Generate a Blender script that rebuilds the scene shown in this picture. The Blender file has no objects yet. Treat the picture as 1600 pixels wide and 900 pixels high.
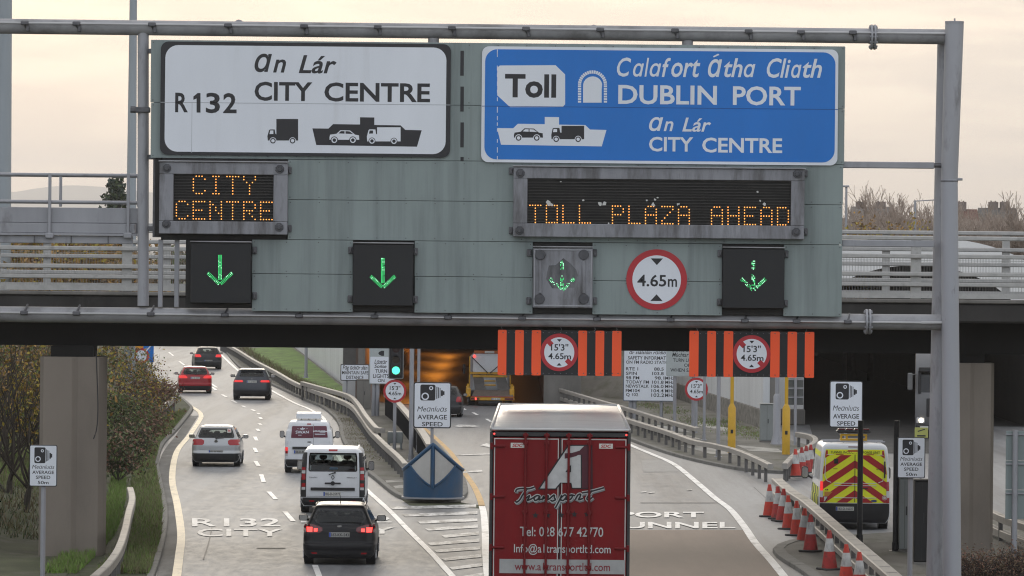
import bpy, math, random
from mathutils import Vector, Matrix
R = math.radians
sc = bpy.context.scene
col = sc.collection
random.seed(7)
# ------------------------------------------------------------------ camera
F = 7400.0; HCAM = 7.9; HY = 395.0; ROLL = 0.55
cam_d = bpy.data.cameras.new("camera"); cam = bpy.data.objects.new("camera", cam_d); col.objects.link(cam)
cam_d.sensor_width = 36; cam_d.lens = F / 1600 * 36; cam_d.clip_start = 1; cam_d.clip_end = 30000
cam_d.shift_y = (HY - 450) / 1600
cam.location = (0, 0, HCAM); cam.rotation_euler = (R(90), R(-ROLL), 0)
sc.camera = cam
# ------------------------------------------------------------------ world, sun, exposure
SUN_EL, SUN_AZ = 11.0, -5.5          # low behind thin cloud, ahead and a little left
w = bpy.data.worlds.new("World"); sc.world = w; w.use_nodes = True
nt = w.node_tree; N = nt.nodes; L = nt.links
bg = N["Background"]; bg.inputs[1].default_value = 0.1
sky = N.new("ShaderNodeTexSky"); sky.sky_type = 'NISHITA'; sky.sun_disc = False
sky.sun_elevation = R(SUN_EL); sky.sun_rotation = R(SUN_AZ); sky.dust_density = 3
tc = N.new("ShaderNodeTexCoord"); sep = N.new("ShaderNodeSeparateXYZ"); L.new(tc.outputs["Generated"], sep.inputs[0])
rp = N.new("ShaderNodeValToRGB"); mr = N.new("ShaderNodeMapRange")
mr.inputs[1].default_value = -1; mr.inputs[2].default_value = 1
L.new(sep.outputs[1], mr.inputs[0]); L.new(mr.outputs[0], rp.inputs[0])
e = rp.color_ramp.elements
e[0].position = 0.0; e[0].color = (8.6, 9.3, 10.4, 1)
e[1].position = 1.0; e[1].color = (7.9, 7.65, 7.25, 1)
x = e.new(0.5); x.color = (8.4, 8.6, 8.9, 1)
x = e.new(0.93); x.color = (7.7, 7.4, 7.05, 1)
mp = N.new("ShaderNodeMapping"); mp.inputs["Scale"].default_value = (9, 9, 70)
L.new(tc.outputs["Generated"], mp.inputs[0])
nz = N.new("ShaderNodeTexNoise"); nz.inputs["Scale"].default_value = 2.2; nz.inputs["Detail"].default_value = 5; nz.inputs["Roughness"].default_value = .55
L.new(mp.outputs[0], nz.inputs[0])
cr = N.new("ShaderNodeValToRGB"); c = cr.color_ramp.elements
c[0].position = .41; c[0].color = (.84, .845, .87, 1); c[1].position = .60; c[1].color = (1.13, 1.09, 1.03, 1)
L.new(nz.outputs[0], cr.inputs[0])
mul = N.new("ShaderNodeMixRGB"); mul.blend_type = 'MULTIPLY'; mul.inputs[0].default_value = 1
L.new(rp.outputs[0], mul.inputs[1]); L.new(cr.outputs[0], mul.inputs[2])
mx = N.new("ShaderNodeMixRGB"); mx.inputs[0].default_value = .93
hm_ = N.new("ShaderNodeMapRange"); hm_.inputs[1].default_value = 0; hm_.inputs[2].default_value = .035; L.new(sep.outputs[2], hm_.inputs[0])
hc = N.new("ShaderNodeMixRGB"); hc.inputs[1].default_value = (1.04, .92, .82, 1); hc.inputs[2].default_value = (1, 1, 1, 1); L.new(hm_.outputs[0], hc.inputs[0])
mh = N.new("ShaderNodeMixRGB"); mh.blend_type = 'MULTIPLY'; mh.inputs[0].default_value = 1; L.new(mul.outputs[0], mh.inputs[1]); L.new(hc.outputs[0], mh.inputs[2])
L.new(sky.outputs[0], mx.inputs[1]); L.new(mh.outputs[0], mx.inputs[2]); L.new(mx.outputs[0], bg.inputs[0])
sd = bpy.data.lights.new("sun", 'SUN'); sd.energy = 0.5; sd.angle = R(14); sd.color = (1, .9, .76)
so = bpy.data.objects.new("sun", sd); col.objects.link(so)
so.rotation_euler = (R(90 - SUN_EL), 0, R(180 - SUN_AZ))   # shines from ahead towards the camera
so.location = (0, 0, 60)
sc.view_settings.view_transform = 'Standard'; sc.view_settings.look = 'None'
sc.view_settings.exposure = 0.2; sc.view_settings.gamma = 1
sc.render.engine = 'CYCLES'
sc.cycles.use_denoising = True
sc.cycles.max_bounces = 6; sc.cycles.diffuse_bounces = 3; sc.cycles.glossy_bounces = 3; sc.cycles.transparent_max_bounces = 12
sc.cycles.volume_bounces = 0; sc.cycles.caustics_reflective = False; sc.cycles.caustics_refractive = False
sc.cycles.sample_clamp_indirect = 6; sc.cycles.filter_width = 1.15
# ------------------------------------------------------------------ where a pixel of the photograph lies in the place
CR, SR = math.cos(R(ROLL)), math.sin(R(ROLL))
def unroll(px, py):
    u, v = px - 800, HY - py
    return u * CR - v * SR, u * SR + v * CR
def P(px, py, d):
    u, v = unroll(px, py)
    return Vector((u * d / F, d, HCAM + v * d / F))
def G(px, py, z=0.0):
    u, v = unroll(px, py)
    d = F * (HCAM - z) / (-v)
    return Vector((u * d / F, d, z))
# ------------------------------------------------------------------ materials
MATS = {}
def M(name, c=(.5, .5, .5), rough=.5, metal=0, var=0.0, vs=3.0, stretch=(1, 1, 1), bump=0.0, bs=40, coat=0, em=None, es=0, spec=.5,
      dirt=None, ds=1.5, dthr=(.5, .7), dst=(1, 1, 1), damt=1.0, alpha=1.0, rvar=0):
    if name in MATS: return MATS[name]
    m = bpy.data.materials.new(name); m.use_nodes = True; MATS[name] = m
    n = m.node_tree.nodes; l = m.node_tree.links; b = n["Principled BSDF"]
    b.inputs["Base Color"].default_value = (*c, 1); b.inputs["Roughness"].default_value = rough; b.inputs["Metallic"].default_value = metal
    b.inputs["Specular IOR Level"].default_value = spec; b.inputs["Coat Weight"].default_value = coat; b.inputs["Coat Roughness"].default_value = .05
    b.inputs["Alpha"].default_value = alpha
    if em: b.inputs["Emission Color"].default_value = (*em, 1); b.inputs["Emission Strength"].default_value = es
    cur = None; t = None
    def coords(st):
        nonlocal t
        if t is None: t = n.new("ShaderNodeTexCoord")
        k = n.new("ShaderNodeMapping"); k.inputs["Scale"].default_value = st; l.new(t.outputs["Object"], k.inputs[0]); return k.outputs[0]
    if var:
        z = n.new("ShaderNodeTexNoise"); z.inputs["Scale"].default_value = vs; z.inputs["Detail"].default_value = 6; z.inputs["Roughness"].default_value = .62
        l.new(coords(stretch), z.inputs[0])
        r = n.new("ShaderNodeValToRGB"); a = r.color_ramp.elements
        a[0].position = .3; a[1].position = .7
        a[0].color = (*[max(0, q * (1 - var)) for q in c], 1); a[1].color = (*[min(1, q * (1 + var)) for q in c], 1)
        l.new(z.outputs[0], r.inputs[0]); cur = r.outputs[0]
        if rvar:
            q = n.new("ShaderNodeMapRange"); q.inputs[1].default_value = .3; q.inputs[2].default_value = .7
            q.inputs[3].default_value = rough - rvar; q.inputs[4].default_value = rough + rvar
            l.new(z.outputs[0], q.inputs[0]); l.new(q.outputs[0], b.inputs["Roughness"])
    if dirt:
        z = n.new("ShaderNodeTexNoise"); z.inputs["Scale"].default_value = ds; z.inputs["Detail"].default_value = 8; z.inputs["Roughness"].default_value = .65
        l.new(coords(dst), z.inputs[0])
        q = n.new("ShaderNodeMapRange"); q.inputs[1].default_value = dthr[0]; q.inputs[2].default_value = dthr[1]; q.inputs[4].default_value = damt
        l.new(z.outputs[0], q.inputs[0])
        k = n.new("ShaderNodeMixRGB"); k.inputs[1].default_value = (*c, 1); k.inputs[2].default_value = (*dirt, 1)
        if cur: l.new(cur, k.inputs[1])
        l.new(q.outputs[0], k.inputs[0]); cur = k.outputs[0]
    if cur: l.new(cur, b.inputs["Base Color"])
    if bump:
        z = n.new("ShaderNodeTexNoise"); z.inputs["Scale"].default_value = bs; z.inputs["Detail"].default_value = 4
        l.new(coords((1, 1, 1)), z.inputs[0])
        u = n.new("ShaderNodeBump"); u.inputs["Strength"].default_value = bump; u.inputs["Distance"].default_value = .02
        l.new(z.outputs[0], u.inputs["Height"]); l.new(u.outputs[0], b.inputs["Normal"])
    return m
def glow(name, c, s): return M(name, (.02, .02, .02), em=c, es=s)
galv = M("galvanised grey paint", (.34, .345, .37), .5, .15, var=.14, vs=1.3, stretch=(1, 1, .3), dirt=(.10, .095, .09), ds=2.2, dthr=(.56, .78), dst=(1.2, 1.2, .35), damt=.8)
galv_dirty = M("weathered pipe paint", (.33, .33, .345), .55, .15, var=.15, vs=2, stretch=(1, 1, 1), dirt=(.10, .097, .09), ds=1.1, dthr=(.48, .75), dst=(1.1, 1.1, 1.1), damt=.8)
steel = M("steel fittings", (.13, .13, .14), .5, .5, var=.3, vs=8)
darksteel = M("dark steel post", (.035, .035, .037), .5, .3, var=.2)
panelgrey = M("grey green sign backing", (.255, .305, .30), .55, var=.09, vs=.9, stretch=(1, 1, .5), dirt=(.125, .148, .15), ds=1.3, dthr=(.46, .78), dst=(2.2, 1, .12), damt=.75)
signwhite = M("retroreflective white", (.76, .795, .855), .45, var=.04, vs=.8, stretch=(1, 1, .3), dirt=(.6, .62, .65), ds=1.6, dthr=(.55, .8), dst=(1.6, 1, .15), damt=.5)
signblack = M("sign black", (.022, .022, .026), .5)
signblue = M("sign blue", (.008, .175, .60), .42, var=.06, vs=.8, stretch=(1, 1, .4))
signred = M("sign red", (.46, .025, .035), .45)
signgrey = M("sign grey plate", (.42, .46, .46), .5, var=.08)
orange = M("fluorescent orange board", (1.0, .11, .025), .5, var=.03, vs=2, em=(1, .12, .03), es=.0)
boardblack = M("board black", (.010, .011, .013), .55, var=.2, vs=2, dirt=(.05, .05, .052), ds=4, dthr=(.6, .75))
vmsframe = M("dirty display frame", (.26, .265, .29), .6, var=.2, vs=2.0, stretch=(1, 1, .25), dirt=(.10, .097, .10), ds=1.8, dthr=(.44, .68), dst=(2.2, 1, .45), damt=.9)
vmsdark = M("display louvre", (.016, .015, .014), .6, var=.3, vs=3)
louvre = M("louvre slat", (.045, .043, .04), .5, var=.3, vs=3)
boss = M("bolt cover", (.075, .076, .085), .6, var=.25, vs=6)
lcsblack = M("signal box black", (.009, .010, .012), .5, var=.25, vs=1.2, stretch=(1, 1, .3))
led = glow("amber lamp dots", (1, .37, .065), 2.0)
ledg = glow("green lamp dots", (.05, 1, .25), .8)
ledg2 = glow("green lamp dots bright", (.35, 1, .55), 1.6)
guano = M("bird dropping", (.6, .6, .58), .8)
conc = M("concrete", (.20, .19, .175), .85, var=.22, vs=.8, stretch=(1, 1, .45), dirt=(.10, .095, .085), ds=.9, dthr=(.45, .75), dst=(1.6, 1.6, .2), damt=.7, bump=.15)
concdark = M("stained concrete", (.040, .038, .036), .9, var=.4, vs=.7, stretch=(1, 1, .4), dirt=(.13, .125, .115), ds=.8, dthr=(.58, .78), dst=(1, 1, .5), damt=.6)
girder = M("shaded girder concrete", (.014, .0135, .013), .95, var=.3, vs=.6)  # weathered concrete blackened further to carry the shade under the deck
pierconc = M("pier concrete", (.25, .215, .18), .85, var=.12, vs=.6, stretch=(1, 1, .5), dirt=(.13, .112, .096), ds=.7, dthr=(.45, .8), dst=(.8, .8, .2), damt=.6, bump=.1)
railm = M("bridge rail aluminium", (.46, .455, .44), .4, .35, var=.15, vs=3, dirt=(.2, .19, .18), ds=3, dthr=(.55, .8))
meshm = M("mesh wire", (.33, .325, .31), .5, .3)
barr = M("barrier zinc", (.35, .33, .30), .6, .2, var=.16, vs=1.2, dirt=(.17, .155, .14), ds=1.2, dthr=(.5, .75), damt=.8)
barrpost = M("barrier post", (.15, .145, .14), .7, .2, var=.25, vs=2)
asph = M("asphalt", (.25, .256, .266), .60, var=.16, vs=3.5, stretch=(1, .25, 1), dirt=(.115, .115, .117), ds=.55, dthr=(.42, .66), dst=(1.3, .045, 1), damt=.85, bump=.25, bs=30, rvar=.05, spec=.5)
asph2 = M("newer asphalt", (.185, .189, .198), .575, var=.16, vs=3.5, stretch=(1, .22, 1), dirt=(.085, .085, .088), ds=.5, dthr=(.43, .66), dst=(1.3, .05, 1), damt=.85, bump=.25, bs=30, rvar=.05, spec=.5)
brown = M("buff surfacing", (.20, .150, .118), .7, var=.12, vs=1.0, stretch=(1, .15, 1), dirt=(.12, .09, .073), ds=.5, dthr=(.45, .75), dst=(1.2, .05, 1), damt=.6, bump=.3, bs=40)
mark = M("road paint white", (.80, .79, .77), .55, var=.12, vs=3, stretch=(1, .3, 1), dirt=(.25, .245, .235), ds=2.2, dthr=(.52, .7), dst=(1, .25, 1), damt=.75)
marky = M("road paint cream", (.78, .66, .45), .58, var=.12, vs=3, stretch=(1, .3, 1), dirt=(.3, .26, .2), ds=2.2, dthr=(.52, .72), dst=(1, .25, 1), damt=.7)
marklet = M("lane lettering paint", (.66, .655, .64), .58, var=.14, vs=3, stretch=(1, .3, 1), dirt=(.27, .265, .26), ds=2.0, dthr=(.47, .66), dst=(1, .25, 1), damt=.8)
markold = M("worn road paint", (.66, .65, .63), .58, var=.15, vs=3, stretch=(1, .3, 1), dirt=(.15, .149, .145), ds=2.4, dthr=(.44, .6), dst=(1, .3, 1), damt=.95)
markor = M("road paint amber", (.66, .42, .17), .7, var=.12, vs=3, stretch=(1, .3, 1), dirt=(.25, .2, .14), ds=2.2, dthr=(.52, .72), dst=(1, .25, 1), damt=.7)
kerb = M("kerb stone", (.20, .195, .18), .85, var=.25, vs=1.5, dirt=(.09, .088, .08), ds=1.5, dthr=(.48, .7), bump=.2)
pave = M("old paving", (.15, .143, .125), .9, var=.25, vs=.8, stretch=(1, .35, 1), dirt=(.075, .08, .045), ds=1.0, dthr=(.5, .68), dst=(1, .35, 1), damt=.85, bump=.3)
paver = M("bright paving slab", (.36, .35, .32), .85, var=.2, vs=1.2, dirt=(.16, .155, .14), ds=1.2, dthr=(.5, .7), dst=(1, .4, 1))
earth = M("dull verge soil", (.07, .078, .038), .95, var=.4, vs=.9, stretch=(1, .4, 1), dirt=(.11, .105, .08), ds=.8, dthr=(.5, .7), bump=.4)
slopepav = M("slope blockwork", (.045, .043, .04), .9, var=.35, vs=1.6, dirt=(.05, .065, .03), ds=.8, dthr=(.5, .68))
grassm = M("grass green", (.16, .26, .05), .8, var=.3, vs=3)
grassm2 = M("grass dull", (.19, .205, .09), .85, var=.3, vs=3)
grassm3 = M("grass dry", (.21, .18, .10), .85, var=.3, vs=3)
grassland = M("lawn", (.115, .205, .032), .9, var=.45, vs=1.1, stretch=(1, .3, 1), dirt=(.12, .14, .04), ds=.5, dthr=(.55, .75), dst=(1, .3, 1), bump=.5)
whitewall = M("pale wall panel", (.66, .68, .69), .6, var=.06, vs=.5, stretch=(1, 1, .3), dirt=(.34, .35, .355), ds=.7, dthr=(.5, .8), dst=(1.2, 1.2, .12), damt=.6)
stone = M("rubble stone", (.2, .19, .17), .9, var=.55, vs=3.2, bump=.6, bs=6)
tunwall = M("tunnel wall", (.17, .12, .095), .7, var=.15, vs=.4)
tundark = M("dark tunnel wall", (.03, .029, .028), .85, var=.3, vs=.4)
wetfloor = M("tunnel floor", (.10, .095, .09), .4, var=.2, vs=.5)
canopy = M("white canopy membrane", (.8, .8, .79), .5, var=.06, vs=.3)
yellow = M("yellow pole paint", (.62, .36, .02), .45, var=.1, vs=1.5, dirt=(.35, .22, .04), ds=1.5, dthr=(.55, .8), dst=(1, 1, .3))
blueshell = M("blue plastic shell", (.024, .080, .165), .4, var=.12, vs=1.5, dirt=(.09, .10, .12), ds=1.8, dthr=(.52, .75), dst=(1, 1, .5), damt=.6)
kite = M("dirty reflective panel", (.50, .49, .465), .5, var=.1, vs=1.5, dirt=(.40, .39, .37), ds=1.5, dthr=(.5, .7), dst=(1, 1, .4))
cabinet = M("cabinet grey green", (.26, .28, .275), .55, var=.1, vs=1)
conered = M("cone red", (.54, .042, .022), .5, var=.12, vs=5, dirt=(.25, .05, .04), ds=6, dthr=(.52, .72))
coneredd = M("cone red faded", (.42, .035, .03), .6, var=.2, vs=5, dirt=(.13, .04, .035), ds=6, dthr=(.48, .7))
conewhite = M("cone sleeve", (.50, .50, .485), .5, var=.12, vs=5, dirt=(.22, .21, .2), ds=7, dthr=(.5, .7), dst=(1, 1, .5))
conebase = M("cone rubber", (.045, .043, .042), .8, var=.3, vs=5)
rubber = M("tyre rubber", (.016, .016, .017), .75, var=.2, vs=8)
rim = M("alloy rim", (.3, .3, .31), .35, .8)
plast = M("black plastic", (.018, .018, .02), .5, var=.2, vs=4)
frit = M("window black border", (.008, .008, .009), .12)
cabin = M("cabin trim", (.02, .02, .022), .8)
lampred = M("tail lamp red", (.36, .010, .016), .2, coat=.2)
lampdark = M("tail lamp dark", (.12, .008, .012), .12, coat=.6)
lampclear = M("lamp clear", (.55, .55, .55), .15, coat=.5)
brake = glow("lit brake lamp", (1, .06, .05), 2.2)
brake2 = glow("lit tail lamp", (1, .03, .03), .75)
platew = M("number plate white", (.62, .62, .58), .4)
platedirty = M("number plate grubby", (.33, .33, .31), .5)
platey = M("number plate band", (.02, .07, .4), .4)
chrome = M("chrome", (.5, .5, .5), .15, 1)
def glassmat():
    m = bpy.data.materials.new("tinted glass"); m.use_nodes = True; n = m.node_tree.nodes; l = m.node_tree.links
    for q in list(n):
        if q.type != 'OUTPUT_MATERIAL': n.remove(q)
    o = [q for q in n if q.type == 'OUTPUT_MATERIAL'][0]
    t = n.new("ShaderNodeBsdfTransparent"); t.inputs[0].default_value = (.66, .72, .70, 1)
    g = n.new("ShaderNodeBsdfGlossy"); g.inputs["Roughness"].default_value = .02
    f = n.new("ShaderNodeFresnel"); f.inputs[0].default_value = 1.5
    x = n.new("ShaderNodeMixShader"); l.new(f.outputs[0], x.inputs[0]); l.new(t.outputs[0], x.inputs[1]); l.new(g.outputs[0], x.inputs[2]); l.new(x.outputs[0], o.inputs[0])
    return m
glass = glassmat(); MATS["tinted glass"] = glass
# ------------------------------------------------------------------ mesh builder
ORG = {}
def cmr(a, b, c, d, t): return .5 * ((2 * b) + (c - a) * t + (2 * a - 5 * b + 4 * c - d) * t * t + (3 * b - a - 3 * c + d) * t ** 3)
def smooth_path(pts, n=4):
    pts = [Vector(p) for p in pts]; o = []
    for i in range(len(pts) - 1):
        a = pts[max(i - 1, 0)]; b = pts[i]; c = pts[i + 1]; d = pts[min(i + 2, len(pts) - 1)]
        for k in range(n):
            t = k / n; o.append(Vector([cmr(a[j], b[j], c[j], d[j], t) for j in range(len(b))]))
    return o + [pts[-1]]
TXT = {}
def text2d(s, off=.0, shear=0.0, res=3):
    k = (s, off, shear)
    if k in TXT: return TXT[k]
    d = bpy.data.curves.new("lettering", 'FONT'); d.body = s; d.offset = off; d.shear = shear; d.resolution_u = res; d.fill_mode = 'FRONT'
    o = bpy.data.objects.new("lettering", d); col.objects.link(o)
    dg = bpy.context.evaluated_depsgraph_get(); dg.update()
    me = o.evaluated_get(dg).to_mesh()
    vs = [(v.co.x, v.co.y) for v in me.vertices]; fs = [tuple(p.vertices) for p in me.polygons]
    o.evaluated_get(dg).to_mesh_clear(); bpy.data.objects.remove(o); bpy.data.curves.remove(d)
    x0 = min(v[0] for v in vs); x1 = max(v[0] for v in vs); y0 = min(v[1] for v in vs); y1 = max(v[1] for v in vs)
    TXT[k] = ([((a - x0) / (x1 - x0), (b - y0) / (y1 - y0)) for a, b in vs], fs, (x1 - x0) / (y1 - y0)); return TXT[k]
class MB:
    def __init__(s): s.v = []; s.f = []; s.m = []
    def add(s, vs, fs, mi=0):
        o = len(s.v); s.v += [Vector(q) for q in vs]
        for f in fs: s.f.append(tuple(i + o for i in f)); s.m.append(mi)
        return s
    def box(s, x0, x1, y0, y1, z0, z1, c=0, mi=0):
        if x1 < x0: x0, x1 = x1, x0
        if y1 < y0: y0, y1 = y1, y0
        if z1 < z0: z0, z1 = z1, z0
        if c <= 0:
            return s.add([(x0, y0, z0), (x1, y0, z0), (x1, y1, z0), (x0, y1, z0), (x0, y0, z1), (x1, y0, z1), (x1, y1, z1), (x0, y1, z1)],
                         [(0, 3, 2, 1), (4, 5, 6, 7), (0, 1, 5, 4), (1, 2, 6, 5), (2, 3, 7, 6), (3, 0, 4, 7)], mi)
        c = min(c, (x1 - x0) / 2.1, (y1 - y0) / 2.1, (z1 - z0) / 2.1)
        def ring(d, z): return [(x0 + c, y0 + d, z), (x1 - c, y0 + d, z), (x1 - d, y0 + c, z), (x1 - d, y1 - c, z), (x1 - c, y1 - d, z), (x0 + c, y1 - d, z), (x0 + d, y1 - c, z), (x0 + d, y0 + c, z)]
        rings = [ring(c, z0), ring(0, z0 + c), ring(0, z1 - c), ring(c, z1)]
        return s.loft(rings, mi)
    def loft(s, rings, mi=0, caps=True, closed=True):
        n = len(rings[0]); o = len(s.v)
        for r in rings: s.v += [Vector(q) for q in r]
        for k in range(len(rings) - 1):
            for i in range(n if closed else n - 1):
                j = (i + 1) % n
                s.f.append((o + k * n + i, o + k * n + j, o + (k + 1) * n + j, o + (k + 1) * n + i)); s.m.append(mi)
        if caps:
            s.f.append(tuple(o + i for i in reversed(range(n)))); s.m.append(mi)
            b = o + (len(rings) - 1) * n; s.f.append(tuple(b + i for i in range(n))); s.m.append(mi)
        return s
    def cyl(s, a, b, r, r2=None, n=14, mi=0, caps=True):
        return s.tube([a, b], [r, r if r2 is None else r2], n, mi, caps)
    def tube(s, path, r, n=8, mi=0, caps=True):
        path = [Vector(p) for p in path]; rings = []
        if not isinstance(r, (list, tuple)): r = [r] * len(path)
        up = Vector((0, 0, 1))
        for i, p in enumerate(path):
            t = (path[min(i + 1, len(path) - 1)] - path[max(i - 1, 0)])
            if t.length < 1e-9: t = Vector((0, 0, 1))
            t.normalize()
            a = t.cross(up if abs(t.z) < .95 else Vector((1, 0, 0))); a.normalize(); b = a.cross(t)
            rings.append([p + (a * math.cos(q) + b * math.sin(q)) * r[i] for q in [2 * math.pi * (k + .5) / n for k in range(n)]])
        return s.loft(rings, mi, caps)
    def sweep(s, path, prof, mi=0):                      # prof: (lateral, height) closed; path horizontal-ish
        path = [Vector(p) for p in path]; rings = []
        for i, p in enumerate(path):
            t = path[min(i + 1, len(path) - 1)] - path[max(i - 1, 0)]; t.z = 0; t.normalize()
            a = Vector((t.y, -t.x, 0))
            rings.append([p + a * u + Vector((0, 0, h)) for u, h in prof])
        return s.loft(rings, mi)
    def prism(s, poly, f0, f1, mi=0):                    # poly of 2D points, f0/f1 map a 2D point to 3D back/front
        n = len(poly); s.add([f0(*p) for p in poly] + [f1(*p) for p in poly], [], mi); o = len(s.v) - 2 * n
        s.f.append(tuple(o + n + i for i in range(n))); s.m.append(mi)
        s.f.append(tuple(o + i for i in reversed(range(n)))); s.m.append(mi)
        for i in range(n):
            j = (i + 1) % n; s.f.append((o + i, o + j, o + n + j, o + n + i)); s.m.append(mi)
        return s
    def xz(s, poly, y0, y1, mi=0): return s.prism(poly, lambda a, b: (a, y1, b), lambda a, b: (a, y0, b), mi)
    def xy(s, poly, z0, z1, mi=0): return s.prism(poly, lambda a, b: (a, b, z0), lambda a, b: (a, b, z1), mi)
    def yz(s, poly, x0, x1, mi=0): return s.prism(poly, lambda a, b: (x0, a, b), lambda a, b: (x1, a, b), mi)
    def text(s, t, fn, off=.012, shear=0.0, mi=0):       # fn maps (0..1, 0..1) to 3D
        vs, fs, _ = text2d(t, off, shear); return s.add([fn(a, b) for a, b in vs], fs, mi)
    def txt(s, t, x0, x1, z0, z1, y, off=.012, shear=0.0, mi=0):
        return s.text(t, lambda a, b: (x0 + a * (x1 - x0), y, z0 + b * (z1 - z0)), off, shear, mi)
    def txtc(s, t, xc, zc, h, y, off=.012, shear=0.0, mi=0, wide=1.0, maxw=None):
        wd = text2d(t, off, shear)[2] * h * wide
        if maxw and wd > maxw: wd = maxw
        return s.txt(t, xc - wd / 2, xc + wd / 2, zc - h / 2, zc + h / 2, y, off, shear, mi)
    def build(s, name, mat, parent=None, world=False, smooth=0, loc=None):
        me = bpy.data.meshes.new(name); o = Vector((0, 0, 0))
        if world and parent: o = ORG[parent.name]
        if loc is not None: o = Vector(loc)
        me.from_pydata([tuple(q - o) for q in s.v], [], s.f)
        mats = mat if isinstance(mat, (list, tuple)) else [mat]
        for q in mats: me.materials.append(q)
        if len(mats) > 1: me.polygons.foreach_set("material_index", s.m)
        if smooth:
            me.polygons.foreach_set("use_smooth", [True] * len(me.polygons)); me.set_sharp_from_angle(angle=R(smooth))
        me.update()
        ob = bpy.data.objects.new(name, me); col.objects.link(ob)
        if parent: ob.parent = parent; ORG[ob.name] = ORG.get(parent.name, Vector((0, 0, 0)))
        elif loc is not None: ob.location = loc; ORG[ob.name] = Vector(loc)
        return ob
def tag(o, label=None, cat=None, group=None, kind=None):
    if label: o["label"] = label
    if cat: o["category"] = cat
    if group: o["group"] = group
    if kind: o["kind"] = kind
    return o
def thing(name, label, cat, loc=(0, 0, 0), rz=0, group=None):
    o = bpy.data.objects.new(name, None); col.objects.link(o); o.location = loc; o.rotation_euler = (0, 0, rz)
    o.empty_display_size = .3; ORG[o.name] = Vector(loc); return tag(o, label, cat, group)
KIDS = {}
def dup(root, loc, rz, label, group=None):
    r = root.copy(); col.objects.link(r); r.location = loc; r.rotation_euler = (0, 0, rz); r["label"] = label
    if group: r["group"] = group
    ORG[r.name] = Vector(loc)
    for ch in list(root.children):
        c_ = ch.copy(); col.objects.link(c_); c_.parent = r
        for g in list(ch.children):
            d_ = g.copy(); col.objects.link(d_); d_.parent = c_
    return r
def structure(o): return tag(o, kind="structure")
def rrect(x0, x1, z0, z1, r, n=5):
    o = []
    for cx, cz, a0 in ((x1 - r, z0 + r, -90), (x1 - r, z1 - r, 0), (x0 + r, z1 - r, 90), (x0 + r, z0 + r, 180)):
        for k in range(n + 1):
            a = R(a0 + 90 * k / n); o.append((cx + r * math.cos(a), cz + r * math.sin(a)))
    return o
def circ(cx, cz, r, n=40, a0=0, a1=360):
    return [(cx + r * math.cos(R(a0 + (a1 - a0) * k / n)), cz + r * math.sin(R(a0 + (a1 - a0) * k / n))) for k in range(n)]
def ring_faces(mb, cx, cz, r0, r1, y0, y1, mi=0, n=48):
    rings = []
    for rr, y in ((r1, y1), (r1, y0), (r0, y0), (r0, y1)):
        rings.append([(cx + rr * math.cos(2 * math.pi * k / n), y, cz + rr * math.sin(2 * math.pi * k / n)) for k in range(n)])
    return mb.loft(rings, mi, caps=False)
# ================================================================== ground, roads, kerbs, markings
def flat(name, pts, z, mat, kind="structure"):
    mb = MB(); mb.add([(p[0], p[1], z) for p in pts], [tuple(range(len(pts)))]); o = mb.build(name, mat); return tag(o, kind=kind)
def gp(l, z=0): return [G(a, b, z) for a, b in l]
flat("ground", [(-9000, -60), (9000, -60), (9000, 19000), (-9000, 19000)], 0, earth)
LK = [(215, 960), (241, 891), (253, 849), (258, 807), (253, 773), (245, 727), (253, 697), (276, 672), (298, 644), (296, 636), (280, 622), (262, 608), (240, 590), (220, 570), (205, 548), (195, 530)]
KL = [(345, 530), (352, 548), (374, 574), (405, 592), (440, 609), (482, 628), (508, 640), (530, 662), (537, 690), (562, 728), (590, 752), (619, 775)]
NOSE = [(640, 782), (690, 785), (716, 782), (727, 772)]
KR = [(722, 750), (705, 725), (684, 700), (665, 680), (648, 662), (630, 645), (612, 637), (598, 633)]
flat("left_road", gp(LK[::-1])[::-1] + gp(KL) + gp([(640, 790), (752, 795), (765, 960)]), .004, asph)
flat("right_road", gp([(765, 960), (752, 790), (720, 786)]) + gp(KR) + gp([(570, 632), (560, 540), (1680, 540), (1700, 960)]), .008, asph2)
flat("shoulder", gp([(1000, 700), (1053, 726), (1087, 753), (1116, 778), (1141, 797), (1163, 824), (1180, 849), (1204, 876), (1222, 898), (1245, 940), (1700, 940), (1680, 720), (1250, 735)]), .012, asph)
flat("buff_surface", gp([(770, 829), (1164, 829), (1180, 849), (1204, 876), (1222, 898), (1245, 940), (770, 940)]), .016, brown)
def island(name, pts, mat, z=.12):
    mb = MB(); mb.xy([(p.x, p.y) for p in pts], -.02, z); return structure(mb.build(name, mat))
def kerbline(name, pts, mat=kerb, wd=.16, h=.135):
    pts = smooth_path(pts, 4); return structure(MB().sweep(pts, [(-wd / 2, -.02), (wd / 2, -.02), (wd / 2, h - .02), (wd / 2 - .02, h), (-wd / 2, h)]).build(name, mat))
island("median_pavement", gp(KL) + gp(NOSE) + gp(KR) + gp([(580, 628), (556, 622), (544, 612), (455, 540), (400, 534)]), pave)
kerbline("median_kerb", gp(KL) + gp(NOSE) + gp(KR))
island("left_verge", gp(LK) + [Vector((-60, 395, 0)), Vector((-60, 88, 0))], earth)
kerbline("verge_kerb", gp(LK))
RK = [(858, 612), (905, 645), (945, 670), (984, 688), (1021, 702), (1058, 714), (1107, 726), (1168, 737), (1234, 741), (1262, 738), (1276, 728)]
island("right_pavement", gp(RK) + gp([(1270, 702), (1228, 690), (1186, 672), (1058, 624), (960, 575), (880, 560), (850, 570)]), pave)
kerbline("right_kerb", gp(RK))
NK = [(1262, 846), (1216, 864), (1268, 902), (1300, 930), (1330, 960)]
island("near_pavement", gp(NK) + gp([(1700, 960), (1680, 815), (1470, 815), (1395, 838), (1330, 842)]), pave)
kerbline("near_kerb", gp(NK), wd=.3)
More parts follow.
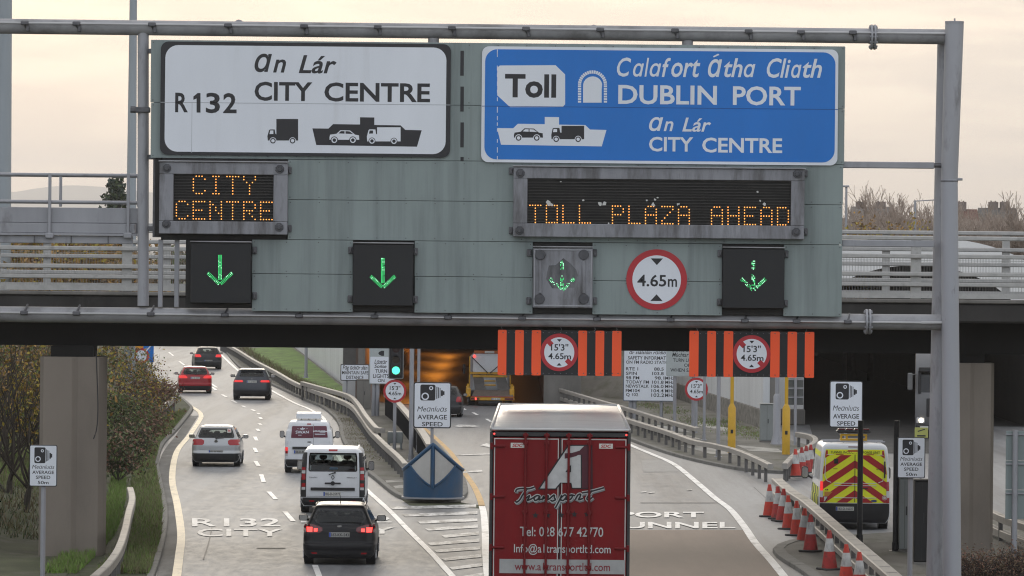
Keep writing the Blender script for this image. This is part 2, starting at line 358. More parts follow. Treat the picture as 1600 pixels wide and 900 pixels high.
# lawn between barrier and pale wall
A = [(380, 545), (404, 562), (436, 580), (466, 598), (496, 610), (526, 621), (548, 626)]
B = [(452, 540), (470, 553), (490, 568), (510, 584), (526, 598), (540, 607), (552, 613)]
mb = MB(); n = len(A)
row = [[G(a[0] + (b[0] - a[0]) * t, a[1] + (b[1] - a[1]) * t, .14 + .10 * math.sin(t * 1.9)) for t in (0, .2, .4, .6, .8, 1)] for a, b in zip(A, B)]
mb.add([p for r in row for p in r], [(i * 6 + j, i * 6 + j + 1, (i + 1) * 6 + j + 1, (i + 1) * 6 + j) for i in range(n - 1) for j in range(5)])
structure(mb.build("lawn", grassland, smooth=60))
# left bank
def bank_x0(d): return (-9.9 - (d - 100) * .056 if d < 217 else -16.5 - (d - 217) * .09)
def bank_z(x, d): return .13 + min(3.0, max(0, (bank_x0(d) - x - max(0, min(3.2, (133 - d) * .35)))) * .24)
mb = MB(); ds_ = [88 + 8 * i for i in range(38)]; xs_ = [0, 1, 2, 4, 6, 9, 12, 16, 22, 40]
mb.add([(bank_x0(d) + .1 - q, d, bank_z(bank_x0(d) - q, d) + random.uniform(-.05, .05)) for d in ds_ for q in xs_],
       [(i * 10 + j, i * 10 + j + 1, (i + 1) * 10 + j + 1, (i + 1) * 10 + j) for i in range(37) for j in range(9)])
structure(mb.build("verge_bank", [earth], smooth=60))
mb = MB()
mb.add([(bank_x0(d) - q, d, bank_z(bank_x0(d) - q, d) + .09) for d in (88, 96, 104, 112, 120) for q in (3.9, 5, 6.5, 8.5, 12)], [(i * 5 + j, i * 5 + j + 1, (i + 1) * 5 + j + 1, (i + 1) * 5 + j) for i in range(4) for j in range(4)])
structure(mb.build("slope_paving", slopepav))
# paved embankment beside the tunnel mouth
mb = MB(); a = [G(858, 612, .13), G(1056, 632, .13)]; b = [a[0] + Vector((-1.2, 24, 3.2)), a[1] + Vector((-1.5, 26, 3.4))]
mb.add([a[0], a[1], b[1], b[0]], [(0, 1, 2, 3)]); structure(mb.build("paved_slope", pave))
flat("underpass_shade", gp([(1262, 654), (1500, 654), (1500, 709), (1288, 709), (1272, 690)]), .018, M("underpass shade asphalt", (.045, .044, .043), .9, var=.25, vs=.5))  # dark sheet laid over the road to paint in the shade there
# painted lines
def strip(name, px, wd, mat, z=.02, smooth=True, taper=1):
    pts = gp(px);
    if smooth: pts = smooth_path(pts, 5)
    vs = []; 
    for i, p in enumerate(pts):
        t = pts[min(i + 1, len(pts) - 1)] - pts[max(i - 1, 0)]; t.z = 0; t.normalize(); a = Vector((t.y, -t.x, 0)) * wd / 2
        vs += [p - a + Vector((0, 0, z)), p + a + Vector((0, 0, z))]
    mb = MB(); mb.add(vs, [(2 * i, 2 * i + 1, 2 * i + 3, 2 * i + 2) for i in range(len(pts) - 1)]); return structure(mb.build(name, mat))
strip("edge_line", [(272, 930), (280, 870), (283, 835), (277, 790), (269, 748), (276, 707), (295, 682), (312, 657), (314, 649), (309, 642), (290, 630), (270, 616), (248, 600), (228, 580)], .22, marky)
strip("edge_line", [(344, 553), (374, 581), (400, 597), (425, 611), (460, 630), (484, 640), (507, 656), (516, 690), (540, 730), (572, 765), (607, 797), (644, 835), (675, 866), (703, 897), (730, 925)], .17, mark)
strip("edge_line", [(930, 663), (960, 682), (987, 697), (1020, 711), (1053, 726), (1087, 753), (1116, 778), (1141, 797), (1163, 824), (1180, 849), (1204, 876), (1222, 898), (1250, 932)], .22, mark, .024)
strip("edge_line", [(620, 640), (645, 657), (664, 671), (685, 689), (706, 710), (724, 737), (739, 758), (748, 776), (753, 791)], .2, markor)
strip("edge_line", [(753, 792), (756, 805), (758, 830), (759, 860), (762, 900), (764, 935)], .2, mark, .024)
strip("gutter", [(256, 930), (262, 870), (266, 835), (261, 790), (255, 748), (262, 710), (283, 680), (303, 650)], .42, M("damp gutter", (.13, .128, .122), .85, var=.35, vs=1.2, stretch=(1, .2, 1), dirt=(.26, .255, .245), ds=1.0, dthr=(.52, .7), dst=(1, .15, 1)), .016)
def c2(a, b): return (220 + a / 4.287, 530 + b / 4.287)
DASH = [c2(*q[:2]) + c2(*q[2:]) for q in [(188, 88, 218, 113), (258, 150, 292, 175), (478, 322, 505, 343), (543, 372, 575, 390), (612, 412, 640, 428), (678, 448, 705, 460), (742, 472, 765, 484), (783, 497, 797, 506), (796, 524, 808, 537), (790, 565, 805, 576), (777, 603, 792, 618), (763, 655, 777, 682), (760, 730, 776, 760), (768, 820, 788, 852)]]
DASH += [(408, 742, 412, 754), (420, 769, 431, 781), (445, 800, 458, 815), (492, 884, 499, 902), (723, 638, 727, 641), (739, 645, 746, 649), (760, 655, 768, 660), (330, 600, 339, 606)]
for a, b, c_, d_ in DASH: strip("lane_dash", [(a, b), (c_, d_)], .15, mark, .02, False)
for x0, y0, x1, y1 in [(608, 793.5, 744, 790.5), (628, 805, 746, 801), (652, 816, 746, 812), (664, 827, 747, 822), (690, 838, 748, 833), (668, 850, 749, 844), (678, 861, 750, 856), (690, 874, 752, 868), (702, 888, 754, 882), (716, 903, 755, 897)]:
    mb = MB(); mb.add([G(x0, y0 - 1.8, .02), G(x1, y1 - 2.6, .02), G(x1, y1 + 2.4, .02), G(x0 + 5, y0 + 2.2, .02)], [(0, 1, 2, 3)]); structure(mb.build("hatch_stripe", markold))
def ground_text(name, t, x0, x1, ytop, ybot, mat=marklet, off=.014, z=.022, slant=0):
    f = lambda a, b: G(x0 + a * (x1 - x0) + slant * (b - .5), ybot + b * (ytop - ybot), z)
    structure(MB().text(t, f, off).build(name, mat))
ground_text("road_lettering", "R132", 300, 438, 809.5, 822.5); ground_text("road_lettering", "CITY", 308, 442, 826, 838)
ground_text("road_lettering", "R132", 470, 612, 807, 816.5); ground_text("road_lettering", "CITY", 480, 618, 823, 834)
ground_text("road_lettering", "PORT", 966, 1100, 799.5, 808.5, mark, .022, z=.03); ground_text("road_lettering", "TUNNEL", 938, 1149, 815.5, 825.5, mark, .022, z=.03)
for q in [[(709, 667), (716, 664.5), (740, 665), (751, 666.8), (738, 668.5), (716, 668)], [(750, 697), (760, 693.5), (770, 696), (766, 701), (760, 699)], [(716, 738), (752, 735), (755, 738), (722, 740)], [(712, 711.5), (766, 709.5), (766, 711.2), (712, 713)],
          [(1001, 769.5), (1010, 768.5), (1010, 770.3), (1001, 771)], [(1013, 770.5), (1023, 769), (1023, 771), (1013, 772)], [(1073, 766.3), (1081, 765.5), (1081, 767), (1073, 767.8)]]:
    flat("worn_road_mark", gp(q), .028, markold)
for q in [[(602, 756), (633, 754), (633, 758), (604, 760)], [(614, 765), (633, 763), (633, 768), (618, 769)], [(606, 702), (628, 700), (628, 704), (608, 706)]]:
    flat("pale_slab", gp(q), .126, paver)
for q in [[(1060, 700), (1120, 703), (1160, 716), (1110, 714)], [(1150, 700), (1215, 706), (1225, 712), (1170, 709)], [(1000, 665), (1060, 673), (1080, 680), (1020, 676)], [(1090, 662), (1150, 676), (1140, 680), (1085, 668)]]:
    flat("pale_slab", gp(q), .127, paver)
crackm = M("sealed crack", (.085, .085, .087), .65, var=.3, vs=2)
rnc = random.Random(12)
for pts_, w_ in (([(318, 875), (326, 845), (330, 825)], .03), ([(1180, 762), (1205, 785), (1216, 806)], .03)):
    strip("sealed_crack", [(a + rnc.uniform(-3, 3), b) for a, b in pts_], w_, crackm, .0185)
for a, b, c_, d_ in ((400, 858, 445, 859), (1000, 786, 1120, 789), (1000, 760, 1060, 762)):
    flat("road_joint", gp([(a, b), (c_, b), (c_ + 2, d_ - 2.2), (a + 2, d_ - 2.2)]), .0187, crackm)
for q in ([(296, 700), (352, 700), (360, 716), (292, 716)], [(1002, 720), (1040, 720), (1062, 738), (1006, 738)]):
    flat("asphalt_patch", gp(q), .0179, M("asphalt repair patch", (.20, .203, .207), .62, var=.15, vs=3.5, stretch=(1, .25, 1)))
# hills
mb = MB(); hx = [(-900, 318), (-500, 312), (-300, 305), (-120, 301), (-20, 300), (20, 300), (60, 294), (100, 290), (130, 290), (170, 293), (210, 298), (260, 303), (330, 309), (420, 314), (520, 318), (700, 324), (1000, 330)]
vs = []
for a, b in smooth_path([(p[0], p[1], 0) for p in hx], 4) and [(v.x, v.y) for v in smooth_path([(p[0], p[1], 0) for p in hx], 4)]:
    p = P(a, b, 15000); vs += [(p.x, 13200, -.5), (p.x, 14200, p.z * .55), p, (p.x, 16500, -.5)]
k = len(vs) // 4
mb.add(vs, [(4 * i + j, 4 * i + j + 1, 4 * i + 5 + j, 4 * i + 4 + j) for i in range(k - 1) for j in range(3)])
structure(mb.build("hills", M("hillside", (.06, .08, .06), .9, var=.3, vs=.004), smooth=60))
# ================================================================== bridge
YB = F / 62
br = thing("road_bridge", "dark concrete road bridge crossing both carriageways behind the sign gantry", "bridge", (0, YB, 0))
X0, X1 = -34, 34
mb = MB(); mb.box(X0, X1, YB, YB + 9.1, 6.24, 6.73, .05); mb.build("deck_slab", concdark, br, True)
mb = MB(); mb.box(X0, X1, YB - .06, YB + .34, 6.732, 6.83, .02); mb.build("edge_coping", conc, br, True)
for yy in (1.4, 3.2, 5.0, 7.2):
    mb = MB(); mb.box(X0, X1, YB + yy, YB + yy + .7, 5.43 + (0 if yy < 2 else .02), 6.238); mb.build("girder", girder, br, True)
def pier(x0, x1, d, zt, zb=-.1):
    w_ = x1 - x0; o = MB(); dd = 1.5
    pts = [(x0, d + .12), (x0 + .1, d), (x0 + w_ * .52, d), (x0 + w_ * .60, d + .10), (x1 - .1, d + .16), (x1, d + .4), (x1, d + dd), (x0, d + dd)]
    o.xy(pts, zb, zt); q = o.build("pier", pierconc, br, True, smooth=25)
    o = MB(); o.box(x0 + .25, x1 - .25, d + .3, d + dd - .2, zt + .002, 5.43); b_ = o.build("bearing", girder, q)
    b_.parent = q; 
    for v in b_.data.vertices: v.co -= ORG[br.name]
    return q
dp = YB + .35; a = P(62, 570, dp); b = P(160, 570, dp); pier(a.x, b.x, dp, 5.16)
dp = YB + 1.2; a = P(1474, 570, dp); b = P(1556, 570, dp); pier(a.x, b.x, dp, 5.2)
def cable(pts, r, parent, mat): 
    return MB().tube(smooth_path(pts, 4), r, 5).build("cable", mat, parent, True)
cable([P(150, 548, YB + .3), P(152, 600, YB + .3), P(153, 640, YB + .3), P(151, 670, YB + .3), P(146, 686, YB + .3)], .015, br, darksteel)
def bridge_rail(label, y, zs, x_post, pitch, s_, post_w):
    t = thing("bridge_railing", label, "railing", (0, y, 6.83), 0, "railings along the bridge deck")
    for z in zs:
        mb = MB(); mb.box(X0, X1, y - .05, y + .05, z - .055, z + .055, .02); mb.build("rail", railm, t, True, smooth=30)
    mb = MB(); mb.box(X0, X1, y - .09, y - .075, 6.85, 6.98, 0); mb.build("kick_plate", railm, t, True)
    x = x_post
    while x > X0 + pitch: x -= pitch
    while x < X1:
        mb = MB(); mb.box(x - post_w / 2, x + post_w / 2, y + .055, y + .15, 6.83, max(zs) + .02, .01)
        for z in zs[1:]: mb.box(x - .32, x - post_w / 2, y + .051, y + .075, z - .05, z - .02); mb.box(x + post_w / 2, x + .32, y + .051, y + .075, z - .05, z - .02)
        mb.build("post", railm, t, True); x += pitch
    mb = MB(); x = X0
    while x < X1: mb.box(x, x + .005, y + .06, y + .066, 6.87, 7.9); x += .075
    z = 6.9
    while z < 7.9: mb.box(X0, X1, y + .067, y + .072, z, z + .005); z += .3
    mb.build("mesh_infill", meshm, t, True)
p = P(198, 420, YB + .15); bridge_rail("pale metal bridge railing on the near edge of the bridge, just behind the gantry", YB + .15, (8.37, 7.91, 7.46, 7.20), p.x, 3.32, 62, .26)
p = P(73, 420, YB + 8.6); bridge_rail("pale metal bridge railing on the far edge of the bridge, behind the nearer railing", YB + 8.6, (8.55, 8.10, 7.70, 7.26), p.x, 3.24, 58, .21)
# ================================================================== southbound tunnel mouth
DT = 244.0
tu = thing("tunnel_portal", "wide tunnel mouth glowing orange inside, swallowing the tow truck", "tunnel", (-3, DT, 0))
xa, xb, zt_, L_ = -7.5, 1.7, 6.0, 170
mb = MB(); mb.box(xa - .5, xa, DT, DT + L_, 0, zt_); mb.build("side_wall", tunwall, tu, True)
mb = MB(); mb.box(xb, xb + .5, DT, DT + L_, 0, zt_); mb.build("side_wall", tunwall, tu, True)
mb = MB(); mb.box(xa - .5, xb + .5, DT, DT + L_, zt_, zt_ + .6); mb.build("roof", tunwall, tu, True)
mb = MB(); mb.box(xa - .5, xb + .5, DT + L_, DT + L_ + .4, 0, zt_ + .6); mb.build("end_wall", tunwall, tu, True)
mb = MB(); mb.box(xa, xb, DT + .5, DT + L_, .012, .03); mb.build("roadway", wetfloor, tu, True)
mb = MB(); mb.box(xb, xb + 1.9, DT - .6, DT - .01, 0, 7.6); mb.box(xa - .35, xa, DT - .6, DT - .01, 0, 7.6); mb.box(xa, xb, DT - .6, DT - .01, zt_, 7.6); mb.build("portal_wall", conc, tu, True)
mb = MB(); mb.box(xa + .003, xa + .25, DT, DT + L_, .031, .95, .04); mb.build("kerb_wall", tunwall, tu, True)
sod = glow("sodium lamp", (1, .36, .04), 3)
for i in range(11):
    y = DT + 7 + i * 14
    for x in (xa + 1.6, xb - 1.6):
        mb = MB(); mb.box(x - .2, x + .2, y - .8, y + .8, zt_ - .22, zt_ - .06, .02); mb.build("lamp", sod, tu, True)
ld = bpy.data.lights.new("tunnel_lamp_light", 'AREA'); ld.energy = 260; ld.color = (1, .33, .04); ld.shape = 'RECTANGLE'; ld.size = 1; ld.size_y = 10
for i in range(5):
    lo = bpy.data.objects.new("tunnel_lamp_light", ld); col.objects.link(lo); lo.location = (xa + 2.6, DT + 10 + i * 28, 3.2); lo.rotation_euler = (0, R(48), 0)
# pale retaining wall on the left of the mouth
wl = thing("retaining_wall", "tall pale panelled retaining wall running back from the left of the tunnel mouth", "wall", G(552, 613))
a, b = G(552, 613), G(448, 536); dv = (b - a); ln = dv.length; dv.normalize(); nv = Vector((dv.y, -dv.x, 0))
def wallseg(name, mat, t0, t1, z0, z1, th, off, parent):
    mb = MB(); p0 = a0 + dv0 * t0 + nv0 * off; p1 = a0 + dv0 * t1 + nv0 * off
    mb.xy([(p0.x, p0.y), (p1.x, p1.y), (p1.x + nv0.x * th, p1.y + nv0.y * th), (p0.x + nv0.x * th, p0.y + nv0.y * th)], z0, z1); return mb.build(name, mat, parent, True)
a0, dv0, nv0 = a, dv, nv
n_ = 22
for i in range(n_): wallseg("wall_panel", whitewall, ln * i / n_ + .04, ln * (i + 1) / n_ - .04, -.1, 6.6, .3, 0, wl)
wallseg("backing", conc, 0, ln, -.1, 6.5, .25, .31, wl)
xq = P(536, 580, DT + 3).x; mb = MB(); mb.box(xq, xa - .36, DT + 2.6, DT + 3, 1.35, 6.6, .03); mb.build("grey_panel", M("dark grey wall panel", (.13, .13, .125), .7, var=.15), wl, True)
mb = MB(); mb.box(xq, xa - .36, DT + 2.5, DT + 3, 0, 1.345, .03); mb.build("wall_panel", whitewall, wl, True)
# pale wall on the right with a rubble base
a0 = G(1054, 624); b = G(1192, 673); dv0 = b - a0; ln = dv0.length; dv0.normalize(); nv0 = Vector((-dv0.y, dv0.x, 0))
if nv0.x < 0: nv0 = -nv0
wr = thing("retaining_wall", "pale panelled wall on a rubble stone base behind the yellow poles", "wall", a0)
n_ = 6
for i in range(n_): wallseg("wall_panel", whitewall, ln * i / n_ + .03, ln * (i + 1) / n_ - .03, .95, 6.2, .3, 0, wr)
wallseg("stone_base", stone, -.3, ln + .1, -.1, .94, .5, -.12, wr)
wallseg("backing", conc, 0, ln, .95, 6.1, .3, .31, wr)
# northbound tunnel: white vaulted canopy, dark inside
DN = 221.0; xc = P(1430, 600, DN).x; sN = F / DN
nb = thing("tunnel_canopy", "white arched canopy over the dark right hand tunnel mouth behind the bridge", "tunnel", (xc, DN, 0))
def vault(hw, zs, zt, n=28, e=1.0):
    o = [(xc - hw, 0), (xc - hw, zs)]
    for k in range(1, n): a = math.pi * (1 - k / n); o.append((xc + hw * math.cos(a), zs + (zt - zs) * max(0, math.sin(a)) ** e))
    return o + [(xc + hw, zs), (xc + hw, 0)]
po, pi_ = vault(6.6, 4.8, 8.85, e=.7), vault(5.2, 4.2, 7.5)
def vshell(prof, y0, y1, name, mat):
    mb = MB(); k = len(prof); mb.add([(x, y0, z) for x, z in prof] + [(x, y1, z) for x, z in prof], [(i, i + 1, k + i + 1, k + i) for i in range(k - 1)]); return mb.build(name, mat, nb, True, smooth=40)
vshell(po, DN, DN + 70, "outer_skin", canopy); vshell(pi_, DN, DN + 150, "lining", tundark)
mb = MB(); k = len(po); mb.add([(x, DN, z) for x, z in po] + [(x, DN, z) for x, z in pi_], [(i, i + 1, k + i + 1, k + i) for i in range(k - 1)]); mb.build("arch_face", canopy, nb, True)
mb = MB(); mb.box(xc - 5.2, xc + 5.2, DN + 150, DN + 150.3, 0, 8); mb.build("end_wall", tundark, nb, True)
mb = MB(); mb.box(xc - 6.75, xc - 5.15, DN - .5, DN - .01, 0, .75, .05); mb.build("wall_foot", conc, nb, True)
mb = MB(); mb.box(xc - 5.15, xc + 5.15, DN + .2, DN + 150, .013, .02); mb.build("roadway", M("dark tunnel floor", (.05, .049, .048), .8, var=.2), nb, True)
# ================================================================== sign gantry
GS = 75.0; GY = F / GS
def S(px, py, dy=0.0):
    u, v = unroll(px, py); return Vector((u / GS, GY + dy, HCAM + v / GS))
def sx(px, py): q = S(px, py); return q.x, q.z
def rs(x0, y0, x1, y1):                                # a level rectangle whose middle lies where the photo shows it
    q = S((x0 + x1) / 2, (y0 + y1) / 2); w_, h_ = (x1 - x0) / GS / 2, (y1 - y0) / GS / 2
    return (q.x - w_, q.z + h_), (q.x + w_, q.z - h_)
ga = thing("sign_gantry", "grey tubular steel gantry spanning the road and carrying the big direction signs", "gantry", (9.1, GY, 0))
def gpart(mb, name, mat=galv, sm=40): return mb.build(name, mat, ga, True, smooth=sm)
tp0, tp1 = S(-260, 37, .30), S(1479, 56.5, .30)
mb = MB(); mb.cyl(tp0, tp1, .158, n=24); gpart(mb, "top_beam", galv_dirty)
bp0, bp1 = S(-260, 489, .30), S(1472, 504, .30)
mb = MB(); mb.cyl(bp0, bp1, .165, n=24); gpart(mb, "bottom_beam", galv_dirty)
mb = MB(); mb.cyl(S(-260, 32, .08), S(1460, 52, .08), .022, n=6); mb.cyl(S(1455, 52, .08), S(1490, 52, .08), .028, n=6); gpart(mb, "conduit", M("conduit galvanised", (.5, .5, .51), .45, .3))
mb = MB(); mb.cyl(S(-260, 485.5, .08), S(1452, 504.5, .08), .022, n=6); mb.cyl(S(1440, 504.5, .08), S(1482, 504, .08), .03, n=6); gpart(mb, "conduit", MATS["conduit galvanised"])
def brackets(xs, a, b, top):
    for x in xs:
        y = a[1] + (b[1] - a[1]) * (x - a[0]) / (b[0] - a[0]); p = S(x, y, .08)
        mb = MB(); mb.box(p.x - .085, p.x + .085, p.y - .035, p.y + .05, p.z - .045, p.z + .045, .02)
        if top: mb.tube([p + Vector((0, .03, -.03)), p + Vector((.05, .09, -.13)), p + Vector((.06, .2, -.19))], .03, 5); mb.box(p.x + .02, p.x + .09, p.y + .03, p.y + .12, p.z - .17, p.z - .01, .01)
        else: mb.tube([p + Vector((0, .03, .03)), p + Vector((.04, .1, .12)), p + Vector((.05, .2, .17))], .022, 5)
        gpart(mb, "bracket", steel)
brackets([-70, 38, 119, 237, 356, 475, 590, 706, 822, 938, 1055, 1170, 1252, 1333], (-260, 32), (1460, 52), True)
brackets([-80, 37, 119, 235, 351, 467, 585, 700, 816, 933, 1048, 1164, 1245, 1325], (-260, 485.5), (1452, 504.5), False)
for (x, y0, dy) in ((1366, 57, 0), (1358, 503, 0)):
    p = S(x, y0, .30); mb = MB()
    for o in (-.055, .012):
        mb.cyl(p + Vector((o, 0, 0)), p + Vector((o + .04, 0, 0)), .265, n=24)
    for k in range(12):
        a = k * math.pi / 6; q = p + Vector((0, math.cos(a) * .225, math.sin(a) * .225)); mb.cyl(q + Vector((-.085, 0, 0)), q + Vector((.085, 0, 0)), .02, n=6)
    gpart(mb, "flange", galv)
for (x, y) in ((372, 37), (928, 45)):
    p = S(x, y, .30); mb = MB(); prof = [(p.x - .1, p.z - .1), (p.x + .1, p.z - .1), (p.x + .1, p.z)] + [(p.x + .1 * math.cos(R(a)), p.z + .1 * math.sin(R(a))) for a in range(15, 180, 15)] + [(p.x - .1, p.z)]
    k = 14; ci = circ(p.x, p.z + .01, .03, 14)
    ou = [(p.x + .1 * math.cos(2 * math.pi * i / 28), p.z + max(-.1, .1 * math.sin(2 * math.pi * i / 28))) for i in range(28)]
    inn = [(p.x + .035 * math.cos(2 * math.pi * i / 28), p.z + .035 * math.sin(2 * math.pi * i / 28)) for i in range(28)]
    mb.loft([[(a, p.y + .02, b) for a, b in ou], [(a, p.y - .02, b) for a, b in ou], [(a, p.y - .02, b) for a, b in inn], [(a, p.y + .02, b) for a, b in inn]], caps=False); gpart(mb, "lifting_lug", galv_dirty)
for (x, y) in ((677, 66), (1075, 70)):
    p = S(x, y, .30); mb = MB(); mb.cyl(p + Vector((0, 0, .1)), p + Vector((0, 0, -.03)), .115, n=18); gpart(mb, "spigot", galv_dirty)
# uprights
mb = MB(); mb.tube([S(222, 50, .30), S(222, 478, .30)], .118, 20); gpart(mb, "upright", galv)
p = S(218, 171, .2); mb = MB(); mb.box(p.x - .19, p.x + .2, p.y - .06, p.y + .2, p.z - .06, p.z + .06, .02); mb.cyl(p + Vector((-.2, -.02, 0)), p + Vector((-.1, -.02, 0)), .075, n=8); gpart(mb, "clamp", steel)
for y in (79, 245, 357): p = S(233, y, .25); mb = MB(); mb.box(p.x - .04, p.x + .1, p.y - .03, p.y + .1, p.z - .05, p.z + .05, .01); gpart(mb, "clamp", steel)
for x in (250, 275.5): mb = MB(); a, b = S(x, 374, .22), S(x, 480, .22); mb.box(a.x - .05, a.x + .05, GY + .2, GY + .3, b.z, a.z, .01); gpart(mb, "stub_post", galv)
# legs
mb = MB(); mb.tube([S(1492, 36, .1), S(1492, 39, .1), S(1484, 282, .1)], [.19, .195, .175], 28); gpart(mb, "leg", galv, 50)
p = S(1492, 36, .1); mb = MB(); mb.cyl(p, p + Vector((0, 0, .04)), .2, n=28); mb.cyl(p + Vector((0, -.05, .03)), p + Vector((0, -.05, .1)), .018, n=6); gpart(mb, "leg_cap", galv)
q = S(1488.5, 905, .1); q2 = q + (q - S(1484, 282, .1)) * ((q.z + .1) / (S(1484, 282).z - q.z)); mb = MB(); mb.tube([S(1484, 280, .1), q, q2], [.176, .19, .2], 28); gpart(mb, "leg", M("leg paint lower", (.37, .38, .415), .5, .1, var=.07, vs=1.2, stretch=(1, 1, .2), dirt=(.16, .155, .15), ds=3, dthr=(.64, .72), dst=(1.5, 1.5, .4)), 50)
mb = MB(); a = S(1481, 50, .62); b = S(1467, 905, .75); c_ = b + (b - a) * (b.z / (a.z - b.z)); mb.tube([a, b, c_], [.16, .2, .2], 24); gpart(mb, "leg", galv, 50)
p = S(1500, 280, .1); mb = MB(); mb.cyl(p + Vector((-.1, 0, 0)), p + Vector((.06, 0, 0)), .03, n=8); gpart(mb, "lug", galv)
p = S(1484, 283, .1); mb = MB(); mb.cyl(p + Vector((0, 0, -.012)), p + Vector((0, 0, .012)), .182, n=28); gpart(mb, "weld_collar", steel)
for (y0, y1) in ((252, 263.5), (374.5, 386.5)):
    a, b = sx(1316, y0), sx(1461, y1); mb = MB(); mb.box(a[0], b[0], GY + .12, GY + .3, b[1], a[1], .015); gpart(mb, "strut", galv)
p = S(1466, 258, .2); mb = MB(); mb.cyl(p + Vector((-.06, 0, 0)), p + Vector((.1, 0, 0)), .05, n=10); gpart(mb, "strut_pin", steel)
# walkway on the left
mb = MB(); a, b = sx(-260, 323), sx(212, 351); z1 = sx(106, 324)[1]; z2 = sx(106, 348)[1]; z3 = sx(106, 364)[1]; z4 = sx(106, 384)[1]; xr = b[0]; xl = a[0]
mb.box(xl, xr, GY + .5, GY + .56, z2, z1, .01); mb.box(xl, xr - .05, GY + .46, GY + .62, z3, z2 - .01, .01); mb.box(xl, xr, GY + .42, GY + 1.3, z3 - .05, z3 - .002); 
mb.box(xl, xr - .1, GY + .5, GY + .58, z4 + .05, z3 - .055, .01); mb.box(xl, xr, GY + 1.28, GY + 1.34, z3, z1 - .1)
wk = gpart(mb, "walkway", galv, 30)
for (y, r) in ((272, .036), (314.5, .036)):
    mb = MB(); a, b = S(-260, y, .48), S(212, y + 1.5, .48); b.z = a.z = S(106, y + .7).z; mb.cyl(a, b, r, n=10); mb.cyl(a + Vector((0, .85, 0)), b + Vector((0, .85, 0)), r, n=10); gpart(mb, "handrail", galv)
for x in (-112, 75, 198):
    a, b = S(x, 270, .46), S(x - .5, 365, .44); mb = MB(); mb.box(a.x - .032, a.x + .032, GY + .4, GY + .46, b.z, a.z, .008); mb.box(a.x - .09, a.x + .09, GY + .38, GY + .5, b.z - .1, b.z + .02, .02); gpart(mb, "handrail_post", galv)
    a = S(x + 11, 270, .46); b = S(x + 11, 322, .44); mb = MB(); mb.box(a.x - .03, a.x + .03, GY + 1.24, GY + 1.3, b.z, a.z, .008); gpart(mb, "handrail_post", galv)
mb = MB()
for x in range(-240, 200, 58): a = sx(x, 372); mb.box(a[0] - .012, a[0] + .012, GY + .48, GY + .61, z4 + .06, z3 - .06)
gpart(mb, "walkway_rib", steel)
# ------------------------------------------------------------------ backing boards (one fixed assembly)
bk = thing("sign_backing_board", "grey green panelled backing board behind the signs and lane signals", "board", S(780, 490))
def brect(mb, x0, y0, x1, y1, f=0.0, t=.1, c=.01, mi=0):
    a, b = sx(x0, y0), sx(x1, y1); z0, z1 = sx(800, y1)[1], sx(800, y0)[1]; mb.box(a[0], b[0], GY + f, GY + f + t, z0, z1, c, mi)
def bpart(l, name, mat, f=0.0, t=.1, c=.006):
    for r in l: mb = MB(); brect(mb, *r, f, t, c); mb.build(name, mat, bk, True)
    if mat is panelgrey:
        mb = MB()
        for r in l:
            a, b = sx(r[0], r[1]), sx(r[2], r[3]); z0, z1 = sx(800, r[3])[1], sx(800, r[1])[1]; k = max(2, int((b[0] - a[0]) / .6))
            for i in range(k + 1):
                x = a[0] + .05 + (b[0] - a[0] - .1) * i / k
                for z in (z0 + .05, z1 - .05): mb.cyl((x, GY, z), (x, GY - .008, z), .012, n=6)
        mb.build("bolt_row", steel, bk, True)
bpart([(236, 67.5, 1320, 165), (236, 165.6, 1319, 252), (450, 252.6, 1317, 315), (450, 315.6, 1316, 377.5), (394, 378.1, 551, 431), (394, 431.6, 551, 490), (648, 378.1, 832, 433), (648, 433.6, 832, 490), (926, 378.1, 1128, 437), (926, 437.6, 1128, 490), (1225, 378.1, 1315, 490)], "panel", panelgrey)
bpart([(242, 252, 251, 374), (290, 378, 398, 486), (547, 378, 652, 489), (828, 378, 932, 489), (1124, 378, 1228, 489), (251, 366, 450, 380)], "recess", vmsdark, .08, .1)
bpart([(240, 70, 1316, 376), (398, 370, 1311, 488)], "seam_light_blocker", steel, .185, .03)  # unseen dark sheets added to block sky light in the panel seams
def clips(pts):
    for x, y in pts:
        a = sx(x, y); mb = MB(); mb.box(a[0] - .05, a[0] + .05, GY - .055, GY + .02, a[1] - .075, a[1] + .075, .012); mb.box(a[0] - .02, a[0] + .025, GY - .085, GY - .056, a[1] - .05, a[1] + .05, .012); mb.build("clip", steel, bk, True)
clips([(452, 266), (452, 357), (398, 391), (398, 462), (548, 391), (649, 393), (547, 467), (649, 468), (799, 267), (799, 360), (1258, 271), (1258, 362), (827, 395), (929, 395), (826, 470), (929, 470), (1125, 396), (1228, 397), (1124, 472), (1227, 474)])
mb = MB()
for y0, y1 in ((80, 119), (136, 175), (192, 231), (246, 252)): brect(mb, 719.5, y0, 724.5, y1, -.006, .004, 0)
mb.build("divider_marking", signblack, bk, True)
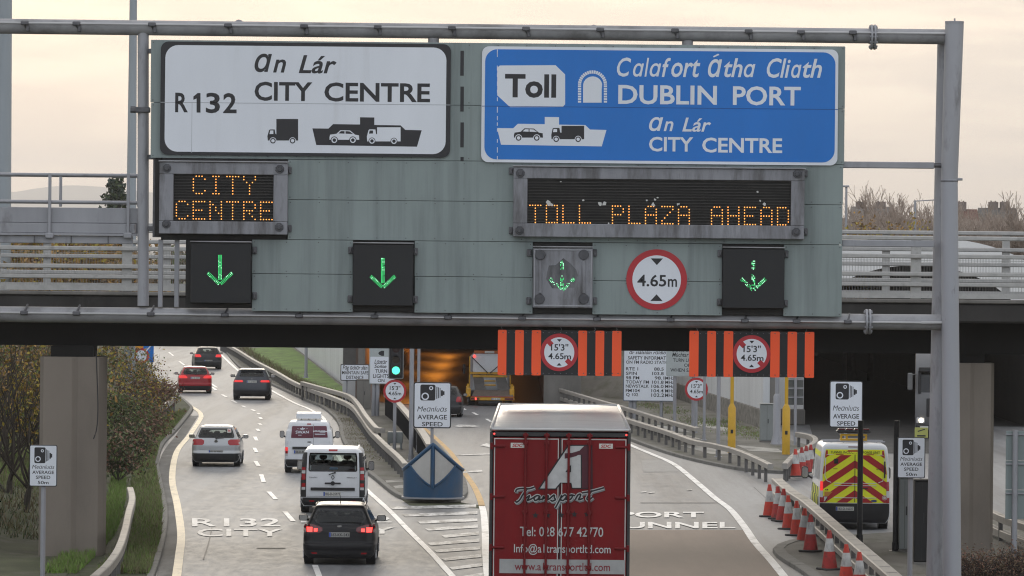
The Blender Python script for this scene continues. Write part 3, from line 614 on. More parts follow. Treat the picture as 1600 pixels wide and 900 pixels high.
# ------------------------------------------------------------------ drawing on plates
class Face:                                             # flat sign face: px of the photograph -> plane at depth dy
    def __init__(s, T, dy): s.T, s.dy = T, dy
    def poly(s, pts, name, mat, th=.004, lift=0.0):
        mb = MB(); mb.xz([sx(*p) for p in pts], GY + s.dy - lift - th, GY + s.dy - lift); return mb.build(name, mat, s.T, True)
    def rr(s, x0, y0, x1, y1, r, name, mat, th=.004, lift=0.0):
        a, b = rs(x0, y0, x1, y1); mb = MB(); mb.xz(rrect(a[0], b[0], b[1], a[1], r / GS, 7), GY + s.dy - lift - th, GY + s.dy - lift); return mb.build(name, mat, s.T, True)
    def text(s, items, name, mat, lift, off=.014, shear=0.0):
        mb = MB()
        for t, x0, y0, x1, y1 in items:
            xm, ym = (x0 + x1) / 2, (y0 + y1) / 2; c_ = S(xm, ym); w_, h_ = (x1 - x0) / GS, (y1 - y0) / GS
            mb.txt(t, c_.x - w_ / 2, c_.x + w_ / 2, c_.z - h_ / 2, c_.z + h_ / 2, GY + s.dy - lift, off, shear)
        return mb.build(name, mat, s.T, True)
def c3(l, ox, oy, k=3.0): return [(ox + a / k, oy + b / k) for a, b in l]
# city centre sign
cs = thing("direction_sign", "white direction sign with black border reading R132 CITY CENTRE", "direction sign", S(478, 246))
f = Face(cs, -.02)
f.rr(251, 67, 704, 244, 12, "border", signblack, .03); f.rr(258, 72.5, 697, 239, 20, "face", signwhite, .003, .031)
LT = .0365
f.text([("R", 274, 145, 294, 175.5), ("3", 322, 145, 344, 177), ("2", 349, 145.5, 370, 177), ("CITY", 398, 128, 488, 158), ("CENTRE", 507, 129.5, 672, 159.5)], "lettering", signblack, LT, .022)
f.poly([(307.5, 176), (307.5, 154), (302.5, 156), (302.5, 151), (309, 145.5), (313.5, 145.5), (313.5, 176)], "lettering", signblack, .001, LT)
f.text([("ɑ", 398, 84, 425, 113), ("n", 427, 93, 447, 113.5), ("Lár", 467, 86.5, 526, 115)], "lettering", signblack, LT, .016, .25)
f.text([], "spare", signblack, LT) if 0 else None
def ship(F_, ox, oy, k, mat, name, lift, flip=False):
    F_.poly(c3([(265, 602), (340, 603), (362, 582), (488, 584), (488, 550), (555, 551), (555, 586), (678, 588), (700, 609), (777, 611), (755, 688), (283, 680)], ox, oy, k), name, mat, .001, lift)
def pict_car(F_, bx, by, sc_, mat, hole, name, lift):
    body = [(0, 22), (2, 14), (22, 11), (34, 0), (64, 1), (80, 14), (92, 16), (93, 30), (0, 30)]
    F_.poly([(bx + a * sc_, by + b * sc_) for a, b in body], name, mat, .0008, lift)
    for w_ in ([(28, 10), (36, 3), (47, 3), (47, 11)], [(50, 3), (63, 4), (74, 12), (50, 11)]): F_.poly([(bx + a * sc_, by + b * sc_) for a, b in w_], name + "_window", hole, .0006, lift + .001)
    for cx in (15, 73):
        F_.poly([(bx + (cx + 11.5 * math.cos(t)) * sc_, by + (31 + 11.5 * math.sin(t)) * sc_) for t in [k * .3 for k in range(21)]], "wheel_gap", hole, .0006, lift + .001)
        F_.poly([(bx + (cx + 9 * math.cos(t)) * sc_, by + (31 + 9 * math.sin(t)) * sc_) for t in [k * .3 for k in range(21)]], "wheel", mat, .0006, lift + .0018)
        F_.poly([(bx + (cx + 5.5 * math.cos(t)) * sc_, by + (31 + 5.5 * math.sin(t)) * sc_) for t in [k * .3 for k in range(21)]], "wheel_hub", hole, .0006, lift + .0026)
def pict_truck(F_, bx, by, sc_, mat, hole, name, lift):
    F_.poly([(bx + a * sc_, by + b * sc_) for a, b in [(42, 0), (144, 0), (144, 101), (2, 101), (0, 80), (8, 52), (14, 49), (34, 49), (38, 70), (42, 72)]], name, mat, .0008, lift)
    F_.poly([(bx + a * sc_, by + b * sc_) for a, b in [(13, 54), (28, 54), (28, 70), (10, 71)]], name + "_window", hole, .0006, lift + .001)
    for cx in (26, 118):
        for r_, m_, q in ((16, hole, .001), (13, mat, .0018), (8, hole, .0026)):
            F_.poly([(bx + (cx + r_ * math.cos(t)) * sc_, by + (102 + r_ * math.sin(t)) * sc_) for t in [k * .3 for k in range(21)]], "wheel", m_, .0006, lift + q)
pict_truck(f, 418, 186, 1 / 3, signblack, signwhite, "lorry_symbol", .0345)
ship(f, 400, 0, 3, signblack, "ferry_symbol", .0345)
pict_car(f, 515, 203.5, 1 / 2.0, signwhite, signblack, "car_symbol", .0355); 
def pict_van(F_, cargo, win, wh, ox, mat, hole, lift):
    F_.poly(c3(cargo, ox, 0), "van_symbol", mat, .0008, lift); F_.poly(c3(win, ox, 0), "van_symbol_window", hole, .0006, lift + .001)
    for cx, cy in wh:
        for r_, m_, q in ((16, hole, .001), (13, mat, .0018), (8, hole, .0026)): F_.poly(c3([(cx + r_ * math.cos(t), cy + r_ * math.sin(t)) for t in [k * .3 for k in range(21)]], ox, 0), "wheel", m_, .0006, lift + q)
pict_van(f, [(568, 597), (678, 597), (678, 663), (522, 663), (520, 640), (528, 610), (532, 607), (560, 607), (563, 628), (568, 630)], [(533, 612), (549, 612), (549, 626), (530, 627)], [(544, 661), (647, 662)], 400, signwhite, signblack, .0355)
mb = MB(); q = S(478, 162); mb.box(S(251, 160).x, S(704, 160).x, GY - .0565, GY - .0545, q.z - .006, q.z + .006); q2 = S(300, 200); mb.box(q2.x - .004, q2.x + .004, GY - .0565, GY - .0545, S(300, 239).z, q.z - .007); mb.build("sheet_joint", M("sheet joint", (.42, .44, .47), .6), cs, True)
# blue sign
bs = thing("direction_sign", "large blue direction sign reading Toll and DUBLIN PORT with white lettering", "direction sign", S(1030, 258))
f = Face(bs, -.02)
f.rr(752.5, 75, 1309, 256, 11, "border", signwhite, .03); f.rr(757.5, 79.5, 1304.5, 251.5, 19, "face", signblue, .003, .031)
f.text([("DUBLIN", 966, 133.5, 1120, 163.5), ("PORT", 1145, 135, 1251, 165), ("CITY", 1014, 214, 1083, 237), ("CENTRE", 1097, 215.5, 1222, 239)], "lettering", signwhite, LT, .021)
f.text([("C", 964, 90, 986, 120), ("ɑ", 989, 99, 1006, 120), ("l", 1007, 90.5, 1014, 120), ("ɑ", 1015, 99, 1033, 120), ("f", 1034, 90.5, 1048, 120.5), ("ort", 1049, 93, 1094, 121), ("ɑ", 1106, 92.5, 1128, 121), ("th", 1131, 91, 1160, 121), ("ɑ", 1162, 100, 1180, 121),
        ("Cli", 1198, 91, 1235, 122), ("ɑ", 1236, 101, 1252, 122), ("th", 1254, 92, 1284, 122), ("ɑ", 1014, 183, 1036, 205), ("n", 1037, 189.5, 1052, 205), ("Lár", 1066, 184, 1111, 206)], "lettering", signwhite, LT, .014, .25)
f.poly([(1114, 88), (1122, 84), (1124, 86), (1115, 90)], "lettering", signwhite, .001, LT)
f.poly([(781, 102.5), (868, 102), (883, 116.5), (883, 163), (879, 167.5), (797, 167.5), (777, 149), (777, 106)], "toll_panel", signwhite, .001, .0345)
f.text([("Toll", 789, 116, 869, 153)], "toll_lettering", signblack, LT, .03)
f.poly([(911, 160.5), (911, 140)] + [(926 + 15 * math.cos(R(180 + a)), 134 + 14.5 * math.sin(R(180 + a))) for a in range(10, 171, 16)] + [(940, 140), (940, 160.5)], "tunnel_symbol", signwhite, .001, .0345)
mb = MB()
arc = [(903, 161 - 4 * k) for k in range(8)] + [(925.7 + 22.7 * math.cos(R(180 + a)), 132 + 22 * math.sin(R(180 + a))) for a in range(5, 180, 10)] + [(948.4, 133 + 4 * k) for k in range(8)]
for i, (a, b) in enumerate(arc[:-1]):
    a2, b2 = arc[i + 1]; dx, dy = a2 - a, b2 - b; l_ = math.hypot(dx, dy); nx, ny = -dy / l_, dx / l_; k0, k1 = .14, .86
    q = [(a + dx * k0, b + dy * k0), (a + dx * k1, b + dy * k1), (a + dx * k1 + nx * 5, b + dy * k1 + ny * 5), (a + dx * k0 + nx * 5, b + dy * k0 + ny * 5)]
    mb.xz([sx(*p) for p in q], GY - .0565, GY - .055)
mb.build("tunnel_symbol", signwhite, bs, True)
mb = MB(); q = S(1030, 168.5); mb.box(S(753, 168).x, S(1309, 168).x, GY - .0565, GY - .0545, q.z - .006, q.z + .006); mb.build("sheet_joint", M("sheet joint blue", (.01, .08, .3), .6), bs, True)
mb = MB(); rnd = random.Random(2)
for k in range(14): y_ = 77 + k * 13 + rnd.uniform(-3, 3); q = S(777, y_); mb.box(q.x - .006, q.x + .008, GY - .0572, GY - .0566, q.z - rnd.uniform(.02, .09), q.z + .03)
mb.build("joint_scuff", signwhite, bs, True)
ship(f, 688.5, -.5, 3, signwhite, "ferry_symbol", .0345)
pict_car(f, 803, 200.5, 1 / 2.05, signblack, signwhite, "car_symbol", .0355); pict_van(f, [(232, 590), (338, 590), (338, 653), (185, 653), (184, 632), (190, 604), (194, 600), (222, 600), (226, 622), (232, 622)], [(195, 605), (211, 605), (211, 619), (192, 620)], [(207, 653), (310, 653)], 800, signblack, signwhite, .0355)
# ------------------------------------------------------------------ dot matrix displays
FONT = {'C': "01110 10001 10000 10000 10000 10001 01110", 'I': "01110 00100 00100 00100 00100 00100 01110", 'T': "11111 00100 00100 00100 00100 00100 00100", 'Y': "10001 10001 01010 00100 00100 00100 00100",
        'E': "11111 10000 10000 11110 10000 10000 11111", 'N': "10001 11001 10101 10101 10011 10001 10001", 'R': "11110 10001 10001 11110 10100 10010 10001", 'O': "11111 10001 10001 10001 10001 10001 11111", 'L': "10000 10000 10000 10000 10000 10000 11111",
        'P': "11110 10001 10001 11110 10000 10000 10000", 'A': "01110 10001 10001 11111 10001 10001 10001", 'Z': "11111 00001 00010 00100 01000 10000 11111", 'H': "10001 10001 10001 11111 10001 10001 10001", 'D': "11110 10001 10001 10001 10001 10001 11110", ' ': ""}
def dots(T, txt_, x0, yc, pitch, dx, dy, depth):
    mb = MB()
    for k, ch in enumerate(txt_):
        for r_, bits in enumerate(FONT[ch].split()):
            for c_, bit in enumerate(bits):
                if bit == '1':
                    xx_ = x0 + k * pitch + c_ * dx; p = S(xx_, yc + (r_ - 3) * dy + (xx_ - x0 - len(txt_) * pitch / 2) * SR, depth); r0 = .0132
                    mb.add([(p.x + r0 * math.cos(a), p.y, p.z + r0 * math.sin(a)) for a in [i * math.pi / 4 for i in range(8)]], [tuple(range(8))])
    return mb.build("lit_lettering", led, T, True)
def vms(label, x0, y0, x1, y1, ox0, oy0, ox1, oy1, lines, bosses):
    t = thing("message_display", label, "electronic sign", S((x0 + x1) / 2, y1))
    a, b = rs(x0, y0, x1, y1); c_, d_ = rs(ox0, oy0, ox1, oy1)
    mb = MB(); y_0, y_1 = GY - .22, GY - .005
    for q in ((a[0], b[0], c_[1], a[1]), (a[0], b[0], b[1], d_[1]), (a[0], c_[0], d_[1] + .001, c_[1] - .001), (d_[0], b[0], d_[1] + .001, c_[1] - .001)): mb.box(q[0], q[1], y_0, y_1, q[2], q[3], .012)
    mb.build("housing", vmsframe, t, True)
    mb = MB(); mb.box(c_[0] - .01, d_[0] + .01, GY - .12, GY - .01, d_[1] - .01, c_[1] + .01); mb.build("screen", vmsdark, t, True)
    mb = MB(); z = d_[1] + .03
    while z < c_[1] - .01: mb.box(c_[0] + .002, d_[0] - .002, GY - .165, GY - .121, z, z + .012); z += .0587
    mb.build("louvre", louvre, t, True)
    mb = MB(); mb.box(a[0] - .02, b[0] + .02, GY - .26, GY - .1, a[1] + .002, a[1] + .03, .008); mb.build("rain_hood", galv_dirty, t, True)
    for x, y in bosses:
        p = S(x, y, -.221); mb = MB(); mb.cyl(p, p + Vector((0, -.03, 0)), .095, .085, n=8); mb.cyl(p + Vector((0, -.03, 0)), p + Vector((0, -.05, 0)), .06, .045, n=8); mb.build("corner_boss", boss, t, True)
    for s_, xx, yy, pt, dx, dy in lines: dots(t, s_, xx, yy, pt, dx, dy, -.168)
    return t
vms("small electronic sign showing CITY CENTRE in amber dots, under the white sign", 250, 254, 450, 366, 272, 273, 428, 346, [("CITY", 303, 289.5, 26.2, 4.5, 4.5), ("CENTRE", 276.5, 329, 26.3, 4.4, 4.5)], [(262, 263), (438, 264.5), (261, 350), (437, 355)])
t = vms("long dirty electronic sign showing TOLL PLAZA AHEAD in amber dots", 802, 263, 1256, 372, 824, 281, 1235, 351, [("TOLL PLAZA AHEAD", 828, 336.2, 25.75, 4.2, 4.45)], [(813, 271), (1245, 272), (812, 360), (1243, 362.5)])
rnd = random.Random(4); mb = MB()
for x, y, r_ in ((857, 317, 5), (862, 320, 3), (911, 313, 2.5), (937, 318, 4), (944, 319, 4), (1010, 313, 2), (1020, 320, 4), (1023, 312, 2), (1059, 319, 2.6), (1027, 309, 1.6), (1183, 300, 2), (1187, 314, 2), (1194, 319, 3), (876, 284, 1.6), (951, 349, 1.6)):
    p = S(x, y, -.1685); mb.add([(p.x + r_ / GS * math.cos(a) * rnd.uniform(.5, 1.1), p.y, p.z + r_ / GS * math.sin(a) * rnd.uniform(.4, 1.1)) for a in [i * .628 for i in range(10)]], [tuple(range(10))])
mb.build("droppings", guano, t, True)
# ------------------------------------------------------------------ lane control signals
def lane_signal(label, x0, y0, x1, y1, ax, ay, grey, gaps, bright):
    t = thing("lane_signal", label, "lane signal", S((x0 + x1) / 2, y1), 0, "lane signals with green arrows")
    a, b = rs(x0, y0, x1, y1); mb = MB(); mb.box(a[0], b[0], GY - .16, GY - .005, b[1], a[1], .015); mb.build("housing", vmsframe if grey else lcsblack, t, True)
    mb = MB(); mb.box(a[0] - .01, b[0] + .01, GY - .2, GY - .1, a[1] + .003, a[1] + .03, .01); mb.build("rain_hood", galv_dirty, t, True)
    if grey:
        mb = MB()
        for q in ((a[0] + .02, b[0] - .02, a[1] - .06, a[1] - .03), (a[0] + .02, b[0] - .02, b[1] + .03, b[1] + .06), (a[0] + .02, a[0] + .05, b[1] + .06, a[1] - .06), (b[0] - .05, b[0] - .02, b[1] + .06, a[1] - .06)): mb.box(q[0], q[1], GY - .172, GY - .161, q[2], q[3], .004)
        mb.build("rim", galv, t, True)
        for x, y in ((844, 398), (912, 398), (843, 467), (912, 467)):
            p = S(x, y, -.161); mb = MB(); mb.cyl(p, p + Vector((0, -.04, 0)), .11, .1, n=16); mb.build("corner_boss", boss, t, True)
        for x in (844, 912): p, q = S(x, 408, -.165), S(x, 458, -.165); mb = MB(); mb.cyl(p, q, .04, n=8); mb.build("tie_bar", vmsframe, t, True)
        p = S(878, 430, -.1615); mb = MB(); mb.add([(p.x + math.cos(k * .5) * (.33 + .06 * math.sin(k * 3.1)), p.y, p.z + math.sin(k * .5) * (.3 + .07 * math.cos(k * 2.3))) for k in range(12)], [tuple(range(12))]); mb.build("soot_stain", M("soot stain", (.13, .132, .14), .8, var=.6, vs=5, stretch=(1, 1, .25)), t, True)
    mb = MB(); rnd = random.Random(x0)
    def cell(px, py, g=0):
        if rnd.random() < gaps: return
        p = S(px, py, -.166); r0 = .0088; mb.add([(p.x - r0, p.y, p.z - r0), (p.x + r0, p.y, p.z - r0), (p.x + r0, p.y, p.z + r0), (p.x - r0, p.y, p.z + r0)], [(0, 1, 2, 3)], 1 if rnd.random() < bright else 0)
    for r_ in range(22):
        for c_ in range(3):
            if gaps > .2 and 8 <= r_ <= 11 + c_: continue
            cell(ax - 2 + c_ * 2, ay - 30 + r_ * 1.78)
    for s_ in (-1, 1):
        for k in range(10):
            for c_ in range(3): cell(ax + s_ * (19.5 - k * 1.85 - c_ * 1.1), ay - 1.5 + k * 1.75 - c_ * 1.5 + 1)
    mb.build("lit_arrow", [ledg, ledg2], t, True)
lane_signal("leftmost black lane signal with solid green arrow under the small amber sign", 298, 379, 393, 474, 344.5, 429, 0, 0.0, .15)
lane_signal("second black lane signal from the left, solid green arrow on the bare grey green board", 551.5, 381, 646, 478, 598.5, 434, 0, 0.03, .15)
lane_signal("grey framed lane signal with broken green arrow beside the round 4.65m sign", 832.5, 387, 926, 481, 878, 438, 1, .38, .45)
lane_signal("rightmost black lane signal with broken green arrow near the right gantry leg", 1128.5, 388, 1225, 482, 1176.5, 438, 0, .3, .5)
# ------------------------------------------------------------------ roundels
def roundel(T, c_, r, lines, y, notch=False, tri=True, name="face"):
    """c_: centre (Vector) ; lines: (text, dz, height, width) in units of r"""
    mb = MB(); mb.xz(circ(c_.x, c_.z, r, 48), y - .012, y); mb.build("rim", signred, T, True)
    mb = MB(); mb.xz(circ(c_.x, c_.z, r * .8, 48), y - .016, y - .0125); mb.build(name, signwhite, T, True)
    mb = MB()
    for t_, dx, dz, h, w_ in lines: mb.txt(t_, c_.x + (dx - w_ / 2) * r, c_.x + (dx + w_ / 2) * r, c_.z + (dz - h / 2) * r, c_.z + (dz + h / 2) * r, y - .0185, .016)
    if tri:
        for s_ in (1, -1): mb.xz([(c_.x - tri * r, c_.z + s_ * .7 * r), (c_.x + tri * r, c_.z + s_ * .7 * r), (c_.x, c_.z + s_ * (.7 - tri * 1.1) * r)], y - .0185, y - .0165)
    mb.build("lettering", signblack, T, True)
    if notch:
        mb = MB()
        for a0 in (135, -45):
            ca, sa = math.cos(R(a0)), math.sin(R(a0)); q = [(c_.x + (u * ca - v * sa) * r, c_.z + (u * sa + v * ca) * r) for u, v in ((.55, -.13), (.81, -.13), (.81, .13), (.55, .13))]; mb.xz(q, y - .018, y - .0165)
        mb.build("slash_end", signred, T, True)
t = thing("height_limit_sign", "big round red rimmed 4.65m height limit sign on the grey green board", "road sign", S(1026, 484))
roundel(t, S(1026, 437), 47.5 / GS, [("4.65", -.16, -.03, .39, .95), ("m", .52, -.10, .26, .30)], GY - .005, tri=.2)
# ------------------------------------------------------------------ hanging orange and black boards
def hang_board(label, x0, y0, x1, y1, stripes, cx, cy, chains):
    t = thing("height_marker_board", label, "hanging board", S((x0 + x1) / 2, y0), 0, "orange striped boards hanging from the gantry")
    a, b = rs(x0, y0, x1, y1); yb = GY + .3
    mb = MB(); mb.xz(rrect(a[0], b[0], b[1], a[1], .03), yb - .03, yb); mb.build("panel", boardblack, t, True)
    for s0, s1 in stripes:
        p, q = sx(s0, y0 - .3), sx(s1, y1 + .5); mb = MB(); mb.xz(rrect(p[0], q[0], b[1] - .006, a[1] + .006, .025), yb - .036, yb - .031); mb.build("stripe", orange, t, True)
    roundel(t, S(cx, cy), 29.5 / GS, [("15'3''", 0.02, .27, .36, .92), ("4.65", -.17, -.2, .33, .82), ("m", .45, -.26, .21, .36)], yb - .032, True, .13)
    mb = MB()
    for x in range(int(x0) + 8, int(x1), 9): 
        for y in (y0 + 3, y1 - 3): p = S(x, y, .268); mb.cyl(p, p + Vector((0, -.012, 0)), .012, n=6)
    mb.build("rivet", steel, t, True)
    for x in chains:
        p, q = S(x, y0 + 1), S(x, y0 - 26); mb = MB(); z = p.z; i = 0
        while z < q.z: mb.tube([(p.x + (.012 if i % 2 else -.012), GY + .3, z), (p.x + (-.012 if i % 2 else .012), GY + .3, z + .045)], .009, 4); z += .04; i += 1
        mb.build("chain", steel, t, True)
hang_board("left hanging board of orange and black stripes, above the red lorry", 778, 517, 971, 587, [(778, 791), (805, 818), (831, 845), (904, 917), (931, 944), (957, 971)], 874, 551, (784, 877, 930, 964))
hang_board("right hanging board of orange and black stripes, above the yellow poles", 1078, 518.5, 1273, 589.5, [(1078, 1092), (1106, 1119), (1132, 1146), (1205, 1219), (1232, 1246), (1259, 1273)], 1175.5, 553.5, (1090, 1176, 1261))
# ================================================================== speed camera signs on posts
def camera_sign(label, x0, y0, x1, y1, d, fifty, post_bottom=None, two=None, pz=0.0, grp=None):
    s_ = F / d; c_ = P((x0 + x1) / 2, (y0 + y1) / 2, d); w_, h_ = (x1 - x0) / s_, (y1 - y0) / s_
    t = thing("speed_camera_sign", label, "road sign", (c_.x, d, pz), 0, "average speed camera signs")
    def q(u, v): return (c_.x + (u - .5) * w_, c_.z + (.5 - v) * h_)
    rr_ = .06 * w_
    mb = MB(); mb.xz(rrect(c_.x - w_ / 2, c_.x + w_ / 2, c_.z - h_ / 2, c_.z + h_ / 2, rr_), d - .03, d); mb.build("plate", signblack, t, True)
    k = .03 * w_; mb = MB(); mb.xz(rrect(c_.x - w_ / 2 + k, c_.x + w_ / 2 - k, c_.z - h_ / 2 + k, c_.z + h_ / 2 - k, rr_ * .7), d - .033, d - .0305); mb.build("face", signwhite, t, True)
    mb = MB(); A_ = .40 if not fifty else .44
    k_ = A_ / .40
    def blk(u0, u1, v0, v1): a, b = q(u0, v0 * k_), q(u1, v1 * k_); mb.box(a[0], b[0], d - .0345, d - .0332, b[1], a[1])
    a, b = q(.18, .055 * k_), q(.58, A_); mb.xz(rrect(a[0], b[0], b[1], a[1], .05 * w_), d - .0345, d - .0332)
    blk(.605, .63, .10, .36); blk(.65, .672, .113, .348); blk(.692, .712, .125, .335); blk(.725, .775, .175, .30); blk(.776, .82, .195, .275)
    mb.build("camera_symbol", signblack, t, True)
    mb = MB(); p = q(.31, .31 * A_ / .4); ring_faces(mb, p[0], p[1], .065 * w_, .1 * w_, d - .0356, d - .0346, n=24); p = q(.465, .13 * A_ / .4); ring_faces(mb, p[0], p[1], .028 * w_, .055 * w_, d - .0356, d - .0346, n=20); mb.build("lens_ring", signwhite, t, True)
    mb = MB(); y_ = d - .0335
    def line(tx, u0, u1, v0, v1, sh=0, off=.016): a, b = q(u0, v0), q(u1, v1); mb.txt(tx, a[0], b[0], b[1], a[1], y_, off, sh)
    if fifty: line("Meɑnluɑs", .1, .9, .485, .575, .25, .0); line("AVERAGE", .11, .89, .62, .70); line("SPEED", .24, .76, .74, .82); line("50m", .31, .70, .865, .945)
    else: line("Meɑnluɑs", .10, .89, .53, .64, .25, .0); line("AVERAGE", .11, .89, .71, .81); line("SPEED", .23, .78, .865, .96)
    mb.build("lettering", signblack, t, True)
    mb = MB(); pw = .055
    mb.cyl((c_.x, d + .06, pz), (c_.x, d + .06, c_.z - h_ / 2 + .35), pw, n=12); mb.build("post", galv, t, True)
    return t
camera_sign("small AVERAGE SPEED 50m camera sign in front of the left bridge pier", 46, 695, 89.5, 760, F / 74, True)
camera_sign("small AVERAGE SPEED 50m camera sign beside the right gantry leg", 1402, 683, 1445.5, 747, F / 74, True)
camera_sign("large AVERAGE SPEED camera sign above the blue crash cushion", 646, 597, 705, 669, F / 46.5, False)
camera_sign("large AVERAGE SPEED camera sign above the roof of the striped van", 1296, 595, 1348, 668, F / 47, False)
# ================================================================== vehicles (local: x right, y ahead, z up; origin under the rear bumper)
def resample(rows, n=4):
    o = []; k = len(rows)
    for i in range(k - 1):
        a, b, c_, d_ = rows[max(i - 1, 0)], rows[i], rows[i + 1], rows[min(i + 2, k - 1)]
        for j in range(n):
            t = j / n; q = [cmr(a[m], b[m], c_[m], d_[m], t) for m in range(len(b))]; q[0] = b[0] + (c_[0] - b[0]) * t; o.append(q)
    return o + [list(rows[-1])]
class Body:
    def __init__(s, rows, crown=.05, n=5): s.rows = resample(rows, n); s.crown = crown     # row: z, y_rear, y_front, half width, r_rear, r_front
    def at(s, z):
        r = s.rows
        if z <= r[0][0]: return r[0][1:]
        for a, b in zip(r, r[1:]):
            if z <= b[0]: t = (z - a[0]) / max(1e-6, b[0] - a[0]); return [p + (q - p) * t for p, q in zip(a[1:], b[1:])]
        return r[-1][1:]
    def rear(s, x, z):
        yr, yf, hw, rr, rf = s.at(z); ax = min(abs(x), hw); e_ = hw - rr; y = yr + s.crown * (ax / hw) ** 2
        if ax > e_: y += rr * (1 - math.sqrt(max(0, 1 - ((ax - e_) / rr) ** 2)))
        return y
    def front(s, x, z):
        yr, yf, hw, rr, rf = s.at(z); ax = min(abs(x), hw); e_ = hw - rf; y = yf - .12 * (ax / hw) ** 2
        if ax > e_: y -= rf * (1 - math.sqrt(max(0, 1 - ((ax - e_) / rf) ** 2)))
        return y
    def side(s, y, z): return s.at(z)[2]
    def mesh(s, mb, holes):
        nr, nc, ns = 14, 6, 44
        rings = []
        for row in s.rows:
            z, yr, yf, hw, rr, rf = row; h = []
            for i in range(nr): x = (hw - rr) * i / nr; h.append((x, s.rear(x, z)))
            for i in range(nc): a = math.pi / 2 * i / nc; x = hw - rr + rr * math.sin(a); h.append((x, s.rear(x, z)))
            y0 = s.rear(hw, z); y1 = s.front(hw, z)
            for i in range(ns): h.append((hw, y0 + (y1 - y0) * i / ns))
            for i in range(nc): a = math.pi / 2 * (1 - i / nc); x = hw - rf + rf * math.sin(a); h.append((x, s.front(x, z)))
            for i in range(nr + 1): x = (hw - rf) * (1 - i / nr); h.append((x, s.front(x, z)))
            ring = [(x, y, z) for x, y in h] + [(-x, y, z) for x, y in reversed(h[1:-1])]
            rings.append(ring)
        n = len(rings[0]); o = len(mb.v)
        for r in rings: mb.v += [Vector(q) for q in r]
        for k in range(len(rings) - 1):
            for i in range(n):
                j = (i + 1) % n; f = (o + k * n + i, o + k * n + j, o + (k + 1) * n + j, o + (k + 1) * n + i)
                c_ = (mb.v[f[0]] + mb.v[f[1]] + mb.v[f[2]] + mb.v[f[3]]) / 4
                if any(hf(c_.x, c_.y, c_.z) for hf in holes): continue
                mb.f.append(f); mb.m.append(0)
        mb.f.append(tuple(o + i for i in reversed(range(n)))); mb.m.append(0)
        mb.f.append(tuple(o + (len(rings) - 1) * n + i for i in range(n))); mb.m.append(0)
def interp(rows, z, k):
    for a, b in zip(rows, rows[1:]):
        lo, hi = (a, b) if a[0] <= b[0] else (b, a)
        if lo[0] <= z <= hi[0]: t = (z - lo[0]) / max(1e-6, hi[0] - lo[0]); return lo[k] + (hi[k] - lo[k]) * t
    return None
def patch(mb, fn, rows, t, nc=12, nrow=6, border=0, mi_in=0, mi_b=1):
    """rows (z, a, b); fn(u, z, t) -> point on the skin pushed out by t."""
    rows = sorted(rows); zs = []
    for a, b in zip(rows, rows[1:]): zs += [a[0] + (b[0] - a[0]) * k / nrow for k in range(nrow)]
    zs.append(rows[-1][0])
    if border: zs = sorted(set([z for z in zs if not (zs[0] < z < zs[0] + border or zs[-1] - border < z < zs[-1])] + [zs[0] + border, zs[-1] - border]))
    o = len(mb.v); cols = None
    for z in zs:
        a, b = interp(rows, z, 1), interp(rows, z, 2)
        fr = [i / nc for i in range(nc + 1)]
        if border: k = min(.3, border / max(.01, abs(b - a))); fr = [0] + [k + (1 - 2 * k) * i / nc for i in range(nc + 1)] + [1]
        for q in fr: mb.v.append(Vector(fn(a + (b - a) * q, z, t)))
        cols = len(fr)
    for i in range(len(zs) - 1):
        for j in range(cols - 1):
            edge = border and (i == 0 or i == len(zs) - 2 or j == 0 or j == cols - 2)
            mb.f.append((o + i * cols + j, o + i * cols + j + 1, o + (i + 1) * cols + j + 1, o + (i + 1) * cols + j)); mb.m.append(mi_b if edge else mi_in)
    # skirt back to the skin
    bd = [o + j for j in range(cols)] + [o + i * cols + cols - 1 for i in range(1, len(zs))] + [o + (len(zs) - 1) * cols + j for j in range(cols - 2, -1, -1)] + [o + i * cols for i in range(len(zs) - 2, 0, -1)]
    s0 = len(mb.v); allz = {}
    for q in bd: mb.v.append(mb.v[q] + Vector(fn(0, 0, None)) * (t + .01))
    for k in range(len(bd)):
        l = (k + 1) % len(bd); mb.f.append((bd[k], bd[l], s0 + l, s0 + k)); mb.m.append(mi_b if border else mi_in)
def wheel(parent, x, y, r, wd):
    s_ = 1 if x > 0 else -1; mb = MB(); prof = [(r * .62, -wd / 2), (r * .93, -wd / 2), (r, -wd / 2 + .035), (r, wd / 2 - .035), (r * .93, wd / 2), (r * .62, wd / 2)]
    n = 28; rings = [[(x + u, y + q * math.cos(2 * math.pi * k / n), r + q * math.sin(2 * math.pi * k / n)) for k in range(n)] for q, u in prof]; mb.loft(rings, caps=True)
    wh = mb.build("wheel", rubber, parent, smooth=35)
    mb = MB(); xo = x + s_ * (wd / 2 + .002)
    for k in range(6):
        a = k * math.pi / 3; mb.tube([(xo, y, r), (xo, y + r * .6 * math.cos(a), r + r * .6 * math.sin(a))], .03, 6)
    mb.cyl((xo - .01, y, r), (xo + .015, y, r), r * .17, n=12); mb.build("rim", rim, wh)
def plate_obj(parent, text, x, z, w_, h_, y, mat=platew, tilt=0):
    mb = MB(); mb.box(x - w_ / 2, x + w_ / 2, y - .012, y + .02, z - h_ / 2, z + h_ / 2, .004); p = mb.build("number_plate", mat, parent)
    mb = MB(); mb.box(x - w_ / 2 + .004, x - w_ / 2 + .045, y - .0145, y - .0125, z - h_ / 2 + .004, z + h_ / 2 - .004); mb.build("country_band", platey, p)
    mb = MB(); mb.txt(text, x - w_ / 2 + .06, x + w_ / 2 - .02, z - h_ / 2 + .022, z + h_ / 2 - .022, y - .0145, .012); mb.build("lettering", signblack, p)
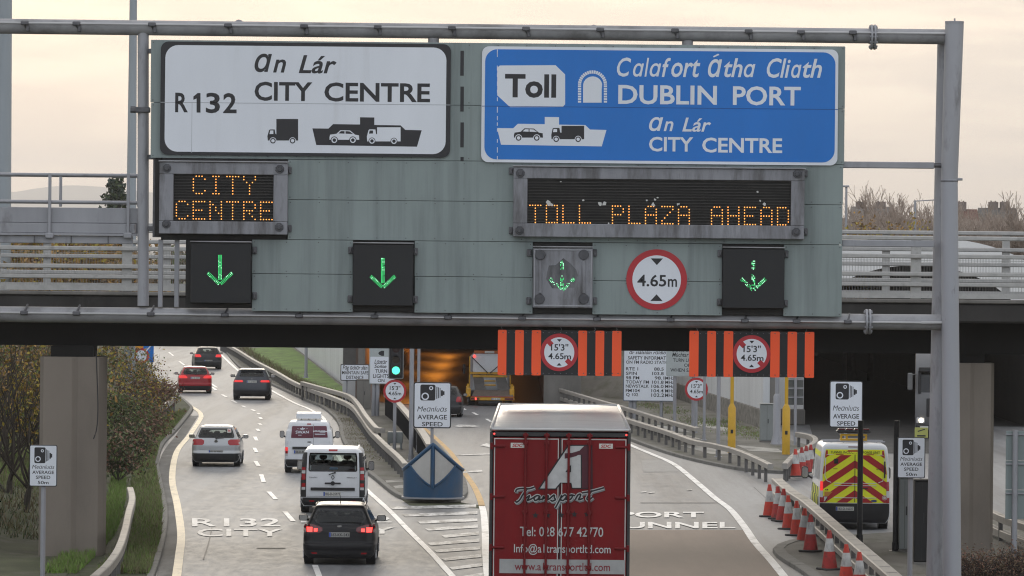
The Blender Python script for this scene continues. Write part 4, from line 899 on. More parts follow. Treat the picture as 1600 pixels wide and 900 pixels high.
def vehicle(name, label, cat, loc, rz, rows, paint, rear_win, side_wins, screen, lamps=(), plate=None, bumper=None, wheels=None, mirrors=None, crown=.05, seats=True, hi_lamp=None, extras=None, wiper=None, seams=(), n=5, handle=None):
    T = thing(name, label, cat, loc, rz); B = Body(rows, crown, n)
    rf = lambda x, z, t: (0, 1, 0) if t is None else (x, B.rear(x, z) - t, z)
    ff = lambda x, z, t: (0, -1, 0) if t is None else (x, B.front(x, z) + t, z)
    def sf(sg): return lambda y, z, t: (-sg, 0, 0) if t is None else (sg * (B.side(y, z) + t), y, z)
    holes = []; bd = .05
    def hole_rear(rw): return lambda x, y, z: (lambda a, b: a is not None and a + bd < x < b - bd and rw[0][0] < rw[-1][0] and rw[0][0] + bd < z < rw[-1][0] - bd and y < B.rear(x, z) + .12)(interp(rw, z, 1), interp(rw, z, 2))
    def hole_front(rw): return lambda x, y, z: (lambda a, b: a is not None and a + bd < x < b - bd and rw[0][0] + bd < z < rw[-1][0] - bd and y > B.front(x, z) - .12)(interp(rw, z, 1), interp(rw, z, 2))
    def hole_side(rw): return lambda x, y, z: (lambda a, b: a is not None and a + bd < y < b - bd and rw[0][0] + bd < z < rw[-1][0] - bd and abs(x) > B.side(y, z) - .03)(interp(rw, z, 1), interp(rw, z, 2))
    if rear_win: holes.append(hole_rear(rear_win))
    if screen: holes.append(hole_front(screen))
    for rw in side_wins: holes.append(hole_side(rw))
    mb = MB(); B.mesh(mb, holes); mb.build("body", paint, T, smooth=38)
    if rear_win: mb = MB(); patch(mb, rf, rear_win, .006, 14, 4, .045); mb.build("rear_window", [glass, frit], T, smooth=40)
    if screen: mb = MB(); patch(mb, ff, screen, .006, 14, 4, .05); mb.build("windscreen", [glass, frit], T, smooth=40)
    for sg in (-1, 1):
        for rw in side_wins: mb = MB(); patch(mb, sf(sg), rw, .005, 8, 4, .04); mb.build("side_window", [glass, frit], T, smooth=40)
    for rw, mat, nm, t in lamps:
        for sg in (-1, 1):
            mb = MB(); patch(mb, rf, [(z, sg * a, sg * b) for z, a, b in rw], t, 8, 3); mb.build(nm, mat, T, smooth=40)
    if bumper: mb = MB(); patch(mb, rf, bumper[0], .012, 24, 4); mb.build("bumper", bumper[1], T, smooth=40)
    for rw in seams: mb = MB(); patch(mb, rf, rw, .0025, 16, 2); mb.build("panel_gap", signblack, T)
    if plate: plate_obj(T, plate[0], plate[1], plate[2], .52, plate[3] if len(plate) > 3 else .115, B.rear(plate[1] + .2, plate[2]) - .012, plate[4] if len(plate) > 4 else platew)
    for x, y, r, wd in wheels or ():
        wheel(T, x, y, r, wd); wheel(T, -x, y, r, wd)
        for sg in (-1, 1):
            mb = MB(); mb.cyl((sg * (x - wd / 2 - .02), y, r + .02), (sg * (B.side(y, r) + .004), y, r + .02), r + .055, n=28); mb.build("wheel_arch", plast, T)
    if mirrors:
        x, y, z, w_, h_, mt = mirrors
        for sg in (-1, 1):
            mb = MB(); prof = rrect(sg * x - w_ / 2, sg * x + w_ / 2, z - h_ / 2, z + h_ / 2, min(w_, h_) * .38, 4); cx_, cz_ = sg * x, z
            sh = lambda k, yy: [(cx_ + (a - cx_) * k, yy, cz_ + (b - cz_) * k) for a, b in prof]
            mb.loft([sh(.96, y), sh(1, y + .03), sh(.9, y + .12), sh(.55, y + .17)]); mb.tube([(sg * (x - w_ / 2 + .02), y + .08, z - h_ / 4), (sg * (B.side(y + .1, z - h_ / 2) - .02), y + .14, z - h_ / 2)], .03, 6)
            m_ = mb.build("mirror", mt, T, smooth=40); mb = MB(); mb.xz([(cx_ + (a - cx_) * .84, cz_ + (b - cz_) * .84) for a, b in prof], y - .004, y - .001); mb.build("mirror_glass", chrome, m_)
    if hi_lamp: mb = MB(); patch(mb, rf, hi_lamp, .012, 6, 2); mb.build("high_brake_lamp", lampred, T)
    if wiper:
        x0, z0, x1, z1 = wiper; mb = MB(); mb.tube([(x0, B.rear(x0, z0) - .03, z0), ((x0 + x1) / 2, B.rear((x0 + x1) / 2, (z0 + z1) / 2) - .035, (z0 + z1) / 2), (x1, B.rear(x1, z1) - .025, z1)], .013, 6); mb.cyl((x0, B.rear(x0, z0) - .05, z0), (x0, B.rear(x0, z0) + .01, z0), .028, n=10); mb.build("wiper", plast, T)
    if seats:
        hw = rows[len(rows) // 2][3]; zb = seats[0]; yf_ = seats[1]
        mb = MB(); mb.box(-hw * .85, hw * .85, .35, yf_ + 1.0, .3, zb - .28, .05); mb.build("cabin_floor", cabin, T)
        mb = MB(); mb.box(-hw * .82, hw * .82, yf_ + .75, yf_ + 1.1, .35, zb + .02, .08); mb.build("dashboard", cabin, T)
        for x in (-.37, .37):
            mb = MB(); mb.box(x - .24, x + .24, yf_ - .1, yf_ + .1, .4, zb + .10, .09); mb.box(x - .12, x + .12, yf_ - .06, yf_ + .05, zb + .12, zb + .28, .05); mb.cyl((x, yf_, zb + .05), (x, yf_, zb + .18), .03, n=6); mb.build("seat", cabin, T, smooth=40)
        if len(seats) > 2:
            mb = MB(); mb.box(-hw * .75, hw * .75, seats[2] - .1, seats[2] + .1, .4, zb + .06, .07)
            for x in (-.42, 0, .42): mb.box(x - .11, x + .11, seats[2] - .06, seats[2] + .04, zb + .05, zb + .16, .04)
            mb.build("rear_bench", cabin, T, smooth=40)
    if extras: extras(T, B, rf)
    return T
def badge_oval(T, B, x, z, a, b, mat, y=.012):
    mb = MB(); yy = B.rear(x, z); mb.xz([(x + a * math.cos(k * .314), z + b * math.sin(k * .314)) for k in range(20)], yy - y, yy + .01); mb.build("badge", mat, T)
def hatch_rows(W, H, L_, sq=1.0, wag=0):
    h = W / 2
    return [(.17, .16, L_ - .25, h * .86, .16, .25), (.26, .05, L_ - .08, h * .95, .2, .35), (.42, .0, L_, h * .985, .22, .42), (.53, .0, L_ - .02, h * .995, .23, .46), (.575, .045, L_ - .03, h, .24, .5), (.8, .065, L_ - .25, h * .995, .24, .5), (.92, .10, L_ - .75, h * .965, .24, .4), (1.0, .14, L_ - 1.15, h * .92, .22, .3),
            (1.1, .21 - wag * .05, L_ - 1.38, h * .865, .2, .25), (1.25, .33 - wag * .1, L_ - 1.72, h * .79, .18, .22), (H - .1, .48 - wag * .18, L_ - 2.08, h * .71, .16, .2), (H - .045, .58 - wag * .2, L_ - 2.25, h * .66, .16, .2), (H - .015, .75 - wag * .2, L_ - 2.45, h * .58, .15, .2), (H, 1.0 - wag * .2, L_ - 2.7, h * .44, .12, .15)]
def carw(h, L_, r=.32): return [(h - .115, .78, r, .21), (h - .115, L_ - .88, r, .21)]
def place(px, py): p = G(px, py); return (p.x, p.y, 0)
silver = M("silver paint", (.40, .41, .42), .32, .45, coat=.7, var=.03, vs=2)
blackp = M("black car paint", (.010, .010, .012), .4, 0, coat=.12, spec=.3, var=.2, vs=2, dirt=(.03, .028, .026), ds=2.5, dthr=(.5, .75), damt=.5)
redp = M("red car paint", (.33, .010, .018), .35, 0, coat=.25, spec=.35)
greyblue = M("blue grey car paint", (.045, .052, .066), .4, .2, coat=.25, spec=.4)
darkp = M("dark grey car paint", (.022, .024, .027), .4, .1, coat=.2, spec=.35)
vanwhite = M("white van paint", (.72, .74, .77), .4, coat=.4, var=.04, vs=1.5, dirt=(.5, .49, .46), ds=1.2, dthr=(.55, .8), damt=.5)
def extra_golf(T, B, rf):
    badge_oval(T, B, 0, .93, .065, .065, chrome); badge_oval(T, B, 0, .93, .048, .048, darkp, .014)
    q = MB(); y = B.rear(0, .93) - .0165; q.add([(x, y, .93 + z) for x, z in ((-.035, .035), (-.02, .035), (0, -.015), (.02, .035), (.035, .035), (.006, -.04), (-.006, -.04))], [(0, 1, 2, 6), (2, 3, 4, 5), (2, 5, 6)]); q.build("badge", chrome, T)
    mb = MB(); x0, x1, z0, z1 = .40, .53, 1.25, 1.385; mb.add([(x, B.rear(x, z) - .011, z) for x, z in ((x0, z0), (x1, z0), (x1, z1), (x0, z1))], [(0, 1, 2, 3)]); st = mb.build("learner_sticker", platew, T)
    mb = MB(); mb.text("N", lambda a, b: (x0 + .025 + a * .08, B.rear(x0 + .06, z0 + .02 + b * .095) - .014, z0 + .02 + b * .095), .03); mb.build("lettering", signred, st)
h = .88
vehicle("hatchback_car", "silver hatchback with a red N sticker in its rear window", "car", place(337, 730), R(1.2), hatch_rows(1.76, 1.5, 4.2), silver,
        [(1.06, -.63, .63), (1.12, -.66, .66), (1.3, -.60, .60), (1.40, -.555, .555)], [[(1.02, .7, 2.75), (1.2, .75, 2.5), (1.37, .95, 2.2)]], [(1.02, -.62, .62), (1.4, -.5, .5)],
        [([(.80, .50, .84), (.85, .44, .862), (.96, .43, .858), (1.01, .52, .835)], lampred, "tail_lamp", .012)], ("131 D 20617", 0, .56, .115, platedirty), ([(.19, -.70, .70), (.26, -.82, .82), (.46, -.86, .86), (.50, -.86, .86)], plast), carw(h, 4.2), (.99, 2.45, 1.03, .22, .15, silver), extras=extra_golf, seats=(1.12, 1.9, .95), wiper=(0, 1.05, .28, 1.07), seams=[[(.62, -.6, .6), (.626, -.6, .6)]])
def extra_focus(T, B, rf):
    badge_oval(T, B, 0, .985, .06, .025, chrome)
    mb = MB(); y = .95; z = B.rows[-1][0]; mb.tube([(0, y, z - .03), (0, y - .05, z + .05), (0, y - .22, z + .2)], [.02, .008, .004], 6); mb.build("aerial", plast, T)
    for sg in (-1, 1):
        mb = MB(); patch(mb, rf, [(.29, sg * .55, sg * .68), (.33, sg * .56, sg * .70)], .014, 5, 2); mb.build("reflector", lampred, T)
        mb = MB(); patch(mb, rf, [(.85, sg * .55, sg * .64), (.93, sg * .55, sg * .64)], .022, 3, 2); patch(mb, rf, [(.84, sg * .68, sg * .82), (.96, sg * .68, sg * .83)], .022, 3, 2); mb.build("lit_tail_lamp", brake, T)
    for sg in (-1, 1): mb = MB(); mb.tube([(sg * .62, 1.0, 1.475), (sg * .62, 1.4, 1.50), (sg * .60, 2.2, 1.49)], .018, 6); mb.build("roof_rail", blackp, T)
h = .91
vehicle("estate_car", "black estate car with lit tail lamps following the white minibus", "car", place(529.5, 884), R(.3), hatch_rows(1.82, 1.53, 4.5, wag=1), blackp,
        [(1.02, -.50, .50), (1.08, -.60, .60), (1.2, -.665, .665), (1.30, -.62, .62), (1.41, -.55, .55)], [[(1.04, .55, 3.0), (1.2, .6, 2.7), (1.38, .8, 2.35)]], [(1.04, -.62, .62), (1.43, -.5, .5)],
        [([(.82, .50, .90), (.87, .42, .91), (.95, .43, .905), (1.03, .66, .88)], lampdark, "tail_lamp", .012)], ("162-KK-543", 0, .775, .12, platedirty), ([(.19, -.74, .74), (.27, -.85, .85), (.38, -.88, .88)], plast), carw(h, 4.5, .33), (1.0, 2.6, 1.06, .24, .17, blackp), extras=extra_focus, seats=(1.12, 2.1, 1.15), seams=[[(.60, -.66, .66), (.607, -.66, .66)], [(1.005, -.5, .5), (1.012, -.5, .5)]])
vehicle("hatchback_car", "red hatchback on the left lane beyond the silver car", "car", place(305, 615), R(5), hatch_rows(1.82, 1.48, 4.3), redp,
        [(1.04, -.58, .58), (1.12, -.67, .67), (1.25, -.63, .63), (1.38, -.55, .55)], [[(1.02, .7, 2.8), (1.2, .75, 2.5), (1.36, .95, 2.2)]], [(1.04, -.6, .6), (1.38, -.5, .5)],
        [([(.84, .46, .9), (.9, .42, .91), (1.0, .55, .88)], brake2, "tail_lamp", .012)], ("12 D 4471", 0, .86), ([(.19, -.7, .7), (.26, -.84, .84), (.42, -.88, .88)], plast), carw(.91, 4.3), (1.0, 2.5, 1.04, .22, .15, blackp), seats=(1.12, 1.95, 1.0), wiper=(0, 1.05, .26, 1.07))
suvr = [(.2, .2, 4.4, .80, .16, .25), (.32, .06, 4.62, .92, .2, .35), (.5, 0, 4.72, .965, .22, .42), (.75, .02, 4.7, .975, .24, .5), (.98, .07, 4.5, .965, .24, .5), (1.08, .12, 3.9, .93, .24, .4), (1.18, .2, 3.5, .88, .22, .3), (1.35, .32, 3.1, .81, .2, .25), (1.52, .42, 2.7, .73, .18, .2), (1.6, .5, 2.5, .68, .16, .2), (1.635, .7, 2.25, .6, .15, .2), (1.65, 1.0, 2.0, .45, .12, .15)]
def extra_suv(T, B, rf):
    mb = MB(); mb.box(-.6, .6, .3, .62, 1.565, 1.60, .012); mb.build("spoiler", greyblue, T)
    badge_oval(T, B, 0, 1.12, .05, .03, chrome)
vehicle("sport_utility_car", "dark blue grey sport utility car with slim lit tail lamps, right of the red car", "car", place(393, 625.5), R(2), suvr, greyblue,
        [(1.24, -.62, .62), (1.3, -.66, .66), (1.48, -.58, .58)], [[(1.2, .8, 3.2), (1.36, .9, 2.9), (1.5, 1.2, 2.6)]], [(1.2, -.62, .62), (1.55, -.5, .5)],
        [([(.95, .48, .95), (1.0, .45, .955), (1.06, .5, .94)], brake2, "tail_lamp", .012)], ("171 D 8352", 0, .98), ([(.22, -.78, .78), (.32, -.9, .9), (.52, -.945, .945)], plast), [(.84, .9, .37, .25), (.84, 3.75, .37, .25)], (1.07, 2.85, 1.22, .24, .17, greyblue), extras=extra_suv, seats=(1.3, 2.2, 1.2))
vehicle("hatchback_car", "small dark grey car farthest up the left road, right tail lamp bright", "car", place(325.5, 577.5), R(7), hatch_rows(1.8, 1.49, 4.2), darkp,
        [(1.03, -.6, .6), (1.12, -.66, .66), (1.3, -.6, .6), (1.40, -.55, .55)], [[(1.02, .7, 2.75), (1.2, .75, 2.5), (1.37, .95, 2.2)]], [(1.02, -.62, .62), (1.4, -.5, .5)],
        [([(.82, .5, .88), (.88, .46, .885), (1.0, .55, .86)], brake2, "tail_lamp", .012)], ("08 D 31946", 0, .58, .115, platedirty), None, carw(.9, 4.2), (.99, 2.45, 1.03, .2, .14, darkp), seats=(1.12, 1.9, .95))
vehicle("hatchback_car", "dark car half hidden by the large camera sign beside the tow truck", "car", place(694, 652.5), R(-1), hatch_rows(1.66, 1.5, 3.9), darkp,
        [(1.03, -.55, .55), (1.12, -.6, .6), (1.3, -.56, .56), (1.40, -.5, .5)], [[(1.02, .7, 2.55), (1.2, .75, 2.35), (1.37, .95, 2.1)]], [(1.02, -.58, .58), (1.4, -.46, .46)],
        [([(.74, .58, .81), (.8, .55, .815), (1.0, .6, .79)], lampred, "tail_lamp", .012)], ("07 D 55218", 0, .58), ([(.19, -.65, .65), (.26, -.76, .76), (.44, -.8, .8)], plast), carw(.83, 3.9, .29), (.93, 2.3, 1.03, .2, .14, plast), seats=(1.12, 1.8, .95))
# ------------------------------------------------------------------ white minibus
def van_rows(W, H, L_, r=.12, nose=1.0, taper=.1):
    h = W / 2
    return [(.22, .1, L_ - .2, h * .9, .1, .25), (.34, .03, L_ - .04, h * .97, r, .35), (.55, 0, L_, h, r, .45), (.9, .0, L_ - .06, h, r, .5), (1.1, .01, L_ - .35 * nose, h * .997, r, .5), (1.25, .02, L_ - .8 * nose, h * .985, r, .45), (1.5, .035, L_ - 1.15 * nose, h * (1 - taper * .35), r, .4), (H - .3, .06, L_ - 1.65 * nose, h * (1 - taper * .75), r, .3), (H - .14, .085, L_ - 1.9 * nose, h * (1 - taper), r * 1.1, .3), (H - .06, .12, L_ - 2.1 * nose, h * (1 - taper - .05), r * 1.2, .3), (H - .02, .2, L_ - 2.3 * nose, h * (1 - taper - .13), r, .3), (H, .38, L_ - 2.6 * nose, h * (1 - taper - .28), r, .2)]
def extra_trafic(T, B, rf):
    for sg in (-1, 1):
        mb = MB(); patch(mb, rf, [(.50, sg * .80, sg * .972), (1.2, sg * .80, sg * .966), (1.7, sg * .78, sg * .925), (1.84, sg * .775, sg * .885)], .006, 8, 5); pl_ = mb.build("corner_pillar", plast, T, smooth=40)
        for z0, z1, mt in ((1.02, 1.20, lampred), (1.21, 1.30, lampclear), (1.31, 1.40, lampred), (.72, .80, lampclear), (.81, .92, lampred)):
            mb = MB(); patch(mb, rf, [(z0, sg * .825, sg * .94), (z1, sg * .825, sg * .935)], .016, 5, 2); mb.build("tail_lamp", mt, T)
        mb = MB(); patch(mb, rf, [(.36, sg * .55, sg * .70), (.40, sg * .55, sg * .70)], .02, 4, 2); mb.build("reflector", lampred, T)
    mb = MB(); patch(mb, rf, [(.70, -.66, .66), (.72, -.665, .665), (.77, -.665, .665), (.79, -.66, .66)], .03, 14, 2); mb.build("tailgate_trim", plast, T, smooth=40)
    mb = MB(); y = B.rear(0, .92); mb.box(-.24, .24, y - .03, y + .01, .895, .945, .012); mb.cyl((0, y - .045, .92), (0, y, .92), .065, n=14); mb.build("tailgate_handle", plast, T)
    mb = MB(); y = B.rear(0, 1.1)
    ou = [(0, .085), (.06, 0), (0, -.085), (-.06, 0)]; inn = [(0, .05), (.032, 0), (0, -.05), (-.032, 0)]
    mb.loft([[(a, y - .015, 1.1 + b) for a, b in ou], [(a, y - .015, 1.1 + b) for a, b in inn]], caps=False); mb.build("badge", steel, T)
    mb = MB(); mb.txt("TRAFIC", -.72, -.46, 1.075, 1.11, B.rear(.6, 1.09) - .012); mb.txt("RENAULT", .42, .72, 1.075, 1.11, B.rear(.6, 1.09) - .012); mb.build("lettering", steel, T)
    for x in (-.73, .73): mb = MB(); mb.box(x - .03, x + .03, .4, 3.2, B.rows[-1][0] - .035, B.rows[-1][0] - .01, .008); mb.build("roof_rail", vanwhite, T)
    mb = MB(); mb.box(-.12, .14, .5, .7, 1.3, 1.38, .03); mb.build("blue_cloth", M("blue cloth", (.05, .25, .5), .8), T)
vehicle("minibus", "white minibus with black corner pillars and a wide rear window", "minibus", place(519.5, 803), R(.8), van_rows(1.96, 1.97, 5.0), vanwhite,
        [(1.27, -.70, .70), (1.30, -.735, .735), (1.7, -.725, .725), (1.83, -.70, .70)], [[(1.2, 3.0, 3.9), (1.4, 3.0, 3.7), (1.68, 3.0, 3.3)], [(1.2, .8, 2.8), (1.68, .85, 2.75)]], [(1.3, -.75, .75), (1.74, -.62, .62)], [], ("182-D-35973", -.02, .60, .125), ([(.24, -.86, .86), (.34, -.93, .93), (.46, -.96, .96), (.485, -.96, .96)], plast), [(.86, .95, .33, .22), (.86, 4.05, .33, .22)], (1.10, 3.6, 1.3, .18, .30, plast), hi_lamp=[(1.885, -.13, .13), (1.935, -.13, .13)], extras=extra_trafic, seats=(1.38, 3.1, 1.6), wiper=(.06, 1.24, -.12, 1.18), seams=[[(.52, -.78, .78), (.526, -.78, .78)]])
# ------------------------------------------------------------------ white van with maroon window
maroon = M("maroon window film", (.13, .025, .045), .3)
def extra_nv(T, B, rf):
    mb = MB(); patch(mb, rf, [(1.26, -.62, .15), (1.29, -.63, .15), (1.64, -.60, .15), (1.68, -.58, .15)], .008, 10, 3); mb.build("window_film", maroon, T)
    mb = MB(); patch(mb, rf, [(1.28, .17, .66), (1.31, .17, .665), (1.66, .17, .63), (1.69, .17, .61)], .008, 8, 3); mb.build("window_film", maroon, T)
    y = B.rear(.3, 1.5) - .018; mb = MB(); mb.txt("SWAN", -.47, -.0, 1.41, 1.52, y, .016); 
    for q0, q1, z0, z1 in ((-.38, -.24, 1.35, 1.37), (-.22, -.08, 1.35, 1.37), (-.27, -.19, 1.31, 1.325), (.2, .3, 1.505, 1.53), (.32, .41, 1.505, 1.53), (.43, .58, 1.505, 1.53), (.38, .58, 1.46, 1.48)): mb.box(q0, q1, y - .001, y, z0, z1)
    mb.box(.2, .58, y - .001, y, 1.375, 1.39); mb.box(.2, .58, y - .001, y, 1.40, 1.415)
    mb.build("lettering", signwhite, T)
    mb = MB(); c_ = [(-.32, 1.585), (-.28, 1.555), (-.2, 1.555), (-.15, 1.58), (-.13, 1.61), (-.19, 1.60), (-.215, 1.615), (-.212, 1.645), (-.23, 1.655), (-.248, 1.64), (-.225, 1.632), (-.24, 1.60), (-.29, 1.605)]
    mb.xz(c_, y - .001, y); mb.tube([(-.35, y, 1.57), (-.39, y, 1.6), (-.42, y, 1.585)], .006, 4); mb.tube([(-.11, y, 1.57), (-.07, y, 1.6), (-.04, y, 1.585)], .006, 4); mb.build("swan_emblem", signwhite, T)
    mb = MB(); patch(mb, rf, [(.30, .155, .165), (1.74, .155, .165)], .004, 2, 10); mb.build("door_gap", steel, T)
    for x, z in ((-.76, 1.12), (.75, 1.14)): mb = MB(); y = B.rear(x, z); mb.box(x - .02, x + .02, y - .02, y + .02, z - .06, z + .05, .008); mb.build("hinge", vanwhite, T)
    mb = MB(); patch(mb, rf, [(.86, -.58, .12), (.95, -.58, .12)], .03, 8, 2); mb.build("door_trim", plast, T)
    badge_oval(T, B, .02, 1.12, .075, .022, steel)
    H_ = B.rows[-1][0]
    mb = MB(); mb.box(-.46, .42, .7, 2.6, H_ + .06, H_ + .25, .02); mb.box(-.465, .425, .69, 2.61, H_ + .17, H_ + .18); rb = mb.build("roof_tube_carrier", vanwhite, T)
    mb = MB()
    for x in (-.28, -.02, .24): mb.tube([(x - .03, .85, H_ - .01), (x, .80, H_ + .06), (x + .03, .85, H_ - .01)], .014, 5)
    mb.build("carrier_foot", steel, T)
    for sg in (-1, 1):
        for z0, z1, mt in ((.62, .70, lampclear), (.705, .80, lampred), (.805, .93, brake2)): mb = MB(); patch(mb, rf, [(z0, sg * .74, sg * .83), (z1, sg * .74, sg * .83)], .014, 4, 2); mb.build("tail_lamp", mt, T)
vehicle("delivery_van", "white van with maroon swan signage on its rear windows and a roof carrier", "van", place(482, 740), R(1.8), van_rows(1.7, 1.86, 4.4, taper=.14), vanwhite, None, [[(1.2, 2.6, 3.3), (1.4, 2.6, 3.1), (1.6, 2.6, 2.9)]], [(1.25, -.65, .65), (1.62, -.55, .55)], [], ("06-D-41187", -.26, .77, .12, platedirty), ([(.24, -.75, .75), (.34, -.81, .81), (.50, -.84, .84)], plast), [(.74, .75, .31, .2), (.74, 3.5, .31, .2)], (1.0, 3.1, 1.27, .17, .26, plast), hi_lamp=[(1.735, -.07, .08), (1.775, -.06, .07)], extras=extra_nv, seats=(1.3, 2.6))
# ------------------------------------------------------------------ striped response van
cyel = M("fluorescent yellow film", (.84, .88, .03), .45, var=.05, vs=3); cred = M("red reflective film", (.42, .02, .025), .45, var=.06, vs=3)
def clip_half(poly, a, b, c_):                     # keep a*x+b*z >= c
    o = []
    for i in range(len(poly)):
        p, q = poly[i], poly[(i + 1) % len(poly)]; fp = a * p[0] + b * p[1] - c_; fq = a * q[0] + b * q[1] - c_
        if fp >= 0: o.append(p)
        if (fp >= 0) != (fq >= 0): t = fp / (fp - fq); o.append((p[0] + (q[0] - p[0]) * t, p[1] + (q[1] - p[1]) * t))
    return o
def extra_transit(T, B, rf):
    yb = lambda x, z: B.rear(x, z)
    outer = [(-.93, .84), (.93, .84), (.93, 1.75), (.84, 2.48), (-.84, 2.48), (-.93, 1.75)]
    mb = MB(); patch(mb, rf, [(.84, -.93, .93), (1.75, -.925, .925), (2.45, -.84, .84)], .005, 24, 8); mb.build("chevron_ground", cyel, T, smooth=40)
    mb = MB(); area = [(0, .845), (.925, .845), (.915, 1.75), (.85, 2.28), (0, 2.28)]
    for sg in (-1, 1):
        for k in range(-6, 9):
            c0 = .55 + k * .45; p = clip_half(clip_half(area, .72, 1, c0), -.72, -1, -(c0 + .225))
            if len(p) > 2:
                for i in range(1):
                    # split in cells so that the film follows the door skin
                    for xa_ in [q * .155 for q in range(6)]:
                        pp = clip_half(clip_half(p, 1, 0, xa_), -1, 0, -(xa_ + .155))
                        for za in [.845 + .24 * q for q in range(6)]:
                            r_ = clip_half(clip_half(pp, 0, 1, za), 0, -1, -(za + .24)) if len(pp) > 2 else []
                            if len(r_) > 2: mb.add([(sg * a, yb(a, b) - .0075, b) for a, b in r_], [tuple(range(len(r_)))])
    for z0, z1, xa_, xb_ in ((2.28, 2.42, .78, .855), (2.385, 2.43, .0, .22), (2.29, 2.31, .33, .56)):
        for sg in (-1, 1): mb.add([(sg * a, yb(a, b) - .008, b) for a, b in ((xa_, z0), (xb_, z0), (xb_ - .02, z1), (xa_, z1))], [(0, 1, 2, 3)])
    mb.build("chevron_stripes", cred, T)
    mb = MB(); mb.text("TUNNEL INCIDENT RESPONSE UNIT", lambda a, b: (-.70 + a * 1.42, yb(.3, 2.33 + b * .075) - .0095, 2.33 + b * .075), .016); mb.build("lettering", M("yellow film lettering", (.12, .13, .02), .5), T)
    mb = MB()
    def bar(pts, r_): mb.tube([(a, yb(a, b) - .012, b) for a, b in pts], r_, 5)
    bar([(-.82, 2.27), (-.80, 2.29), (.80, 2.29), (.82, 2.27)], .008)
    for z in (1.43, 1.36, .99): bar([(-.60, z), (-.3, z), (0, z), (.3, z), (.62, z)], .011)
    bar([(-.84, 2.2), (-.86, 1.65), (-.80, 1.5), (-.68, 1.45)], .012); bar([(.84, 2.2), (.86, 1.65), (.80, 1.5), (.68, 1.45)], .012); mb.build("door_pressing", vanwhite, T)
    mb = MB(); 
    for z in (0,): mb.tube([(0, yb(0, zz) - .012, zz) for zz in (.86, 1.2, 1.6, 2.0, 2.3)], .010, 5)
    mb.build("door_gap", signblack, T)
    mb = MB(); y = yb(.55, 2.1); mb.box(-.60, -.48, y - .03, y, 2.02, 2.17, .01); mb.box(-.62, -.50, y - .016, y, 1.855, 1.87); mb.box(.62, .78, y - .016, y, 1.855, 1.87); y = yb(.3, 1.3); mb.box(.1, .38, y - .03, y, 1.26, 1.29, .01); mb.box(.84, .88, yb(.9, 1.8) - .05, yb(.9, 1.8), 1.6, 2.1, .01); mb.build("door_fitting", plast, T)
    for sg in (-1, 1):
        mb = MB(); patch(mb, rf, [(.84, sg * .915, sg * 1.0), (1.0, sg * .91, sg * 1.005)], .014, 4, 2); mb.build("tail_lamp", lampred, T)
        mb = MB(); patch(mb, rf, [(1.0, sg * .91, sg * 1.005), (1.2, sg * .91, sg * 1.0)], .014, 4, 2); mb.build("reversing_lamp", lampclear, T)
        mb = MB(); patch(mb, rf, [(1.2, sg * .91, sg * 1.0), (1.48, sg * .915, sg * .99)], .016, 4, 2); mb.build("tail_lamp", brake2 if sg < 0 else lampred, T)
    mb = MB(); y = yb(.8, 1.1); mb.box(-.87, -.62, y - .014, y, 1.04, 1.17); mb.build("orange_sticker", M("orange sticker", (.6, .28, .06), .5), T)
    mb = MB(); mb.box(-.88, -.70, y - .013, y, .88, 1.02); mb.build("warning_sticker", platew, T); mb = MB(); mb.xz([(-.85, .90), (-.73, .90), (-.79, 1.0)], y - .016, y - .0135); mb.txt("44", -.86, -.76, 1.2, 1.26, y - .012); mb.build("lettering", signblack, T)
    mb = MB(); q = yb(.85, 1.0); mb.xz(circ(.86, 1.0, .075, 20), q - .014, q); mb.build("speed_sticker", platew, T); mb = MB(); ring_faces(mb, .86, 1.0, .045, .06, q - .017, q - .0145, n=20); mb.build("speed_sticker_ring", signred, T)
    badge_oval(T, B, .55, .9, .09, .035, chrome); badge_oval(T, B, .55, .9, .075, .026, M("badge blue", (.02, .05, .2), .3), .014)
    mb = MB(); patch(mb, rf, [(2.52, -.2, .2), (2.545, -.19, .19)], .012, 6, 2); mb.build("high_brake_lamp", lampdark, T)
    H_ = B.rows[-1][0]
    mb = MB(); mb.tube([(-.9, .6, H_ + .03), (.9, .6, H_ + .03)], .02, 6); mb.tube([(-.9, 1.6, H_ + .03), (.9, 1.6, H_ + .03)], .02, 6)
    for x in (-.66, -.3, .3, .66): mb.cyl((x, .6, H_ - .05), (x, .6, H_ + .04), .015, n=6); mb.cyl((x, 1.6, H_ - .05), (x, 1.6, H_ + .04), .015, n=6)
    mb.build("roof_rack", galv, T)
    mb = MB(); z0 = H_ + .05
    for x in (-.36, -.2, .2, .36): mb.box(x - .03, x + .03, .75, .85, z0, z0 + .2, .01)
    mb.box(-.39, .39, .72, 1.0, z0 + .001, z0 + .06, .01); mb.box(-.39, .39, .73, .99, z0 + .15, z0 + .2, .01); mb.build("light_bar_frame", yellow, T)
    mb = MB(); mb.box(-.5, .5, .68, 1.05, z0 + .23, z0 + .33, .04); mb.build("light_bar", plast, T, smooth=30)
    mb = MB()
    for x in (-.35, -.12, .12, .35): mb.box(x - .1, x + .1, .70, 1.03, z0 + .33, z0 + .37, .015)
    mb.build("beacon", lampdark, T)
    # left flank: grey graphic panel and checks
    fl = M("flank graphic grey", (.36, .38, .4), .4, var=.5, vs=4)
    mb = MB(); sd_ = lambda y, z, o=.006: (-(B.side(y, z) + o), y, z)
    def quad(y0, y1, z0, z1, mt, nm):
        m2 = MB(); k = 6; m2.add([sd_(y0 + (y1 - y0) * i / k, z) for i in range(k + 1) for z in (z0, (z0 + z1) / 2, z1)], [(i * 3 + j, (i + 1) * 3 + j, (i + 1) * 3 + j + 1, i * 3 + j + 1) for i in range(k) for j in range(2)]); m2.build(nm, mt, T)
